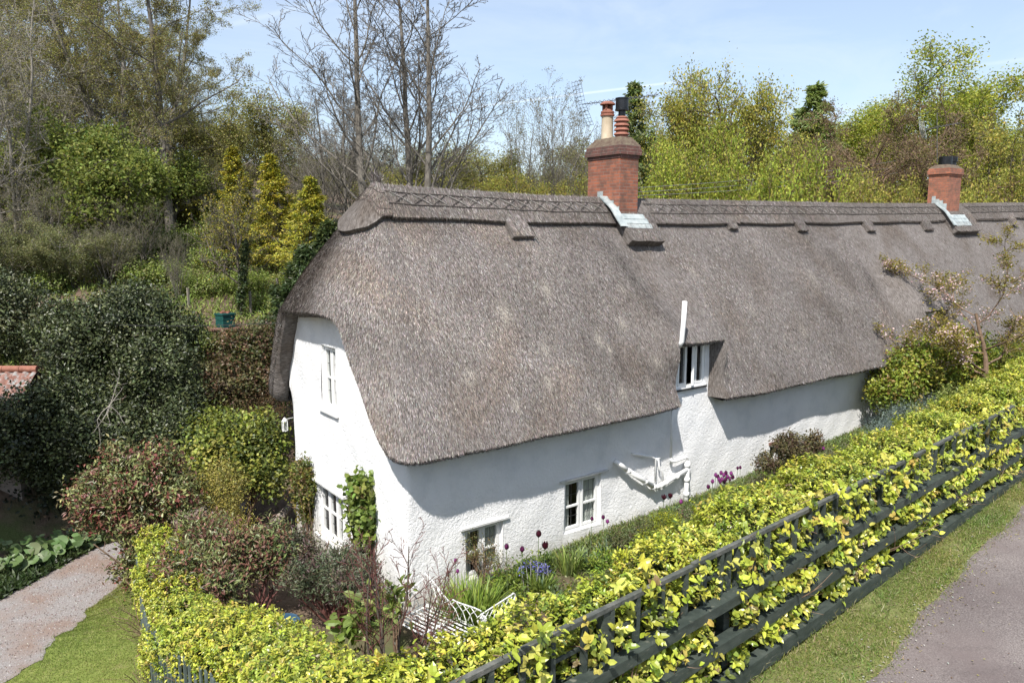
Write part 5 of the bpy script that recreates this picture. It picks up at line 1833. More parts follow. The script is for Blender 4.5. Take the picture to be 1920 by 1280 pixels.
GOLD = [(.56, .51, .07), (.44, .44, .06), (.62, .55, .12), (.22, .25, .045)]
GOLDD = [(.34, .29, .035), (.16, .17, .04), (.08, .10, .03), (.44, .36, .05)]
for nm, lab, px, top, w_, dp, H, R, tiers, nn_, cols, L, dr in [
        ('golden_cypress', 'golden yellow cypress, rightmost of three beside the roof', 590, 336, 100, 31, 6.0, 2.0, 110, 20000, GOLD + [(.09, .12, .03)], .13, -.08),
        ('golden_cypress', 'golden yellow cypress, tall middle one of three beside the roof', 520, 293, 100, 33, 7.4, 2.0, 110, 20000, GOLD + GOLDD, .13, -.08),
        ('golden_cypress', 'golden green cypress, leftmost of three beside the roof', 450, 278, 85, 34, 8.0, 1.8, 100, 17000, GOLDD + GOLD[:2], .13, -.08),
        ('dark_cypress', 'dark green cypress behind the thatched gable', 625, 418, 160, 28, 4.4, 2.2, 100, 18000, DARKG, .15, -.2),
        ('dark_cypress', 'low dark evergreen between golden cypresses and the roof', 575, 465, 130, 26, 2.9, 1.8, 80, 14000, DARKG[:3], .14, -.2),
        ('spruce_tree', 'tall dark spruce with pointed top behind the main chimney', 1180, 160, 120, 43, 9.8, 2.6, 100, 13000, [(.15, .21, .08), (.20, .26, .09), (.24, .27, .12)], .19, -.12),
        ('larch_tree', 'dark green drooping larch left of the broad green oak', 1508, 160, 260, 50, 10.6, 3.6, 110, 20000, [(.24, .31, .11), (.30, .36, .13), (.16, .21, .07)], .21, -.16)]:
    t = conifer(nm, lab, (0, 0, 0), H, R, tiers, nn_, cols, L=L, droop=dr)
    place(t, px, top, w_, dp, 0)

# the big wood on the hillside at the left
WL = OLIVE + [(.18, .13, .07)]
wood1 = tree_proto('woodland_tree', 'tall budding oak whose dark trunk stands right of the wood edge', LV_WOOD, 17.5, .30, stems=1, leaf=dict(n=11000, L=.10, cols=WL, per=3, last=2), bark='ash_bark')
place(wood1, 305, -130, 260, 38, 0)
wood2 = tree_proto('woodland_tree', 'tall budding oak with forked trunk in the middle of the left wood', LV_WOOD, 18.5, .24, stems=2, spread=.12, leaf=dict(n=12000, L=.10, cols=WL + [(.30, .31, .08)], per=3, last=2), bark='ash_bark')
place(wood2, 200, -120, 330, 42, 0)
wood3 = tree_proto('pale_tree', 'pale barked bare tree with many white twigs at the far left', LV_WOOD, 15.0, .15, stems=3, spread=.12, bark='pale_bark', leaf=dict(n=5500, L=.10, cols=OLIVE, per=2, last=2))
place(wood3, 45, -60, 250, 33, 0)
syc = tree_proto('sycamore_tree', 'fresh green sycamore low in front of the left wood', LV_OAK, 5.2, .14, leaf=dict(n=6500, L=.14, cols=[(.18, .225, .055), (.23, .27, .065), (.12, .16, .04), (.28, .30, .08)], per=3, last=2, sp=.25))
place(syc, 222, 235, 190, 32, 0)
wil = tree_proto('willow_bush', 'grey green willow bush above the dark holly', LV_BUSH, 2.7, .05, stems=7, spread=.55, bark='pale_bark', leaf=dict(n=11000, L=.08, cols=[(.21, .22, .10), (.15, .165, .07), (.26, .26, .13)], per=3, last=2, asp=.4), cat='bush')
place(wil, 130, 425, 210, 28.5, 0)
G2 = 'trees and bushes on the left hillside'
for src, px, top, w_, dp, rz, lab in [
        (wood1, 352, 30, 150, 47, 2.0, 'shorter budding oak at the right border of the left wood'), (wood2, 110, -100, 350, 46, 1.3, 'budding forked oak behind the pale barked tree'), (wood2, -30, -100, 350, 44, 3.3, 'budding forked oak cut by the left picture edge'),
        (wood1, 60, -60, 330, 52, 4.0, 'budding oak deep in the wood behind the pale tree'), (wood1, 165, -20, 330, 55, 5.0, 'budding oak deep in the middle of the left wood'), (wood2, 250, 0, 280, 58, 2.6, 'budding forked oak deep in the wood behind the dark trunk'),
        (wood2, 300, -60, 300, 52, 5.2, 'budding forked oak filling the wood behind the dark trunk'), (wood1, 230, -80, 260, 48, 3.1, 'budding oak between the two nearest trunks of the wood'), (wood2, 20, -40, 330, 60, 4.4, 'budding forked oak far back at the left edge'), (wood2, 370, 120, 200, 60, .8, 'low budding forked oak at the thin end of the wood'), (sal, 150, 330, 240, 40, 2.4, 'bare twiggy thicket at the feet of the left wood'), (sal, 300, 350, 200, 46, 3.9, 'bare twiggy thicket right of the dark trunk'),
        (wood3, 110, 60, 230, 39, 2.2, 'pale barked tree second from the left edge'), (oakA, 385, 205, 190, 50, 3.0, 'olive oak below the right border of the left wood'), (oakA, 300, 180, 260, 60, .5, 'olive oak deep behind the dark trunk'),
        (oakA, 120, 150, 300, 62, 1.5, 'olive oak deep behind the pale trees'), (oakA, 0, 150, 300, 60, 2.5, 'olive oak deep at the left edge'), (wood3, -40, 0, 240, 30, 4.4, 'pale barked tree cut by the left edge'),
        (oakA, 440, 230, 180, 56, 4.2, 'olive oak low behind the leftmost golden cypress'),
        (syc, 150, 215, 180, 36, 2.0, 'second fresh green sycamore beside the pale trees'), (syc, 335, 290, 170, 40, 4.0, 'small green sycamore below the dark trunk'), (syc, 20, 250, 190, 36, 5.0, 'green sycamore at the far left edge'),
        (haz2, 370, 370, 170, 42, 1.0, 'brownish undergrowth bush right of the dark trunk'), (sal, 265, 372, 150, 31, 1.0, 'bare brown bramble bush below the dark trunk'), (sal, 60, 330, 220, 30, 3.0, 'bare twiggy bush below the pale trees'),
        (sal, 330, 430, 60, 28, 5.0, 'thin pale sapling on the grassy slope'), (sal, 205, 415, 160, 29, 2.0, 'bare twiggy bush above the dark holly'), (wil, 15, 415, 210, 28, 2.0, 'grey green willow bush at the left edge'),
        (syc, 60, 440, 200, 31, 1.0, 'low green sycamore sapling behind the grey willow'), (haz2, 480, 400, 170, 44, 3.0, 'low yellowish bush behind the golden cypresses')]:
    place(src, px, top, w_, dp, rz, lab, G2)
# unseen holly tree added off to the left to shade the drive's far edge
hs = spot(-560, 13.2)
shrub('added_shade_holly', 'tall dark holly tree beside the drive, left of the view', [(-8.7, 7.2, 6.2, 2.0, 1.7, 1.7), (-10.0, 7.6, 5.4, 2.0, 1.8, 1.8), (-11.6, 8.0, 5.6, 2.2, 2.0, 2.0)], 30000, .14, .09, [(.030, .047, .020), (.045, .066, .026)], mat='gloss_leaf', clump=.2, stems=7, base=v3(-10.5, 8.2, gz1(-10.5, 8.2)), cat='tree', shell=.2)
# ivy clad tree between the slope and the cypresses
ivt = tree_proto('ivy_clad_tree', 'slim leaning tree with ivy on its trunk in front of the golden cypresses', LV_OAK, 5.2, .10, leaf=dict(n=1300, L=.10, cols=GOLDD + OLIVE, per=3, last=1), lean=(.1, -.1))
p = v3(0, 0, 0)
iv = MB()
blob_leaves(iv, [(p[0] + .05 * k, p[1] - .04 * k, p[2] + .5 + .42 * k, .16, .16, .34) for k in range(7)], 3200, .09, .08, [(.035, .055, .018), (.06, .085, .025), (.09, .11, .035)], clump=.05)
iv.build('ivy', M['gloss_leaf'], ivt)
place(ivt, 437, 330, 150, 27, 0)


def onx(px, py, X):
    d = FW + RT * (px - 960) / FPX + UP * (640 - py) / FPX
    return EYE + d * ((X - EYE[0]) / d[0])


def ony(px, py, Y):
    d = FW + RT * (px - 960) / FPX + UP * (640 - py) / FPX
    return EYE + d * ((Y - EYE[1]) / d[1])


def onz(px, py, Z):
    d = FW + RT * (px - 960) / FPX + UP * (640 - py) / FPX
    return EYE + d * ((Z - EYE[2]) / d[2])


def ell(px, py, dp, rx, ry=None, rz=None):
    p = pt(px, py, dp)
    return (*p, rx, rx if ry is None else ry, rx * .8 if rz is None else rz)


# ------------------------------------------------------------------ shrubs west of the cottage
HOLLY = [(.040, .052, .020), (.060, .076, .028), (.022, .030, .012), (.105, .125, .050)]
shrub('holly_bush', 'large dark glossy holly rising above the tiled shed', [ell(225, 610, 20.5, 1.25, 1.3, .95), ell(290, 690, 19.5, .95, 1.0, .8), ell(150, 660, 20, 1.0, 1.1, .8), ell(330, 620, 21, .80, .9, .6), ell(180, 730, 19.6, .9, .9, .7), ell(345, 745, 19.3, .55, .6, .55), ell(265, 565, 21.3, .8, .9, .45), ell(110, 610, 21.2, .7, .8, .7)],
      52000, .10, .06, HOLLY, mat='gloss_leaf', clump=.15, shell=.5, stems=9)
shrub('holly_bush', 'dark overhanging holly shading the far edge of the drive', [ell(40, 812, 18.0, 1.3, 1.2, .85), ell(30, 770, 17.6, 1.0, .5, .50), ell(95, 735, 18.0, .5, .5, .5), ell(160, 800, 18.3, 1.0, 1.1, .85), ell(250, 815, 18.3, .95, 1.0, .85), ell(340, 820, 18, .70, .8, .75), ell(-70, 815, 17.6, 1.4, 1.4, .95), ell(250, 885, 18.5, .9, .9, .65), ell(190, 755, 19, .85, .9, .55), ell(100, 860, 18.2, 1.0, 1.0, .6)],
      46000, .10, .06, HOLLY, mat='gloss_leaf', clump=.14, shell=.5, stems=9, base=spot(140, 20))
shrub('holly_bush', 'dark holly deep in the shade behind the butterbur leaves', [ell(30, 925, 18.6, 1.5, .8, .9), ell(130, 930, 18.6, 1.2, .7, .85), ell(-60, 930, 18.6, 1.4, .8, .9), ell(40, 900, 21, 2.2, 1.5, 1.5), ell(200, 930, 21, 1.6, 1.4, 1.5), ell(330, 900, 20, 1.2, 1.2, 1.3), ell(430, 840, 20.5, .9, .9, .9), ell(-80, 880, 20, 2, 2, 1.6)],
      22000, .11, .07, [(.014, .02, .009), (.022, .033, .013)], mat='gloss_leaf', clump=.2, stems=6)  # leaf colours darkened further to paint in deep shade under the hollies
shrub('holly_bush', 'grey green holly at the left picture edge', [ell(15, 610, 22, .9, 1.0, 1.0), ell(-50, 570, 22, 1.2, 1.3, 1.2), ell(40, 555, 22.5, .7, .7, .6)],
      14000, .10, .06, HOLLY + [(.09, .10, .05)], mat='gloss_leaf', clump=.15, stems=6)
# dead pale twigs caught in the holly
m = MB()
p = pt(205, 760, 17.3)
wood(m, grow(np.repeat(p[None], 7, 0), v3(.2, -.3, -.2) + RNG.normal(0, .7, (7, 3)), U(.5, 1.1, 7), np.full(7, .012), [dict(seg=5, wob=.2), dict(n=4, len=.5, seg=4, ang=45, rr=.6, wob=.2)]), (4, 3))
t = thing('dead_branch', 'pale dead branches caught in the front of the dark holly', 'branch', p)
m.build('twigs', M['pale_bark'], t)

shrub('ivy_shrub', 'brownish ivy mound left of the thatched eave', [ell(460, 660, 21.5, .95, .9, .75), ell(500, 640, 21.5, .6, .6, .5), ell(430, 720, 20.5, .8, .8, .7), ell(500, 720, 21, .5, .5, .6)], 16000, .09, .065,
      [(.12, .105, .045), (.09, .065, .04), (.16, .145, .06), (.065, .08, .025), (.17, .10, .06)], clump=.12, stems=14)
shrub('bramble_bush', 'rusty brown bramble tangle below the eave', [ell(490, 775, 20, .75, .6, .45), ell(440, 780, 20, .5, .5, .5)], 6000, .05, .02, [(.16, .095, .05), (.11, .06, .035), (.12, .11, .04)], clump=.15, stems=30)
shrub('currant_shrub', 'leafy yellow green shrub beside the far corner of the gable', [ell(440, 850, 17.5, 1.05, 1.0, .85), ell(490, 830, 17.5, .6, .6, .7), ell(400, 810, 18, .65, .6, .55), ell(500, 890, 17, .5, .5, .5)], 16000, .105, .075,
      [(.25, .28, .05), (.18, .22, .04), (.33, .33, .07), (.10, .13, .03), (.07, .09, .025)], clump=.13, stems=12)
shrub('small_leaved_shrub', 'golden small leaved shrub between the red shrub and the gable', [ell(415, 920, 15.2, .50, .5, .62), ell(405, 985, 14.8, .42, .4, .5), ell(440, 1000, 14.6, .35, .35, .4)], 13000, .04, .025,
      [(.32, .28, .06), (.22, .2, .05), (.40, .34, .09), (.13, .12, .04)], clump=.09, stems=16)
shrub('photinia_bush', 'round red leaved bush beside the gravel drive', [ell(250, 910, 14.6, .72, .7, .55), ell(195, 955, 14.4, .50, .5, .40), ell(300, 880, 14.7, .50, .5, .42), ell(275, 1000, 14.3, .50, .5, .48), ell(250, 1065, 14.1, .30, .3, .34), ell(155, 930, 14.6, .28, .3, .20), ell(220, 850, 14.8, .26, .26, .18), ell(330, 930, 14.4, .36, .36, .4), ell(180, 900, 14.7, .3, .3, .2)], 19000, .10, .045,
      [(.17, .055, .045), (.12, .07, .045), (.15, .175, .06), (.21, .075, .055), (.23, .235, .09), (.07, .085, .03), (.17, .15, .06)], w=[1.5, 1.2, 3.0, .7, 2.0, 1.6, 1.4], mat='gloss_leaf', clump=.11, stems=12, shell=.5, base=spot(255, 14.4))
shrub('pieris_bush', 'dark bronze bush with red shoots in front of the gable', [ell(430, 1045, 12.8, .60, .6, .52), ell(340, 1080, 11.6, .42, .4, .48), ell(510, 1030, 13.0, .55, .5, .45), ell(400, 1110, 11.5, .45, .4, .4), ell(380, 1000, 13.2, .4, .4, .4)], 13000, .10, .036,
      [(.15, .08, .055), (.13, .155, .055), (.19, .09, .065), (.07, .085, .03), (.21, .22, .09), (.17, .19, .07)], mat='gloss_leaf', clump=.10, stems=18, stem_mat='red_bark', base=spot(425, 12.4), up=.8)
shrub('purple_sage', 'grey green bush with purple shoots under the gable window', [ell(590, 1075, 12.6, .50, .5, .38), ell(660, 1085, 12.2, .45, .45, .36), ell(560, 1025, 13.0, .33, .35, .26), ell(650, 1045, 12.8, .28, .3, .22)], 8500, .085, .026,
      [(.11, .135, .075), (.15, .095, .09), (.085, .11, .06), (.2, .21, .13), (.06, .055, .04)], clump=.09, stems=22, stem_mat='red_bark', base=spot(610, 12.6))
m = MB(); q = onz(532, 1158, -.70); m.lathe(q + v3(0, 0, -.55), [(.0, 0), (.20, 0.01), (.26, .45), (.28, .47), (.28, .50), (.24, .50), (.23, .42), (0, .40)], 20)
t = thing('garden_trug', 'blue plastic tub half hidden behind the laurel hedge', 'tub', q + v3(0, 0, -.55)); m.build('tub', M['blue_plastic'], t, smooth=False)
q = onz(520, 975, -.6)
m = MB(); m.tube([q + v3(-.5, -.35, -.1), q + v3(0, 0, 0), q + v3(.45, .35, .15)], [.10, .11, .09], 9)
t = thing('fallen_log', 'pale weathered log lying by the far corner of the gable', 'log', q); m.build('log', M['stone'], t)

# climbers on the gable wall
c = onx(572, 890, -.10)
climb1 = thing('wall_climber', 'honeysuckle climbing the far end of the gable', 'climber', v3(-.1, c[1], -1.0))
f = MB()
blob_leaves(f, [(-.13, c[1], c[2], .16, .42, .34), (-.12, c[1] + .1, c[2] - .42, .14, .38, .36), (-.12, c[1] - .18, c[2] - .25, .14, .30, .34), (-.12, c[1] + .05, c[2] - .8, .10, .22, .3)], 5200, .075, .055, [(.20, .22, .05), (.13, .16, .035), (.28, .24, .06), (.09, .11, .03), (.17, .11, .05)], clump=.08)
f.build('foliage', M['leaf'], climb1)
s = MB(); k = 16
st = np.stack([np.full(k, -.06), c[1] + RNG.normal(0, .18, k), np.full(k, -1.0)], 1)
wood(s, grow(st, v3(0, 0, 1) + RNG.normal(0, .06, (k, 3)) * v3(.2, 1, 1), np.full(k, c[2] + 1.0), np.full(k, .012), [dict(seg=8, wob=.06), dict(n=3, len=.3, seg=3, ang=30, rr=.6)]), (4, 3))
s.build('stems', M['brown_bark'], climb1)
c = onx(684, 930, -.10)
climb2 = thing('wall_climber', 'broad leaved hydrangea climber beside the near corner of the gable', 'climber', v3(-.1, c[1], -1.0))
f = MB()
blob_leaves(f, [(-.15, c[1], c[2] + .12, .18, .26, .26), (-.14, c[1] - .02, c[2] - .25, .18, .28, .30), (-.14, c[1], c[2] - .62, .17, .24, .3), (-.13, c[1] + .04, c[2] - .95, .14, .2, .26)], 2300, .12, .10, [(.20, .27, .055), (.14, .20, .04), (.27, .31, .08), (.15, .12, .05)], clump=.09, shape='oval', w=[3, 3, 2, 1])
f.build('foliage', M['leaf'], climb2)
s = MB(); k = 10
st = np.stack([np.full(k, -.08), c[1] + RNG.normal(0, .1, k), np.full(k, -1.0)], 1)
wood(s, grow(st, v3(0, 0, 1) + RNG.normal(0, .05, (k, 3)), np.full(k, c[2] + 1.0), np.full(k, .012), [dict(seg=8, wob=.05), dict(n=3, len=.25, seg=3, ang=40, rr=.6)]), (4, 3))
s.build('stems', M['brown_bark'], climb2)

# bare red stemmed shrub in front of the near corner
p = spot(722, 9.9)
t = thing('bare_rose_shrub', 'bare shrub of dark red twigs in front of the near corner of the cottage', 'shrub', p)
k = 7
az = np.linspace(0, 6.28, k, endpoint=False)
st = p + np.stack([np.cos(az) * .16, np.sin(az) * .16, np.full(k, -.05)], 1)
lv = grow(st, np.stack([np.cos(az) * .22, np.sin(az) * .22, np.ones(k)], 1), U(2.2, 3.0, k), np.full(k, .026), [dict(seg=9, wob=.08, up=.03, tip=.3), dict(n=9, len=.40, ang=30, asd=8, seg=6, wob=.12, up=.08, rr=.5, t=(.42, 1), shape=(1, .5)), dict(n=5, len=.45, ang=38, seg=4, wob=.14, up=.05, rr=.6, t=(.2, 1), rmin=.004), dict(n=2, len=.5, ang=36, seg=3, rr=.7, rmin=.003)])
m = MB(); wood(m, lv[:1], (7,)); m.build('main_stems', M['bark'], t)
m = MB(); wood(m, lv[1:], (5, 4, 3)); m.build('twigs', M['red_bark'], t)
f = MB(); P, D = twig_points(lv, 260, 1)
leaves(f, P, D, rand_unit(len(P)), .03, .016, pick([(.16, .05, .04), (.14, .13, .05)], len(P)), 'quad'); f.build('buds', M['leaf'], t)
shrub('hosta', 'broad pale green leaves under the bare red shrub', [ell(668, 1165, 10.3, .24, .24, .18), ell(695, 1180, 10.1, .18, .2, .16)], 190, .19, .13, [(.22, .29, .07), (.16, .22, .05), (.28, .33, .10)], shape='oval', clump=.12, stems=5, cat='plant')
shrub('hosta', 'broad green leaves left of the garden bench', [ell(740, 1125, 11.6, .16, .2, .22)], 130, .16, .09, [(.20, .27, .06), (.13, .18, .04)], shape='oval', clump=.11, stems=5, cat='plant')

# ------------------------------------------------------------------ garden bench of white wrought iron
BZ = -0.34
T0 = v3(.20, -.34, BZ)
e1, e2 = v3(.22, -.975, 0), v3(.975, .22, 0)
g0 = gz1(T0[0], T0[1] - .6)
bench = thing('garden_bench', 'white wrought iron garden bench with slatted seat and lattice back', 'bench', (T0[0], T0[1] - .6, g0))
BL, BW = 1.36, .70
m = MB()
for j in range(9):
    o_ = -e2 * (BW * j / 8)
    m.bar(T0 + o_, T0 + o_ + e1 * BL, .034, .010)
for j in (0.02, .5, .98):
    m.bar(T0 + e1 * BL * j + v3(0, 0, -.014), T0 + e1 * BL * j - e2 * BW + v3(0, 0, -.014), .03, .016)
m.build('seat', M['white_metal'], bench)
for a in (0.03, .97):
    for b in (0.02, .98):
        q = T0 + e1 * BL * a - e2 * BW * b
        m = MB(); m.tube([q + v3(0, 0, -.01), q + v3(0, 0, (g0 - BZ) * .5) + e1 * (.03 if a > .5 else -.03), v3(q[0], q[1], gz1(q[0], q[1]) - .01) + e1 * (.06 if a > .5 else -.06)], .013, 6)
        m.build('leg', M['white_metal'], bench)


def lattice(org, ax, ln, hfun, step, mb):
    """gothic lattice: pointed arches between a bottom rail and a curved top rail"""
    n = int(ln / step)
    t = np.linspace(0, 1, 25)
    mb.tube([org + ax * ln * s + v3(0, 0, hfun(s)) for s in t], .0125, 6)
    mb.tube([org + ax * ln * s + v3(0, 0, .03) for s in (0, .5, 1)], .009, 6)
    for k in range(n + 1):
        s = k / n
        for d in (-1, 1):
            s2 = s + d * 1.5 / n
            if -0.01 <= s2 <= 1.01:
                h = hfun(min(max(s2, 0), 1))
                mid = org + ax * ln * (s + (s2 - s) * .35) + v3(0, 0, h * .6)
                mb.tube([org + ax * ln * s + v3(0, 0, .02), mid, org + ax * ln * s2 + v3(0, 0, h)], .0075, 5)


m = MB(); lattice(T0, e1, BL, lambda s: .46 + .12 * math.cos(s * 6.28) * (1 if s < .5 else .4) - .16 * s, .17, m); m.build('backrest', M['white_metal'], bench)
m = MB(); lattice(T0 + v3(0, 0, 0), -e2, BW, lambda s: .50 - .20 * s, .13, m); m.build('end_panel', M['white_metal'], bench)
m = MB()
q = T0 + e1 * BL
lattice(q, e2, .78, lambda s: .30 + .05 * s, .13, m)


def scroll(o, ax, r0, turns, mb, rad=.012):
    t = np.linspace(0, turns * 6.28, 26)
    rr = r0 * (1 - .55 * t / t[-1])
    mb.tube([o + ax * (math.sin(a) * r) + v3(0, 0, math.cos(a) * r) for a, r in zip(t, rr)], rad, 6)


scroll(q + e2 * .78 + v3(0, 0, .28), e2, .08, .9, m, .016)
m.build('armrest', M['white_metal'], bench)
m = MB(); scroll(q + v3(0, 0, .20) - e2 * .02, e1, .11, 1.3, m, .013); scroll(q + v3(0, 0, .20) + e2 * .05, -e1, .09, 1.3, m, .012); m.build('scroll_end', M['white_metal'], bench)

# ------------------------------------------------------------------ flower bed along the front wall
def base_at(px, py, Y):
    p = ony(px, py, Y)
    return v3(p[0], Y, gz1(p[0], Y))


def tuft(name, label, base, n, L, W, R, cols, lean=.6, cat='plant', curl=.35, w=None, flowers=None):
    t = thing(name, label, cat, base)
    f = MB()
    az = U(0, 6.28, n); rr = R * np.sqrt(U(0, 1, n))
    P = base + np.stack([np.cos(az) * rr, np.sin(az) * rr, np.full(n, -.02)], 1)
    az2 = az + RNG.normal(0, .7, n)
    A = nrm(np.stack([np.cos(az2) * lean * U(.1, 1.2, n), np.sin(az2) * lean * U(.1, 1.2, n), np.ones(n)], 1))
    N = nrm(np.cross(np.cross(A, v3(0, 0, 1)), A) + RNG.normal(0, .15, (n, 3)))
    LL = L * U(.55, 1.15, n)
    c = pick(cols, n, w, .14)
    # two-segment arching blade
    S = nrm(np.cross(A, N))
    mid = P + A * LL[:, None] * .6
    hor = A.copy(); hor[:, 2] = 0
    end = mid + A * LL[:, None] * .32 + (hor * 0.45 - v3(0, 0, curl * .45)) * LL[:, None] * .5
    Wd = W * U(.7, 1.3, n)[:, None]
    V = np.stack([P - S * Wd * .35, P + S * Wd * .35, mid + S * Wd * .5, mid - S * Wd * .5, end], 1)
    i = np.arange(n)[:, None] * 5
    f.add(V.reshape(-1, 3), [i + np.array([[0, 1, 2, 3]]), i + np.array([[3, 2, 4]])], np.repeat(c, 5, 0))
    f.build('leaves', M['leaf'], t)
    if flowers:
        g = MB(); st = MB()
        for (dx, dy, h) in flowers['at']:
            b = base + v3(dx, dy, 0)
            top = b + v3(RNG.normal(0, .04), RNG.normal(0, .04), h)
            st.tube([b, (b + top) / 2 + v3(.01, 0, 0), top], .006, 4)
            k = 26
            z = U(0, .16, k)
            Pf = top + np.stack([RNG.normal(0, .035, k), RNG.normal(0, .035, k), -z], 1)
            leaves(g, Pf, nrm(RNG.normal(0, .6, (k, 3)) + v3(0, 0, -.5)), rand_unit(k), .035, .022, pick(flowers['cols'], k), 'quad')
        st.build('flower_stems', M['leaf'], t)
        g.build('flowers', M['petal'], t)
    return t


GRN = [(.17, .25, .035), (.12, .19, .03), (.24, .31, .05), (.09, .14, .03)]
tuft('daylily_clump', 'big bright green strappy clump beside the garden bench', base_at(885, 1092, -.95), 1200, .92, .022, .34, [(.22, .31, .05), (.16, .24, .04), (.29, .37, .07), (.11, .17, .035)], lean=.7)
tuft('daylily_clump', 'smaller strappy green clump under the bluebells', base_at(1015, 1085, -1.15), 240, .50, .026, .16, [(.24, .31, .07), (.16, .22, .05), (.10, .15, .04)], lean=.75)
tuft('bluebell_clump', 'clump of bluebells with blue flower spikes', base_at(1012, 1062, -1.0), 170, .42, .020, .18, GRN[1:], lean=.5,
     flowers=dict(at=[(-.28, .1, .56), (-.22, .05, .60), (-.12, 0, .50), (-.02, .02, .47), (.06, -.02, .52), (.12, .04, .50), (.16, -.05, .46), (.2, .02, .56), (-.15, .1, .58), (.02, .08, .55)], cols=[(.17, .17, .50), (.22, .22, .58), (.12, .12, .38)]))
tuft('iris_clump', 'pale green upright iris leaves before the curtained window', base_at(1068, 1035, -.9), 130, .62, .030, .20, [(.28, .34, .09), (.20, .27, .07), (.15, .20, .06)], lean=.5)
tuft('iris_clump', 'grey green sword leaves right of the bluebells', base_at(1105, 1040, -1.0), 110, .40, .032, .18, [(.15, .22, .12), (.20, .27, .15), (.11, .16, .08)], lean=.6)
shrub('catmint', 'low grey green mound left of the euphorbia', [(*(base_at(1175, 1000, -.9) + v3(0, 0, .15)), .45, .35, .28), (*(base_at(1215, 980, -.9) + v3(0, 0, .15)), .35, .3, .25)], 4200, .05, .02, [(.10, .13, .05), (.15, .16, .07), (.13, .10, .06), (.07, .09, .035)], clump=.07, cat='plant', stems=14)
shrub('euphorbia', 'acid yellow euphorbia mound below the soil pipe', [(*(base_at(1245, 985, -1.0) + v3(0, 0, .26)), .38, .3, .22), (*(base_at(1215, 995, -1.2) + v3(0, 0, .2)), .22, .2, .2)], 4200, .035, .022, [(.36, .37, .03), (.26, .31, .03), (.15, .2, .03)], clump=.06, cat='plant', stems=10)
shrub('bed_plant', 'dusty green foliage between bench and hedge', [(*(base_at(975, 1100, -1.6) + v3(0, 0, .12)), .32, .3, .2), (*(base_at(1000, 1120, -2.2) + v3(0, 0, .2)), .3, .3, .25)], 2600, .05, .02, [(.14, .16, .08), (.1, .12, .05), (.15, .1, .07)], clump=.07, cat='plant', stems=10)
shrub('bed_plant', 'leafy dark green plants behind the daylily clump', [(*(base_at(940, 1065, -.7) + v3(0, 0, .2)), .4, .25, .28), (*(base_at(1000, 1040, -.6) + v3(0, 0, .18)), .4, .25, .26)], 2600, .09, .035, GRN[1:] + [(.08, .12, .04)], clump=.09, cat='plant', stems=10)
shrub('climbing_rose', 'thin leafed rose trained under the low front window', [(*(ony(905, 1030, -.18)), .36, .12, .22), (*(ony(930, 1055, -.25)), .34, .14, .2), (*(ony(885, 1015, -.15)), .16, .08, .18)], 1500, .035, .02, [(.19, .19, .06), (.13, .14, .05), (.2, .14, .07)], clump=.06, cat='rose', stems=12, base=base_at(910, 1060, -.2))
shrub('azalea', 'bronze leaved azalea in front of the small far window', [(*ony(1482, 838, -.9), .44, .35, .30), (*ony(1437, 868, -.9), .25, .2, .2), (*ony(1525, 832, -.9), .22, .2, .24)], 6500, .075, .034, [(.13, .10, .05), (.10, .06, .045), (.16, .14, .06), (.07, .07, .03)], clump=.07, cat='shrub', stems=8, base=base_at(1485, 880, -.9), up=1.0)
shrub('heather', 'mauve brown heather right of the azalea', [(*ony(1570, 855, -1.0), .55, .4, .22), (*ony(1610, 838, -1.0), .4, .35, .2), (*ony(1420, 905, -1.1), .3, .3, .16)], 6000, .03, .010, [(.17, .12, .095), (.22, .17, .14), (.14, .15, .06), (.11, .09, .06)], clump=.06, cat='plant', stems=0, base=base_at(1575, 880, -1.0))
shrub('lavender', 'silvery blue green lavender mound near the end of the white wall', [(*ony(1690, 788, -1.6), .95, .55, .34), (*ony(1735, 765, -1.6), .7, .5, .3), (*ony(1650, 805, -1.5), .45, .4, .25)], 12000, .075, .010, [(.20, .26, .235), (.14, .19, .175), (.28, .34, .31), (.10, .13, .11)], clump=.10, cat='shrub', stems=12, base=base_at(1690, 815, -1.6), up=1.2, sd=.25)
shrub('escallonia', 'big leafy yellow green shrub against the far end of the white wall', [(*ony(1730, 690, -1.0), 1.5, .8, .72), (*ony(1790, 665, -1.0), 1.3, .9, .7), (*ony(1680, 735, -.9), .8, .6, .6), (*ony(1830, 720, -1.5), 1.2, .8, .6), (*ony(1675, 690, -.6), .55, .4, .45)], 26000, .11, .07, [(.28, .33, .045), (.19, .25, .035), (.36, .38, .06), (.10, .14, .025), (.27, .2, .06)], clump=.13, stems=14, base=base_at(1740, 760, -1.0))
shrub('privet_bush', 'green bush behind the hedge at the right picture edge', [(*ony(1915, 700, -2.2), 1.4, .9, .6), (*ony(1890, 680, -.9), 1.2, .7, .6), (*ony(1960, 670, -1.5), 2.0, 1.0, .9)], 16000, .10, .062, [(.17, .23, .03), (.11, .15, .025), (.25, .29, .04)], clump=.13, stems=10, base=base_at(1915, 740, -2.2))
shrub('fern_bush', 'feathery light green foliage on top of the hedge near its right end', [(*ony(1800, 755, -3.0), 1.0, .5, .28), (*ony(1740, 785, -3.2), .6, .4, .22), (*ony(1870, 735, -3.2), .8, .5, .3)], 7000, .10, .03, [(.22, .27, .06), (.30, .33, .10), (.15, .2, .05)], clump=.11, stems=8, base=base_at(1800, 790, -3.0))

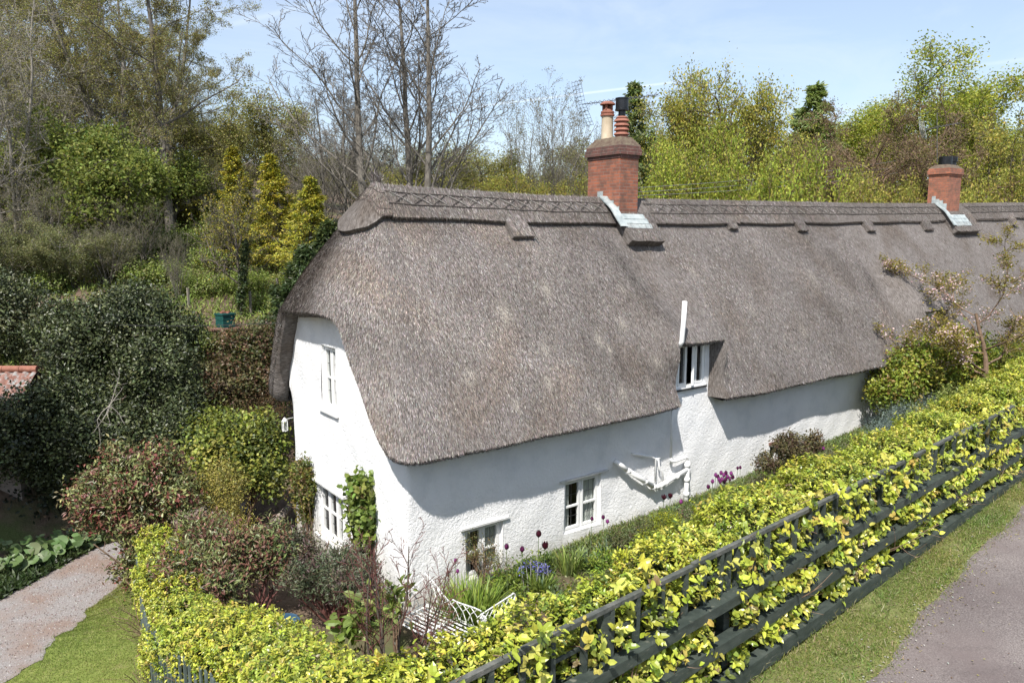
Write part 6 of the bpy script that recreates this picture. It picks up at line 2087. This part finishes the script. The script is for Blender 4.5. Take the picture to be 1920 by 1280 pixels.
for (px, py, Y, rx, rz, n, L, W, cols, lab) in [
        (1135, 1020, -1.3, .34, .22, 1500, .085, .03, GRN, 'green leafy clump right of the grey sword leaves'),
        (1165, 1030, -2.0, .34, .24, 1600, .07, .03, [(.16, .2, .07), (.11, .145, .05), (.2, .17, .08)], 'olive leafy clump at the hedge foot below the mound'),
        (1300, 945, -.8, .30, .18, 1300, .06, .025, [(.17, .21, .09), (.12, .16, .06), (.22, .17, .13)], 'low leafy clump just right of the soil pipe foot'),
        (1320, 940, -1.6, .36, .22, 1700, .06, .03, [(.24, .28, .06), (.16, .21, .04)], 'light green clump under the left side of the tulip bunch'),
        (1410, 912, -1.5, .36, .20, 1600, .06, .02, [(.22, .17, .12), (.17, .19, .07), (.13, .15, .06)], 'mauve green clump right of the tulip bunch'),
        (1520, 872, -1.6, .42, .22, 1900, .065, .03, [(.15, .19, .05), (.20, .23, .07), (.11, .14, .04)], 'green clump below the bronze azalea'),
        (1640, 838, -2.0, .48, .22, 2000, .06, .025, [(.2, .2, .09), (.15, .17, .06), (.21, .16, .12)], 'brown green clump in front of the lavender'),
        (930, 1100, -1.9, .32, .2, 1300, .08, .035, GRN[1:], 'green clump in front of the daylily, behind the bench arm'),
        (1060, 1075, -1.9, .34, .24, 1500, .08, .032, [(.15, .21, .10), (.11, .16, .06)], 'grey green clump below the iris leaves')]:
    c_ = base_at(px, py, Y) + v3(0, 0, rz * .6)
    shrub('bed_plant', lab, [(*c_, rx, rx * .8, rz), (*(c_ + v3(rx * .7, .1, -.03)), rx * .7, rx * .6, rz * .8)], n, L, W, cols, clump=.07, cat='plant', stems=8)
BR_ = [(.21, .28, .06), (.15, .21, .045), (.27, .33, .08), (.18, .18, .07)]
bz = shrub('bramble_mound', 'low green bramble mound on the slope left of the ivy clad tree', [(0, 0, .30, .85, .8, .42), (.7, .3, .25, .6, .6, .35), (-.6, .2, .22, .6, .5, .3)], 6500, .085, .06, BR_, clump=.13, stems=14, base=v3(0, 0, 0), cat='bush')
bz.location = tuple(spot(385, 29))
for px, dp, rz, sc, lab in [(470, 30, 1.0, 1.0, 'low green bramble mound right of the ivy clad tree'), (520, 28, 2.0, .9, 'low green bramble mound nearest the thatched gable'), (300, 30, 3.0, 1.1, 'low green bramble mound above the right side of the holly'),
                            (400, 33, 4.0, 1.2, 'low green bramble mound higher on the slope behind the beehive'), (495, 35, 5.0, 1.3, 'low green bramble mound at the feet of the cypresses'), (340, 36, .5, 1.4, 'low green bramble mound under the small sycamore'),
                            (240, 33, 1.5, 1.3, 'low green bramble mound below the fresh sycamore'), (445, 24.5, 2.5, .7, 'low green bramble mound in front of the beehive'), (380, 24.5, 3.5, .8, 'low green bramble mound left of the wooden platform'),
                            (560, 31, 4.5, 1.1, 'low green bramble mound under the dark evergreen'), (160, 30, 5.5, 1.1, 'low green bramble mound among the willows'), (90, 28, .8, 1.0, 'low green bramble mound left of the willow stems'), (430, 40, 1.8, 1.6, 'low green bramble mound deep behind the cypresses'), (290, 42, 2.8, 1.8, 'low green bramble mound at the foot of the dark trunk')]:
    dup(bz, spot(px, dp), rz, sc, lab, 'bramble mounds on the slope')

# small flowering cherry
p = base_at(1862, 745, -2.4)
t = tree_proto('cherry_tree', 'small spreading cherry with pink blossom and olive young leaves near the far wall', [dict(seg=7, wob=.07, up=.03, tip=.4), dict(n=9, len=1.05, ang=66, asd=10, seg=8, wob=.12, up=.035, rr=.55, t=(.35, 1), shape=(1.1, .7), tip=.25), dict(n=9, len=.40, ang=48, seg=5, wob=.15, up=.04, rr=.5, t=(.2, 1), rmin=.006), dict(n=4, len=.42, ang=42, seg=3, rr=.6, t=(.2, 1), rmin=.004)], 2.6, .065, loc=p, bark='brown_bark',
               leaf=dict(n=5200, L=.055, cols=[(.24, .20, .04), (.17, .15, .035), (.30, .25, .06)], per=3, last=2, asp=.45, sp=.06), lean=(-.12, .10))
t.scale = (1.5, 1.5, 1.18)
f = MB()
tr_ = [o for o in t.children if o.name.startswith('trunk')][0]
co = np.zeros(len(tr_.data.vertices) * 3, np.float32); tr_.data.vertices.foreach_get('co', co); co = co.reshape(-1, 3) + np.array(t.location)
k = 520
cc = co[RNG.integers(len(co) // 3, len(co), k)]
cc = cc[np.sin(cc[:, 0] * 2.2 + cc[:, 2] * 3) > -.25]
P = np.repeat(cc, 9, 0) + RNG.normal(0, .055, (len(cc) * 9, 3))
leaves(f, P, rand_unit(len(P)), rand_unit(len(P)), .038, .034, pick([(.66, .50, .50), (.72, .58, .57), (.55, .36, .37)], len(P)), 'quad', .1)
f.build('blossom', M['petal'], t)

# tulips, each a plant of its own
TUL = {'plum': [(.085, .012, .06), (.12, .02, .085), (.06, .008, .04)], 'black': [(.045, .006, .016), (.07, .01, .022), (.03, .004, .01)], 'violet': [(.20, .035, .17), (.26, .06, .22)]}


def tulip(px, py, Y, tone, label, size=1.0, group=None, openf=0.0):
    h = ony(px, py, Y)
    g = gz1(h[0], Y)
    base = v3(h[0] + RNG.normal(0, .02), Y, g)
    if h[2] - g < .25:
        base[2] = h[2] - .30
    t = thing('tulip', label, 'tulip', base, group)
    f = MB(); r = .024 * size; H = .078 * size
    a = U(0, 6.28)
    for j in range(6):
        th = a + j * math.pi / 3
        o = v3(math.cos(th), math.sin(th), 0); sd_ = v3(-math.sin(th), math.cos(th), 0)
        rr = [(0.15, 0), (.95, .30), (1.0 + .5 * openf, .62), (.55 + 1.1 * openf, 1.0)]
        ww = [.25, .72, .66, .10]
        rows = []
        for (q, z), w_ in zip(rr, ww):
            cpt = h + o * r * q * (1 if j % 2 else .88) + v3(0, 0, (z - .5) * H * (1 if j % 2 else .95))
            rows.append([cpt - sd_ * r * w_, cpt + o * r * .12, cpt + sd_ * r * w_])
        f.grid(np.array(rows), col=pick(TUL[tone], 12))
    f.build('flower', M['petal'], t, smooth=True)
    s = MB(); b0 = h - v3(0, 0, H * .45)
    s.tube([base, (base + b0) / 2 + v3(RNG.normal(0, .015), RNG.normal(0, .015), 0), b0], .0055, 5, col=(.16, .22, .09))
    s.build('stem', M['leaf'], t)
    l = MB(); n = 3
    az = U(0, 6.28, n)
    A = nrm(np.stack([np.cos(az) * .45, np.sin(az) * .45, np.ones(n)], 1))
    leaves(l, np.repeat(base[None], n, 0), A, nrm(np.stack([-np.cos(az), -np.sin(az), np.full(n, .4)], 1)), U(.24, .34, n), U(.045, .06, n), pick([(.12, .18, .10), (.16, .23, .13)], n), 'oval', .15)
    l.build('leaves', M['leaf'], t)


tulip(854, 1050, -.9, 'violet', 'purple tulip left of the daylily clump, upper of two')
tulip(858, 1070, -1.05, 'violet', 'purple tulip left of the daylily clump, lower of two')
tulip(950, 1024, -1.0, 'plum', 'dark plum tulip left of the bluebells, leftmost at window height', 1.5)
tulip(979, 1029, -1.0, 'plum', 'dark plum tulip nearest the left side of the bluebells', 1.5)
tulip(1010, 1000, -1.0, 'black', 'tall dark maroon fringed tulip above the bluebells', 1.8)
tulip(1022, 1022, -1.1, 'black', 'wide open blackish maroon tulip among the bluebells', 1.9, openf=.45)
tulip(1110, 972, -.8, 'plum', 'plum tulip in front of the curtained window pane', 1.2)
tulip(1131, 969, -.8, 'plum', 'plum tulip at the right edge of the curtained window, upper', 1.25)
tulip(1139, 977, -.85, 'violet', 'purple tulip at the right edge of the curtained window, lower', 1.2)
tulip(1245, 932, -1.0, 'black', 'splayed dark red tulip over the euphorbia, left of the pair', 1.5, openf=.9)
tulip(1257, 929, -1.0, 'black', 'splayed dark red tulip over the euphorbia, right of the pair', 1.5, openf=.5)
tulip(1277, 940, -1.0, 'violet', 'single purple tulip at the foot of the soil pipe', 1.4)
for i, (px, py) in enumerate([(1328, 912), (1336, 902), (1342, 890), (1346, 893), (1352, 886), (1357, 890), (1361, 886), (1364, 893), (1354, 898), (1358, 903), (1350, 902), (1371, 887), (1374, 894), (1369, 897), (1348, 898), (1361, 898)]):
    tulip(px, py, -1.1 + .12 * math.sin(i * 2.1), 'violet' if i % 3 else 'plum', 'dark purple tulip in the dense bunch right of the soil pipe', 1.35, 'tulips in the dense bunch')
tulip(1383, 877, -.9, 'plum', 'tall plum tulip right of the dense bunch, left of two', 1.1)
tulip(1388, 876, -.9, 'plum', 'tall plum tulip right of the dense bunch, right of two', 1.1)
tulip(1544, 840, -1.2, 'violet', 'purple tulip between azalea and heather', 1.3)
tulip(1579, 847, -1.3, 'plum', 'plum tulip above the heather, upper of two', 1.3)
tulip(1582, 857, -1.3, 'violet', 'purple tulip above the heather, lower of two', 1.2)
tuft('tulip_leaves', 'grey green tulip leaves under the dense purple bunch', base_at(1352, 935, -1.1), 130, .36, .04, .28, [(.13, .20, .11), (.17, .25, .14), (.09, .14, .07)], lean=.3)

# ------------------------------------------------------------------ butterbur beside the drive
for i, (px, py, s_, lab) in enumerate([(12, 1050, 1.0, 'butterbur clump at the left picture edge'), (48, 1040, 1.25, 'butterbur clump with one big pale tilted leaf'), (82, 1032, 1.0, 'butterbur clump of narrow upright leaves'), (103, 1016, 1.0, 'butterbur clump with small round leaves in the middle of the row'), (124, 1014, 1.0, 'butterbur clump beside the darkest shade'), (148, 1002, 1.0, 'butterbur clump nearest the red bush'), (165, 998, .8, 'butterbur clump tucked under the red bush'), (60, 1012, 1.0, 'butterbur clump in shade behind the big pale leaf'), (20, 1012, 1.0, 'butterbur clump in shade at the left edge'), (115, 990, .9, 'butterbur clump in shade behind the middle of the row')]):
    q = onz(px, py + 26, -1.15)
    b = v3(q[0], q[1], gz1(q[0], q[1]))
    t = thing('butterbur_plant', lab, 'plant', b, 'butterbur along the drive')
    l = MB(); s = MB(); n = 9
    for k in range(n):
        az = U(0, 6.28); h = U(.12, .38) * s_; R_ = U(.05, .28)
        c = b + v3(math.cos(az) * R_, math.sin(az) * R_, h)
        nn_ = nrm(v3(-.4, -.5, .8) + RNG.normal(0, .35, 3))
        ref = nrm(np.cross(nn_, v3(0.3, .2, 1))); r2 = np.cross(nn_, ref)
        rad = U(.06, .145) * s_
        th = np.linspace(.35, 6.28 - .35, 14)
        ring = [c + (ref * math.cos(a) + r2 * math.sin(a)) * rad * (1 + .05 * math.sin(a * 6)) + nn_ * rad * .16 * (1 + .5 * math.sin(3 * a)) for a in th]
        V = [c] + ring
        l.add(V, np.array([[0, j, j + 1] for j in range(1, 14)]), pick([(.09, .15, .045), (.13, .20, .07), (.19, .25, .12)], 1)[0])
        s.tube([b, (b + c) / 2 + v3(0, 0, .03), c], .009, 4, col=(.13, .16, .06))
    l.build('leaves', M['leaf'], t, smooth=True); s.build('stalks', M['leaf'], t)

# ------------------------------------------------------------------ small things on the hillside and walls
q = pt(423, 613, 25)
gb = gz1(q[0], q[1])
stand = thing('wooden_platform', 'low reddish brown wooden platform under the teal box on the slope', 'platform', (q[0], q[1], gb))
m = MB(); m.box(q + v3(-.55, -.45, -.06), q + v3(.5, .45, -.005)); m.build('deck', M['rust_wood'], stand)
for dx in (-.48, .44):
    for dy in (-.38, .38):
        m = MB(); m.box((q[0] + dx - .04, q[1] + dy - .04, gz1(q[0] + dx, q[1] + dy) - .1 if gz1(q[0] + dx, q[1] + dy) < q[2] - .1 else q[2] - .2), (q[0] + dx + .04, q[1] + dy + .04, q[2] - .06)); m.build('leg', M['rust_wood'], stand)
hv = thing('beehive', 'square dark teal beehive on the wooden platform', 'beehive', q)
m = MB(); m.box(q + v3(-.22, -.22, .0), q + v3(.22, .22, .24), rot=.3); m.build('lower_box', M['hive_paint'], hv)
m = MB(); m.box(q + v3(-.225, -.225, .252), q + v3(.225, .225, .42), rot=.3); m.build('upper_box', M['hive_paint'], hv)
m = MB(); m.box(q + v3(-.25, -.25, .42), q + v3(.25, .25, .47), rot=.3); m.build('lid', M['hive_paint'], hv)
m = MB(); m.box(q + v3(-.12, -.04, .474), q + v3(.0, .08, .54), rot=.2, jit=.012); m.box(q + v3(.04, -.06, .474), q + v3(.15, .05, .53), rot=.5, jit=.012); t = thing('stone', 'pair of pinkish stones weighing down the beehive lid', 'stones', q + v3(0, 0, .47)); m.build('stones', M['terracotta'], t)
# shed roof at the left edge
q = pt(70, 690, 18.9)
q0 = pt(-60, 690, 18.9)
ax = nrm(q0 - q); ax[2] = 0; ax = nrm(ax)
dn = v3(ax[1], -ax[0], 0)
if dn @ FH > 0: dn = -dn
shed = thing('tiled_shed', 'small shed with lichened clay tile roof among the hollies', 'shed', (q[0], q[1], gz1(q[0], q[1])))
m = MB(); a = np.linspace(0, 3.4, 120); b = np.linspace(0, 1.3, 8)
A_, B_ = np.meshgrid(a, b, indexing='ij')
P = q + v3(0, 0, -.06) + ax * A_[..., None] + dn * (B_ * .8)[..., None] + v3(0, 0, 1) * (-.62 * B_ + .035 * np.sin(A_ * 27) + .02 * ((B_ * 3.1) % 1))[..., None]
m.grid(P); P2 = P.copy(); P2 -= dn * (B_ * 1.6)[..., None]; m.grid(P2, flip=True)
M['tile'] = noise_mat('lichened_clay_tile', [(0.3, (.15, .065, .045)), (.55, (.22, .115, .09)), (.8, (.30, .27, .25))], 6, rough=.9, bump=.4, mix2=(8, .48, .60, (.27, .275, .265)))
m.build('tiled_roof', M['tile'], shed)
for k in range(8):
    m = MB(); aa = q + ax * (k * .44); m.tube([aa + v3(0, 0, -.02), aa + ax * .43 + v3(0, 0, -.02)], .085, 10); m.build('ridge_tile', M['terracotta'], shed, smooth=False)
m = MB(); c = q + ax * 1.7
V = []
for z in (gz1(q[0], q[1]) - .5, q[2] - .78):
    for u, w_ in ((.1, -.9), (3.3, -.9), (3.3, .9), (.1, .9)):
        p_ = q + ax * u + dn * w_; V.append((p_[0], p_[1], z))
m.add(V, BOXF); m.build('shed_wall', M['stone'], shed)
# lantern by the far corner of the gable
q = pt(534, 797, 16.75)
ln = thing('wall_lantern', 'small white framed lantern at the far corner of the gable', 'lantern', q)
m = MB()
for dx in (-.045, .045):
    for dy in (-.045, .045):
        m.box(q + v3(dx - .008, dy - .008, -.12), q + v3(dx + .008, dy + .008, .10))
m.lathe(q, [(.065, -.135), (.065, -.12), (.0, -.12)], 4); m.lathe(q, [(.075, .10), (.04, .15), (.015, .18), (.0, .19)], 4)
m.bar(q + v3(.0, 0, .14), q + v3(.22, .05, .14), .012, .012)
m.build('frame', M['white_metal'], ln)
m = MB(); m.box(q + v3(-.038, -.038, -.12), q + v3(.038, .038, .10)); m.build('pane', M['glass'], ln)
# thin posts of a wire fence on the slope
for i, (px, py, dp, h, lab) in enumerate([(468, 585, 27, .9, 'thin grey post on the grassy slope right of the beehive'), (520, 560, 29, .9, 'thin grey post on the slope nearest the roof'), (352, 590, 27, .8, 'thin grey post on the slope left of the beehive')]):
    b = spot(px, dp); m = MB(); m.box(b + v3(-.035, -.035, -.2), b + v3(.035, .035, h), rot=.3, jit=.004)
    o = m.build('fence_post', M['post_wood'], None, label=lab, cat='post', group='wire fence posts on the slope')


def cable(name, label, pts, r, mat='cable', sag=.3):
    a, b = np.array(pts[0]), np.array(pts[-1])
    t = np.linspace(0, 1, 24)[:, None]
    P = a * (1 - t) + b * t - v3(0, 0, 1) * (4 * sag * t * (1 - t))
    m = MB().tube(P, r, 5)
    o = m.build(name, M[mat], None, label=label, cat='cable')


cable('overhead_cable', 'thin overhead cable running left from the top of the gable', [pt(560, 603, 16.2), pt(-220, 545, 26)], .008, sag=.5)
br = MB(); q = pt(562, 600, 16.2)
br.tube([q + v3(.3, .0, -.02), q, q + v3(-.02, .02, -.12), q + v3(.1, .1, -.35)], .012, 6); br.tube([q, q + v3(.1, -.1, .1)], .012, 5)
br.build('cable_bracket', M['cable'], house)
cable('overhead_cable', 'upper of three thin cables crossing behind the middle of the ridge', [pt(1196, 352, 28), pt(1740, 290, 47)], .011, 'pale_cable', .25)
cable('overhead_cable', 'middle of three thin cables crossing behind the middle of the ridge', [pt(1196, 360, 28), pt(1740, 302, 47)], .011, 'pale_cable', .25)
cable('overhead_cable', 'lowest of three thin cables crossing behind the middle of the ridge', [pt(1196, 367, 28), pt(1740, 314, 47)], .011, 'pale_cable', .25)


# television aerials
def aerial(name, label, p0, p1, mast_top, mast_bot, n, el, refl, mat, rmat):
    t = thing(name, label, 'aerial', mast_bot)
    m = MB(); m.tube([mast_bot, mast_top], .016, 8); m.build('mast', M['grey_metal'], t)
    m = MB(); m.tube([p0, p1], .012, 6); m.build('boom', M[mat], t)
    ax = nrm(p1 - p0); sd_ = nrm(np.cross(ax, v3(0, 0, 1))); up_ = np.cross(sd_, ax)
    m = MB()
    for k in range(n):
        c = p0 + (p1 - p0) * (.08 + .92 * k / (n - 1))
        for s in (-1, 1):
            m.tube([c - sd_ * el + up_ * s * el * .55, c, c + sd_ * el + up_ * s * el * .55][0:3], .007, 4)
    m.build('elements', M[mat], t)
    m = MB()
    for s in (-1, 1):
        o = p0 - ax * .06
        d = nrm(up_ * s * 1.0 - ax * (.10 if s > 0 else -.35))
        for j in range(7):
            m.tube([o + d * refl * j / 6 - sd_ * refl * .32, o + d * refl * j / 6 + sd_ * refl * .32], .006, 4)
        for j in (-1, -.33, .33, 1):
            m.tube([o - sd_ * refl * .32 * j, o - sd_ * refl * .32 * j + d * refl], .006, 4)
    m.build('reflector', M[rmat], t)


aerial('television_aerial', 'long television aerial with mesh reflector behind the main chimney pots', pt(1092, 196, 21.6), pt(1233, 178, 23.2), pt(1172, 175, 22.6), pt(1172, 275, 22.6), 17, .09, .62, 'grey_metal', 'grey_metal')
aerial('television_aerial', 'smaller television aerial on a tall mast above the far chimney', pt(1731, 244, 33.6), pt(1797, 231, 34.6), pt(1757, 212, 34), pt(1757, 306, 34), 10, .07, .36, 'grey_metal', 'white_metal')

# ------------------------------------------------------------------ grasses and ground cover (uncountable)
def blades(name, n, xy, L, W, cols, w=None, lean=.5, up=0.0, mat='grass'):
    x, y = xy
    n = len(x)
    P = np.stack([x, y, ground_z(x, y) + up], 1)
    A = nrm(np.stack([RNG.normal(0, lean, n), RNG.normal(0, lean, n), np.ones(n)], 1))
    m = MB()
    c = pick(cols, n, w, .16)
    pt_ = np.sin(x * 1.7 + np.sin(y * 2.1)) * np.sin(y * 1.9 + 1)
    c = c * (1 + v3(.16, .05, .1) * pt_[:, None])
    leaves(m, P, A, nrm(rand_unit(n) * v3(1, 1, .2)), L * U(.5, 1.3, n), W * U(.7, 1.3, n), c, 'blade', .3)
    return m.build(name, M[mat], None, kind='stuff')


n = 75000
x = U(-1.5, 12, n); v = U(0, 1, n)
y = (fence_y(x) - .02) * (1 - v) + (lane_edge(x) + .0) * v + RNG.normal(0, .03, n)
keep = (np.sin(x * 2.3 + y * 3) + np.sin(x * 5.1 - y * 4) * .6 + RNG.normal(0, .5, n)) > -.9
keep &= (v < .86) | (U(0, 1, n) < .7)
y = np.where(v > .93, y - np.abs(RNG.normal(0, .05, n)), y)
blades('verge_grass', n, (x[keep], y[keep]), .055, .007, [(.17, .215, .05), (.24, .25, .08), (.13, .18, .035), (.32, .28, .15)], w=[3, 2, 3, 1.8], lean=.8)
n = 14000
x = U(-1.5, 12, n); v = U(.05, .95, n); y = fence_y(x) * (1 - v) + lane_edge(x) * v
k = (np.sin(x * 3.7 + 2 * np.sin(y * 5)) * np.sin(y * 6.1 + x) + RNG.normal(0, .25, n)) > .45
blades('verge_grass', n, (x[k], y[k]), .11, .009, [(.15, .22, .05), (.19, .25, .07), (.30, .27, .15)], w=[3, 2, 1.2], lean=.8)
n = 5000
x = U(-1.5, 12, n); y = fence_y(x) - np.abs(RNG.normal(.03, .10, n))
blades('verge_grass', n, (x, y), .16, .008, [(.17, .19, .05), (.27, .24, .13), (.11, .15, .03)], lean=.5)
n = 80000
u = U(.28, .78, n); v = U(0, 1.0, n) - np.abs(RNG.normal(0, .022, n))
a, b = drive_out(u, np.ones(n))
x = a * (1 - v) + (-3.2) * v; y = b * (1 - v) + np.interp(u, [0, .78], [-6, 7.2]) * v
blades('lawn_grass', n, (x, y), .045, .008, [(.17, .215, .045), (.225, .26, .07), (.12, .165, .03), (.31, .29, .13)], w=[3, 2.5, 3, 1.2], lean=.9)
n = 60000
x = U(-16, 8, n); y = U(9.2, 42, n)
x = np.where((y < 12.5) & (x < -.5), U(-.5, 8, n), x)
keep = (np.sin(x * .6 + 1) * np.sin(y * .43) + RNG.normal(0, .3, n)) > -.5
x, y = x[keep], y[keep]
blades('slope_grass', n, (x, y), .34, .035, [(.21, .28, .06), (.27, .33, .08), (.15, .21, .045), (.22, .19, .09)], w=[3, 2, 3, .6], lean=.6)
n = 30000
x = U(-1.0, 18, n); y = U(-5.6, -.15, n)
k = (ground_z(x, y) < 1.3) & ((x > 1.7) | (y < -2.6)) & (np.sin(x * 2.3 + 1) * np.sin(y * 2.9) + RNG.normal(0, .4, n) > -.45)
blades('bed_foliage', n, (x[k], y[k]), .17, .034, [(.17, .225, .055), (.11, .155, .04), (.22, .26, .09), (.16, .13, .07), (.14, .19, .10)], w=[3, 3, 2, 1, 1.5], lean=.7, mat='leaf')
n = 9000
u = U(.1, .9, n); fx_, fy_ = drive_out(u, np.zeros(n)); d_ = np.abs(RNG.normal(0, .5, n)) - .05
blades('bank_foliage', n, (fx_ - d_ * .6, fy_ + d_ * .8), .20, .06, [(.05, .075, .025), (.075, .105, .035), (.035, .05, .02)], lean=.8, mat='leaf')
n = 14000
x = U(1.9, 18, n); y = -np.abs(RNG.normal(.1, .45, n)) - .06
blades('bed_foliage', n, (x, y), .16, .028, [(.17, .225, .06), (.11, .155, .045), (.23, .27, .10), (.15, .19, .11), (.18, .14, .08)], w=[3, 3, 2, 1.5, .8], lean=.6, mat='leaf')
# leaf litter and stray leaves on the lane edge
n = 1500
x = U(0, 11, n); y = lane_edge(x) + RNG.normal(-.04, .15, n) - (U(0, 1, n) < .12) * U(0, 1.2, n)
m = MB(); leaves(m, np.stack([x, y, ground_z(x, y) + .03], 1), nrm(rand_unit(n) * v3(1, 1, .1)), nrm(rand_unit(n) * .4 + v3(0, 0, 1)), U(.010, .040, n), U(.008, .025, n), pick([(.30, .25, .17), (.16, .11, .07), (.35, .30, .10), (.42, .40, .38)], n), 'quad', .2)
m.build('leaf_litter', M['leaf'], None, kind='stuff')
# loose stones and ruts on the drive
n = 5200
u = U(.2, .95, n); v = U(0.02, .98, n)
x, y = drive_out(u, v)
m = MB()
sz = U(.005, .016, n)[:, None, None]
tet = np.array([[1, 0, -.4], [-.6, .8, -.4], [-.5, -.9, -.4], [.1, .1, .8]])
V = np.stack([x, y, ground_z(x, y) + .026], 1)[:, None, :] + (tet[None] * (1 + RNG.normal(0, .3, (n, 4, 3)))) * sz
i = np.arange(n)[:, None] * 4
m.add(V.reshape(-1, 3), [i + np.array([[0, 1, 3]]), i + np.array([[1, 2, 3]]), i + np.array([[2, 0, 3]])], np.repeat(pick([(.34, .30, .29), (.24, .18, .16), (.44, .41, .40), (.16, .13, .12)], n), 4, 0))
m.build('loose_gravel', M['straw'], None, kind='stuff')
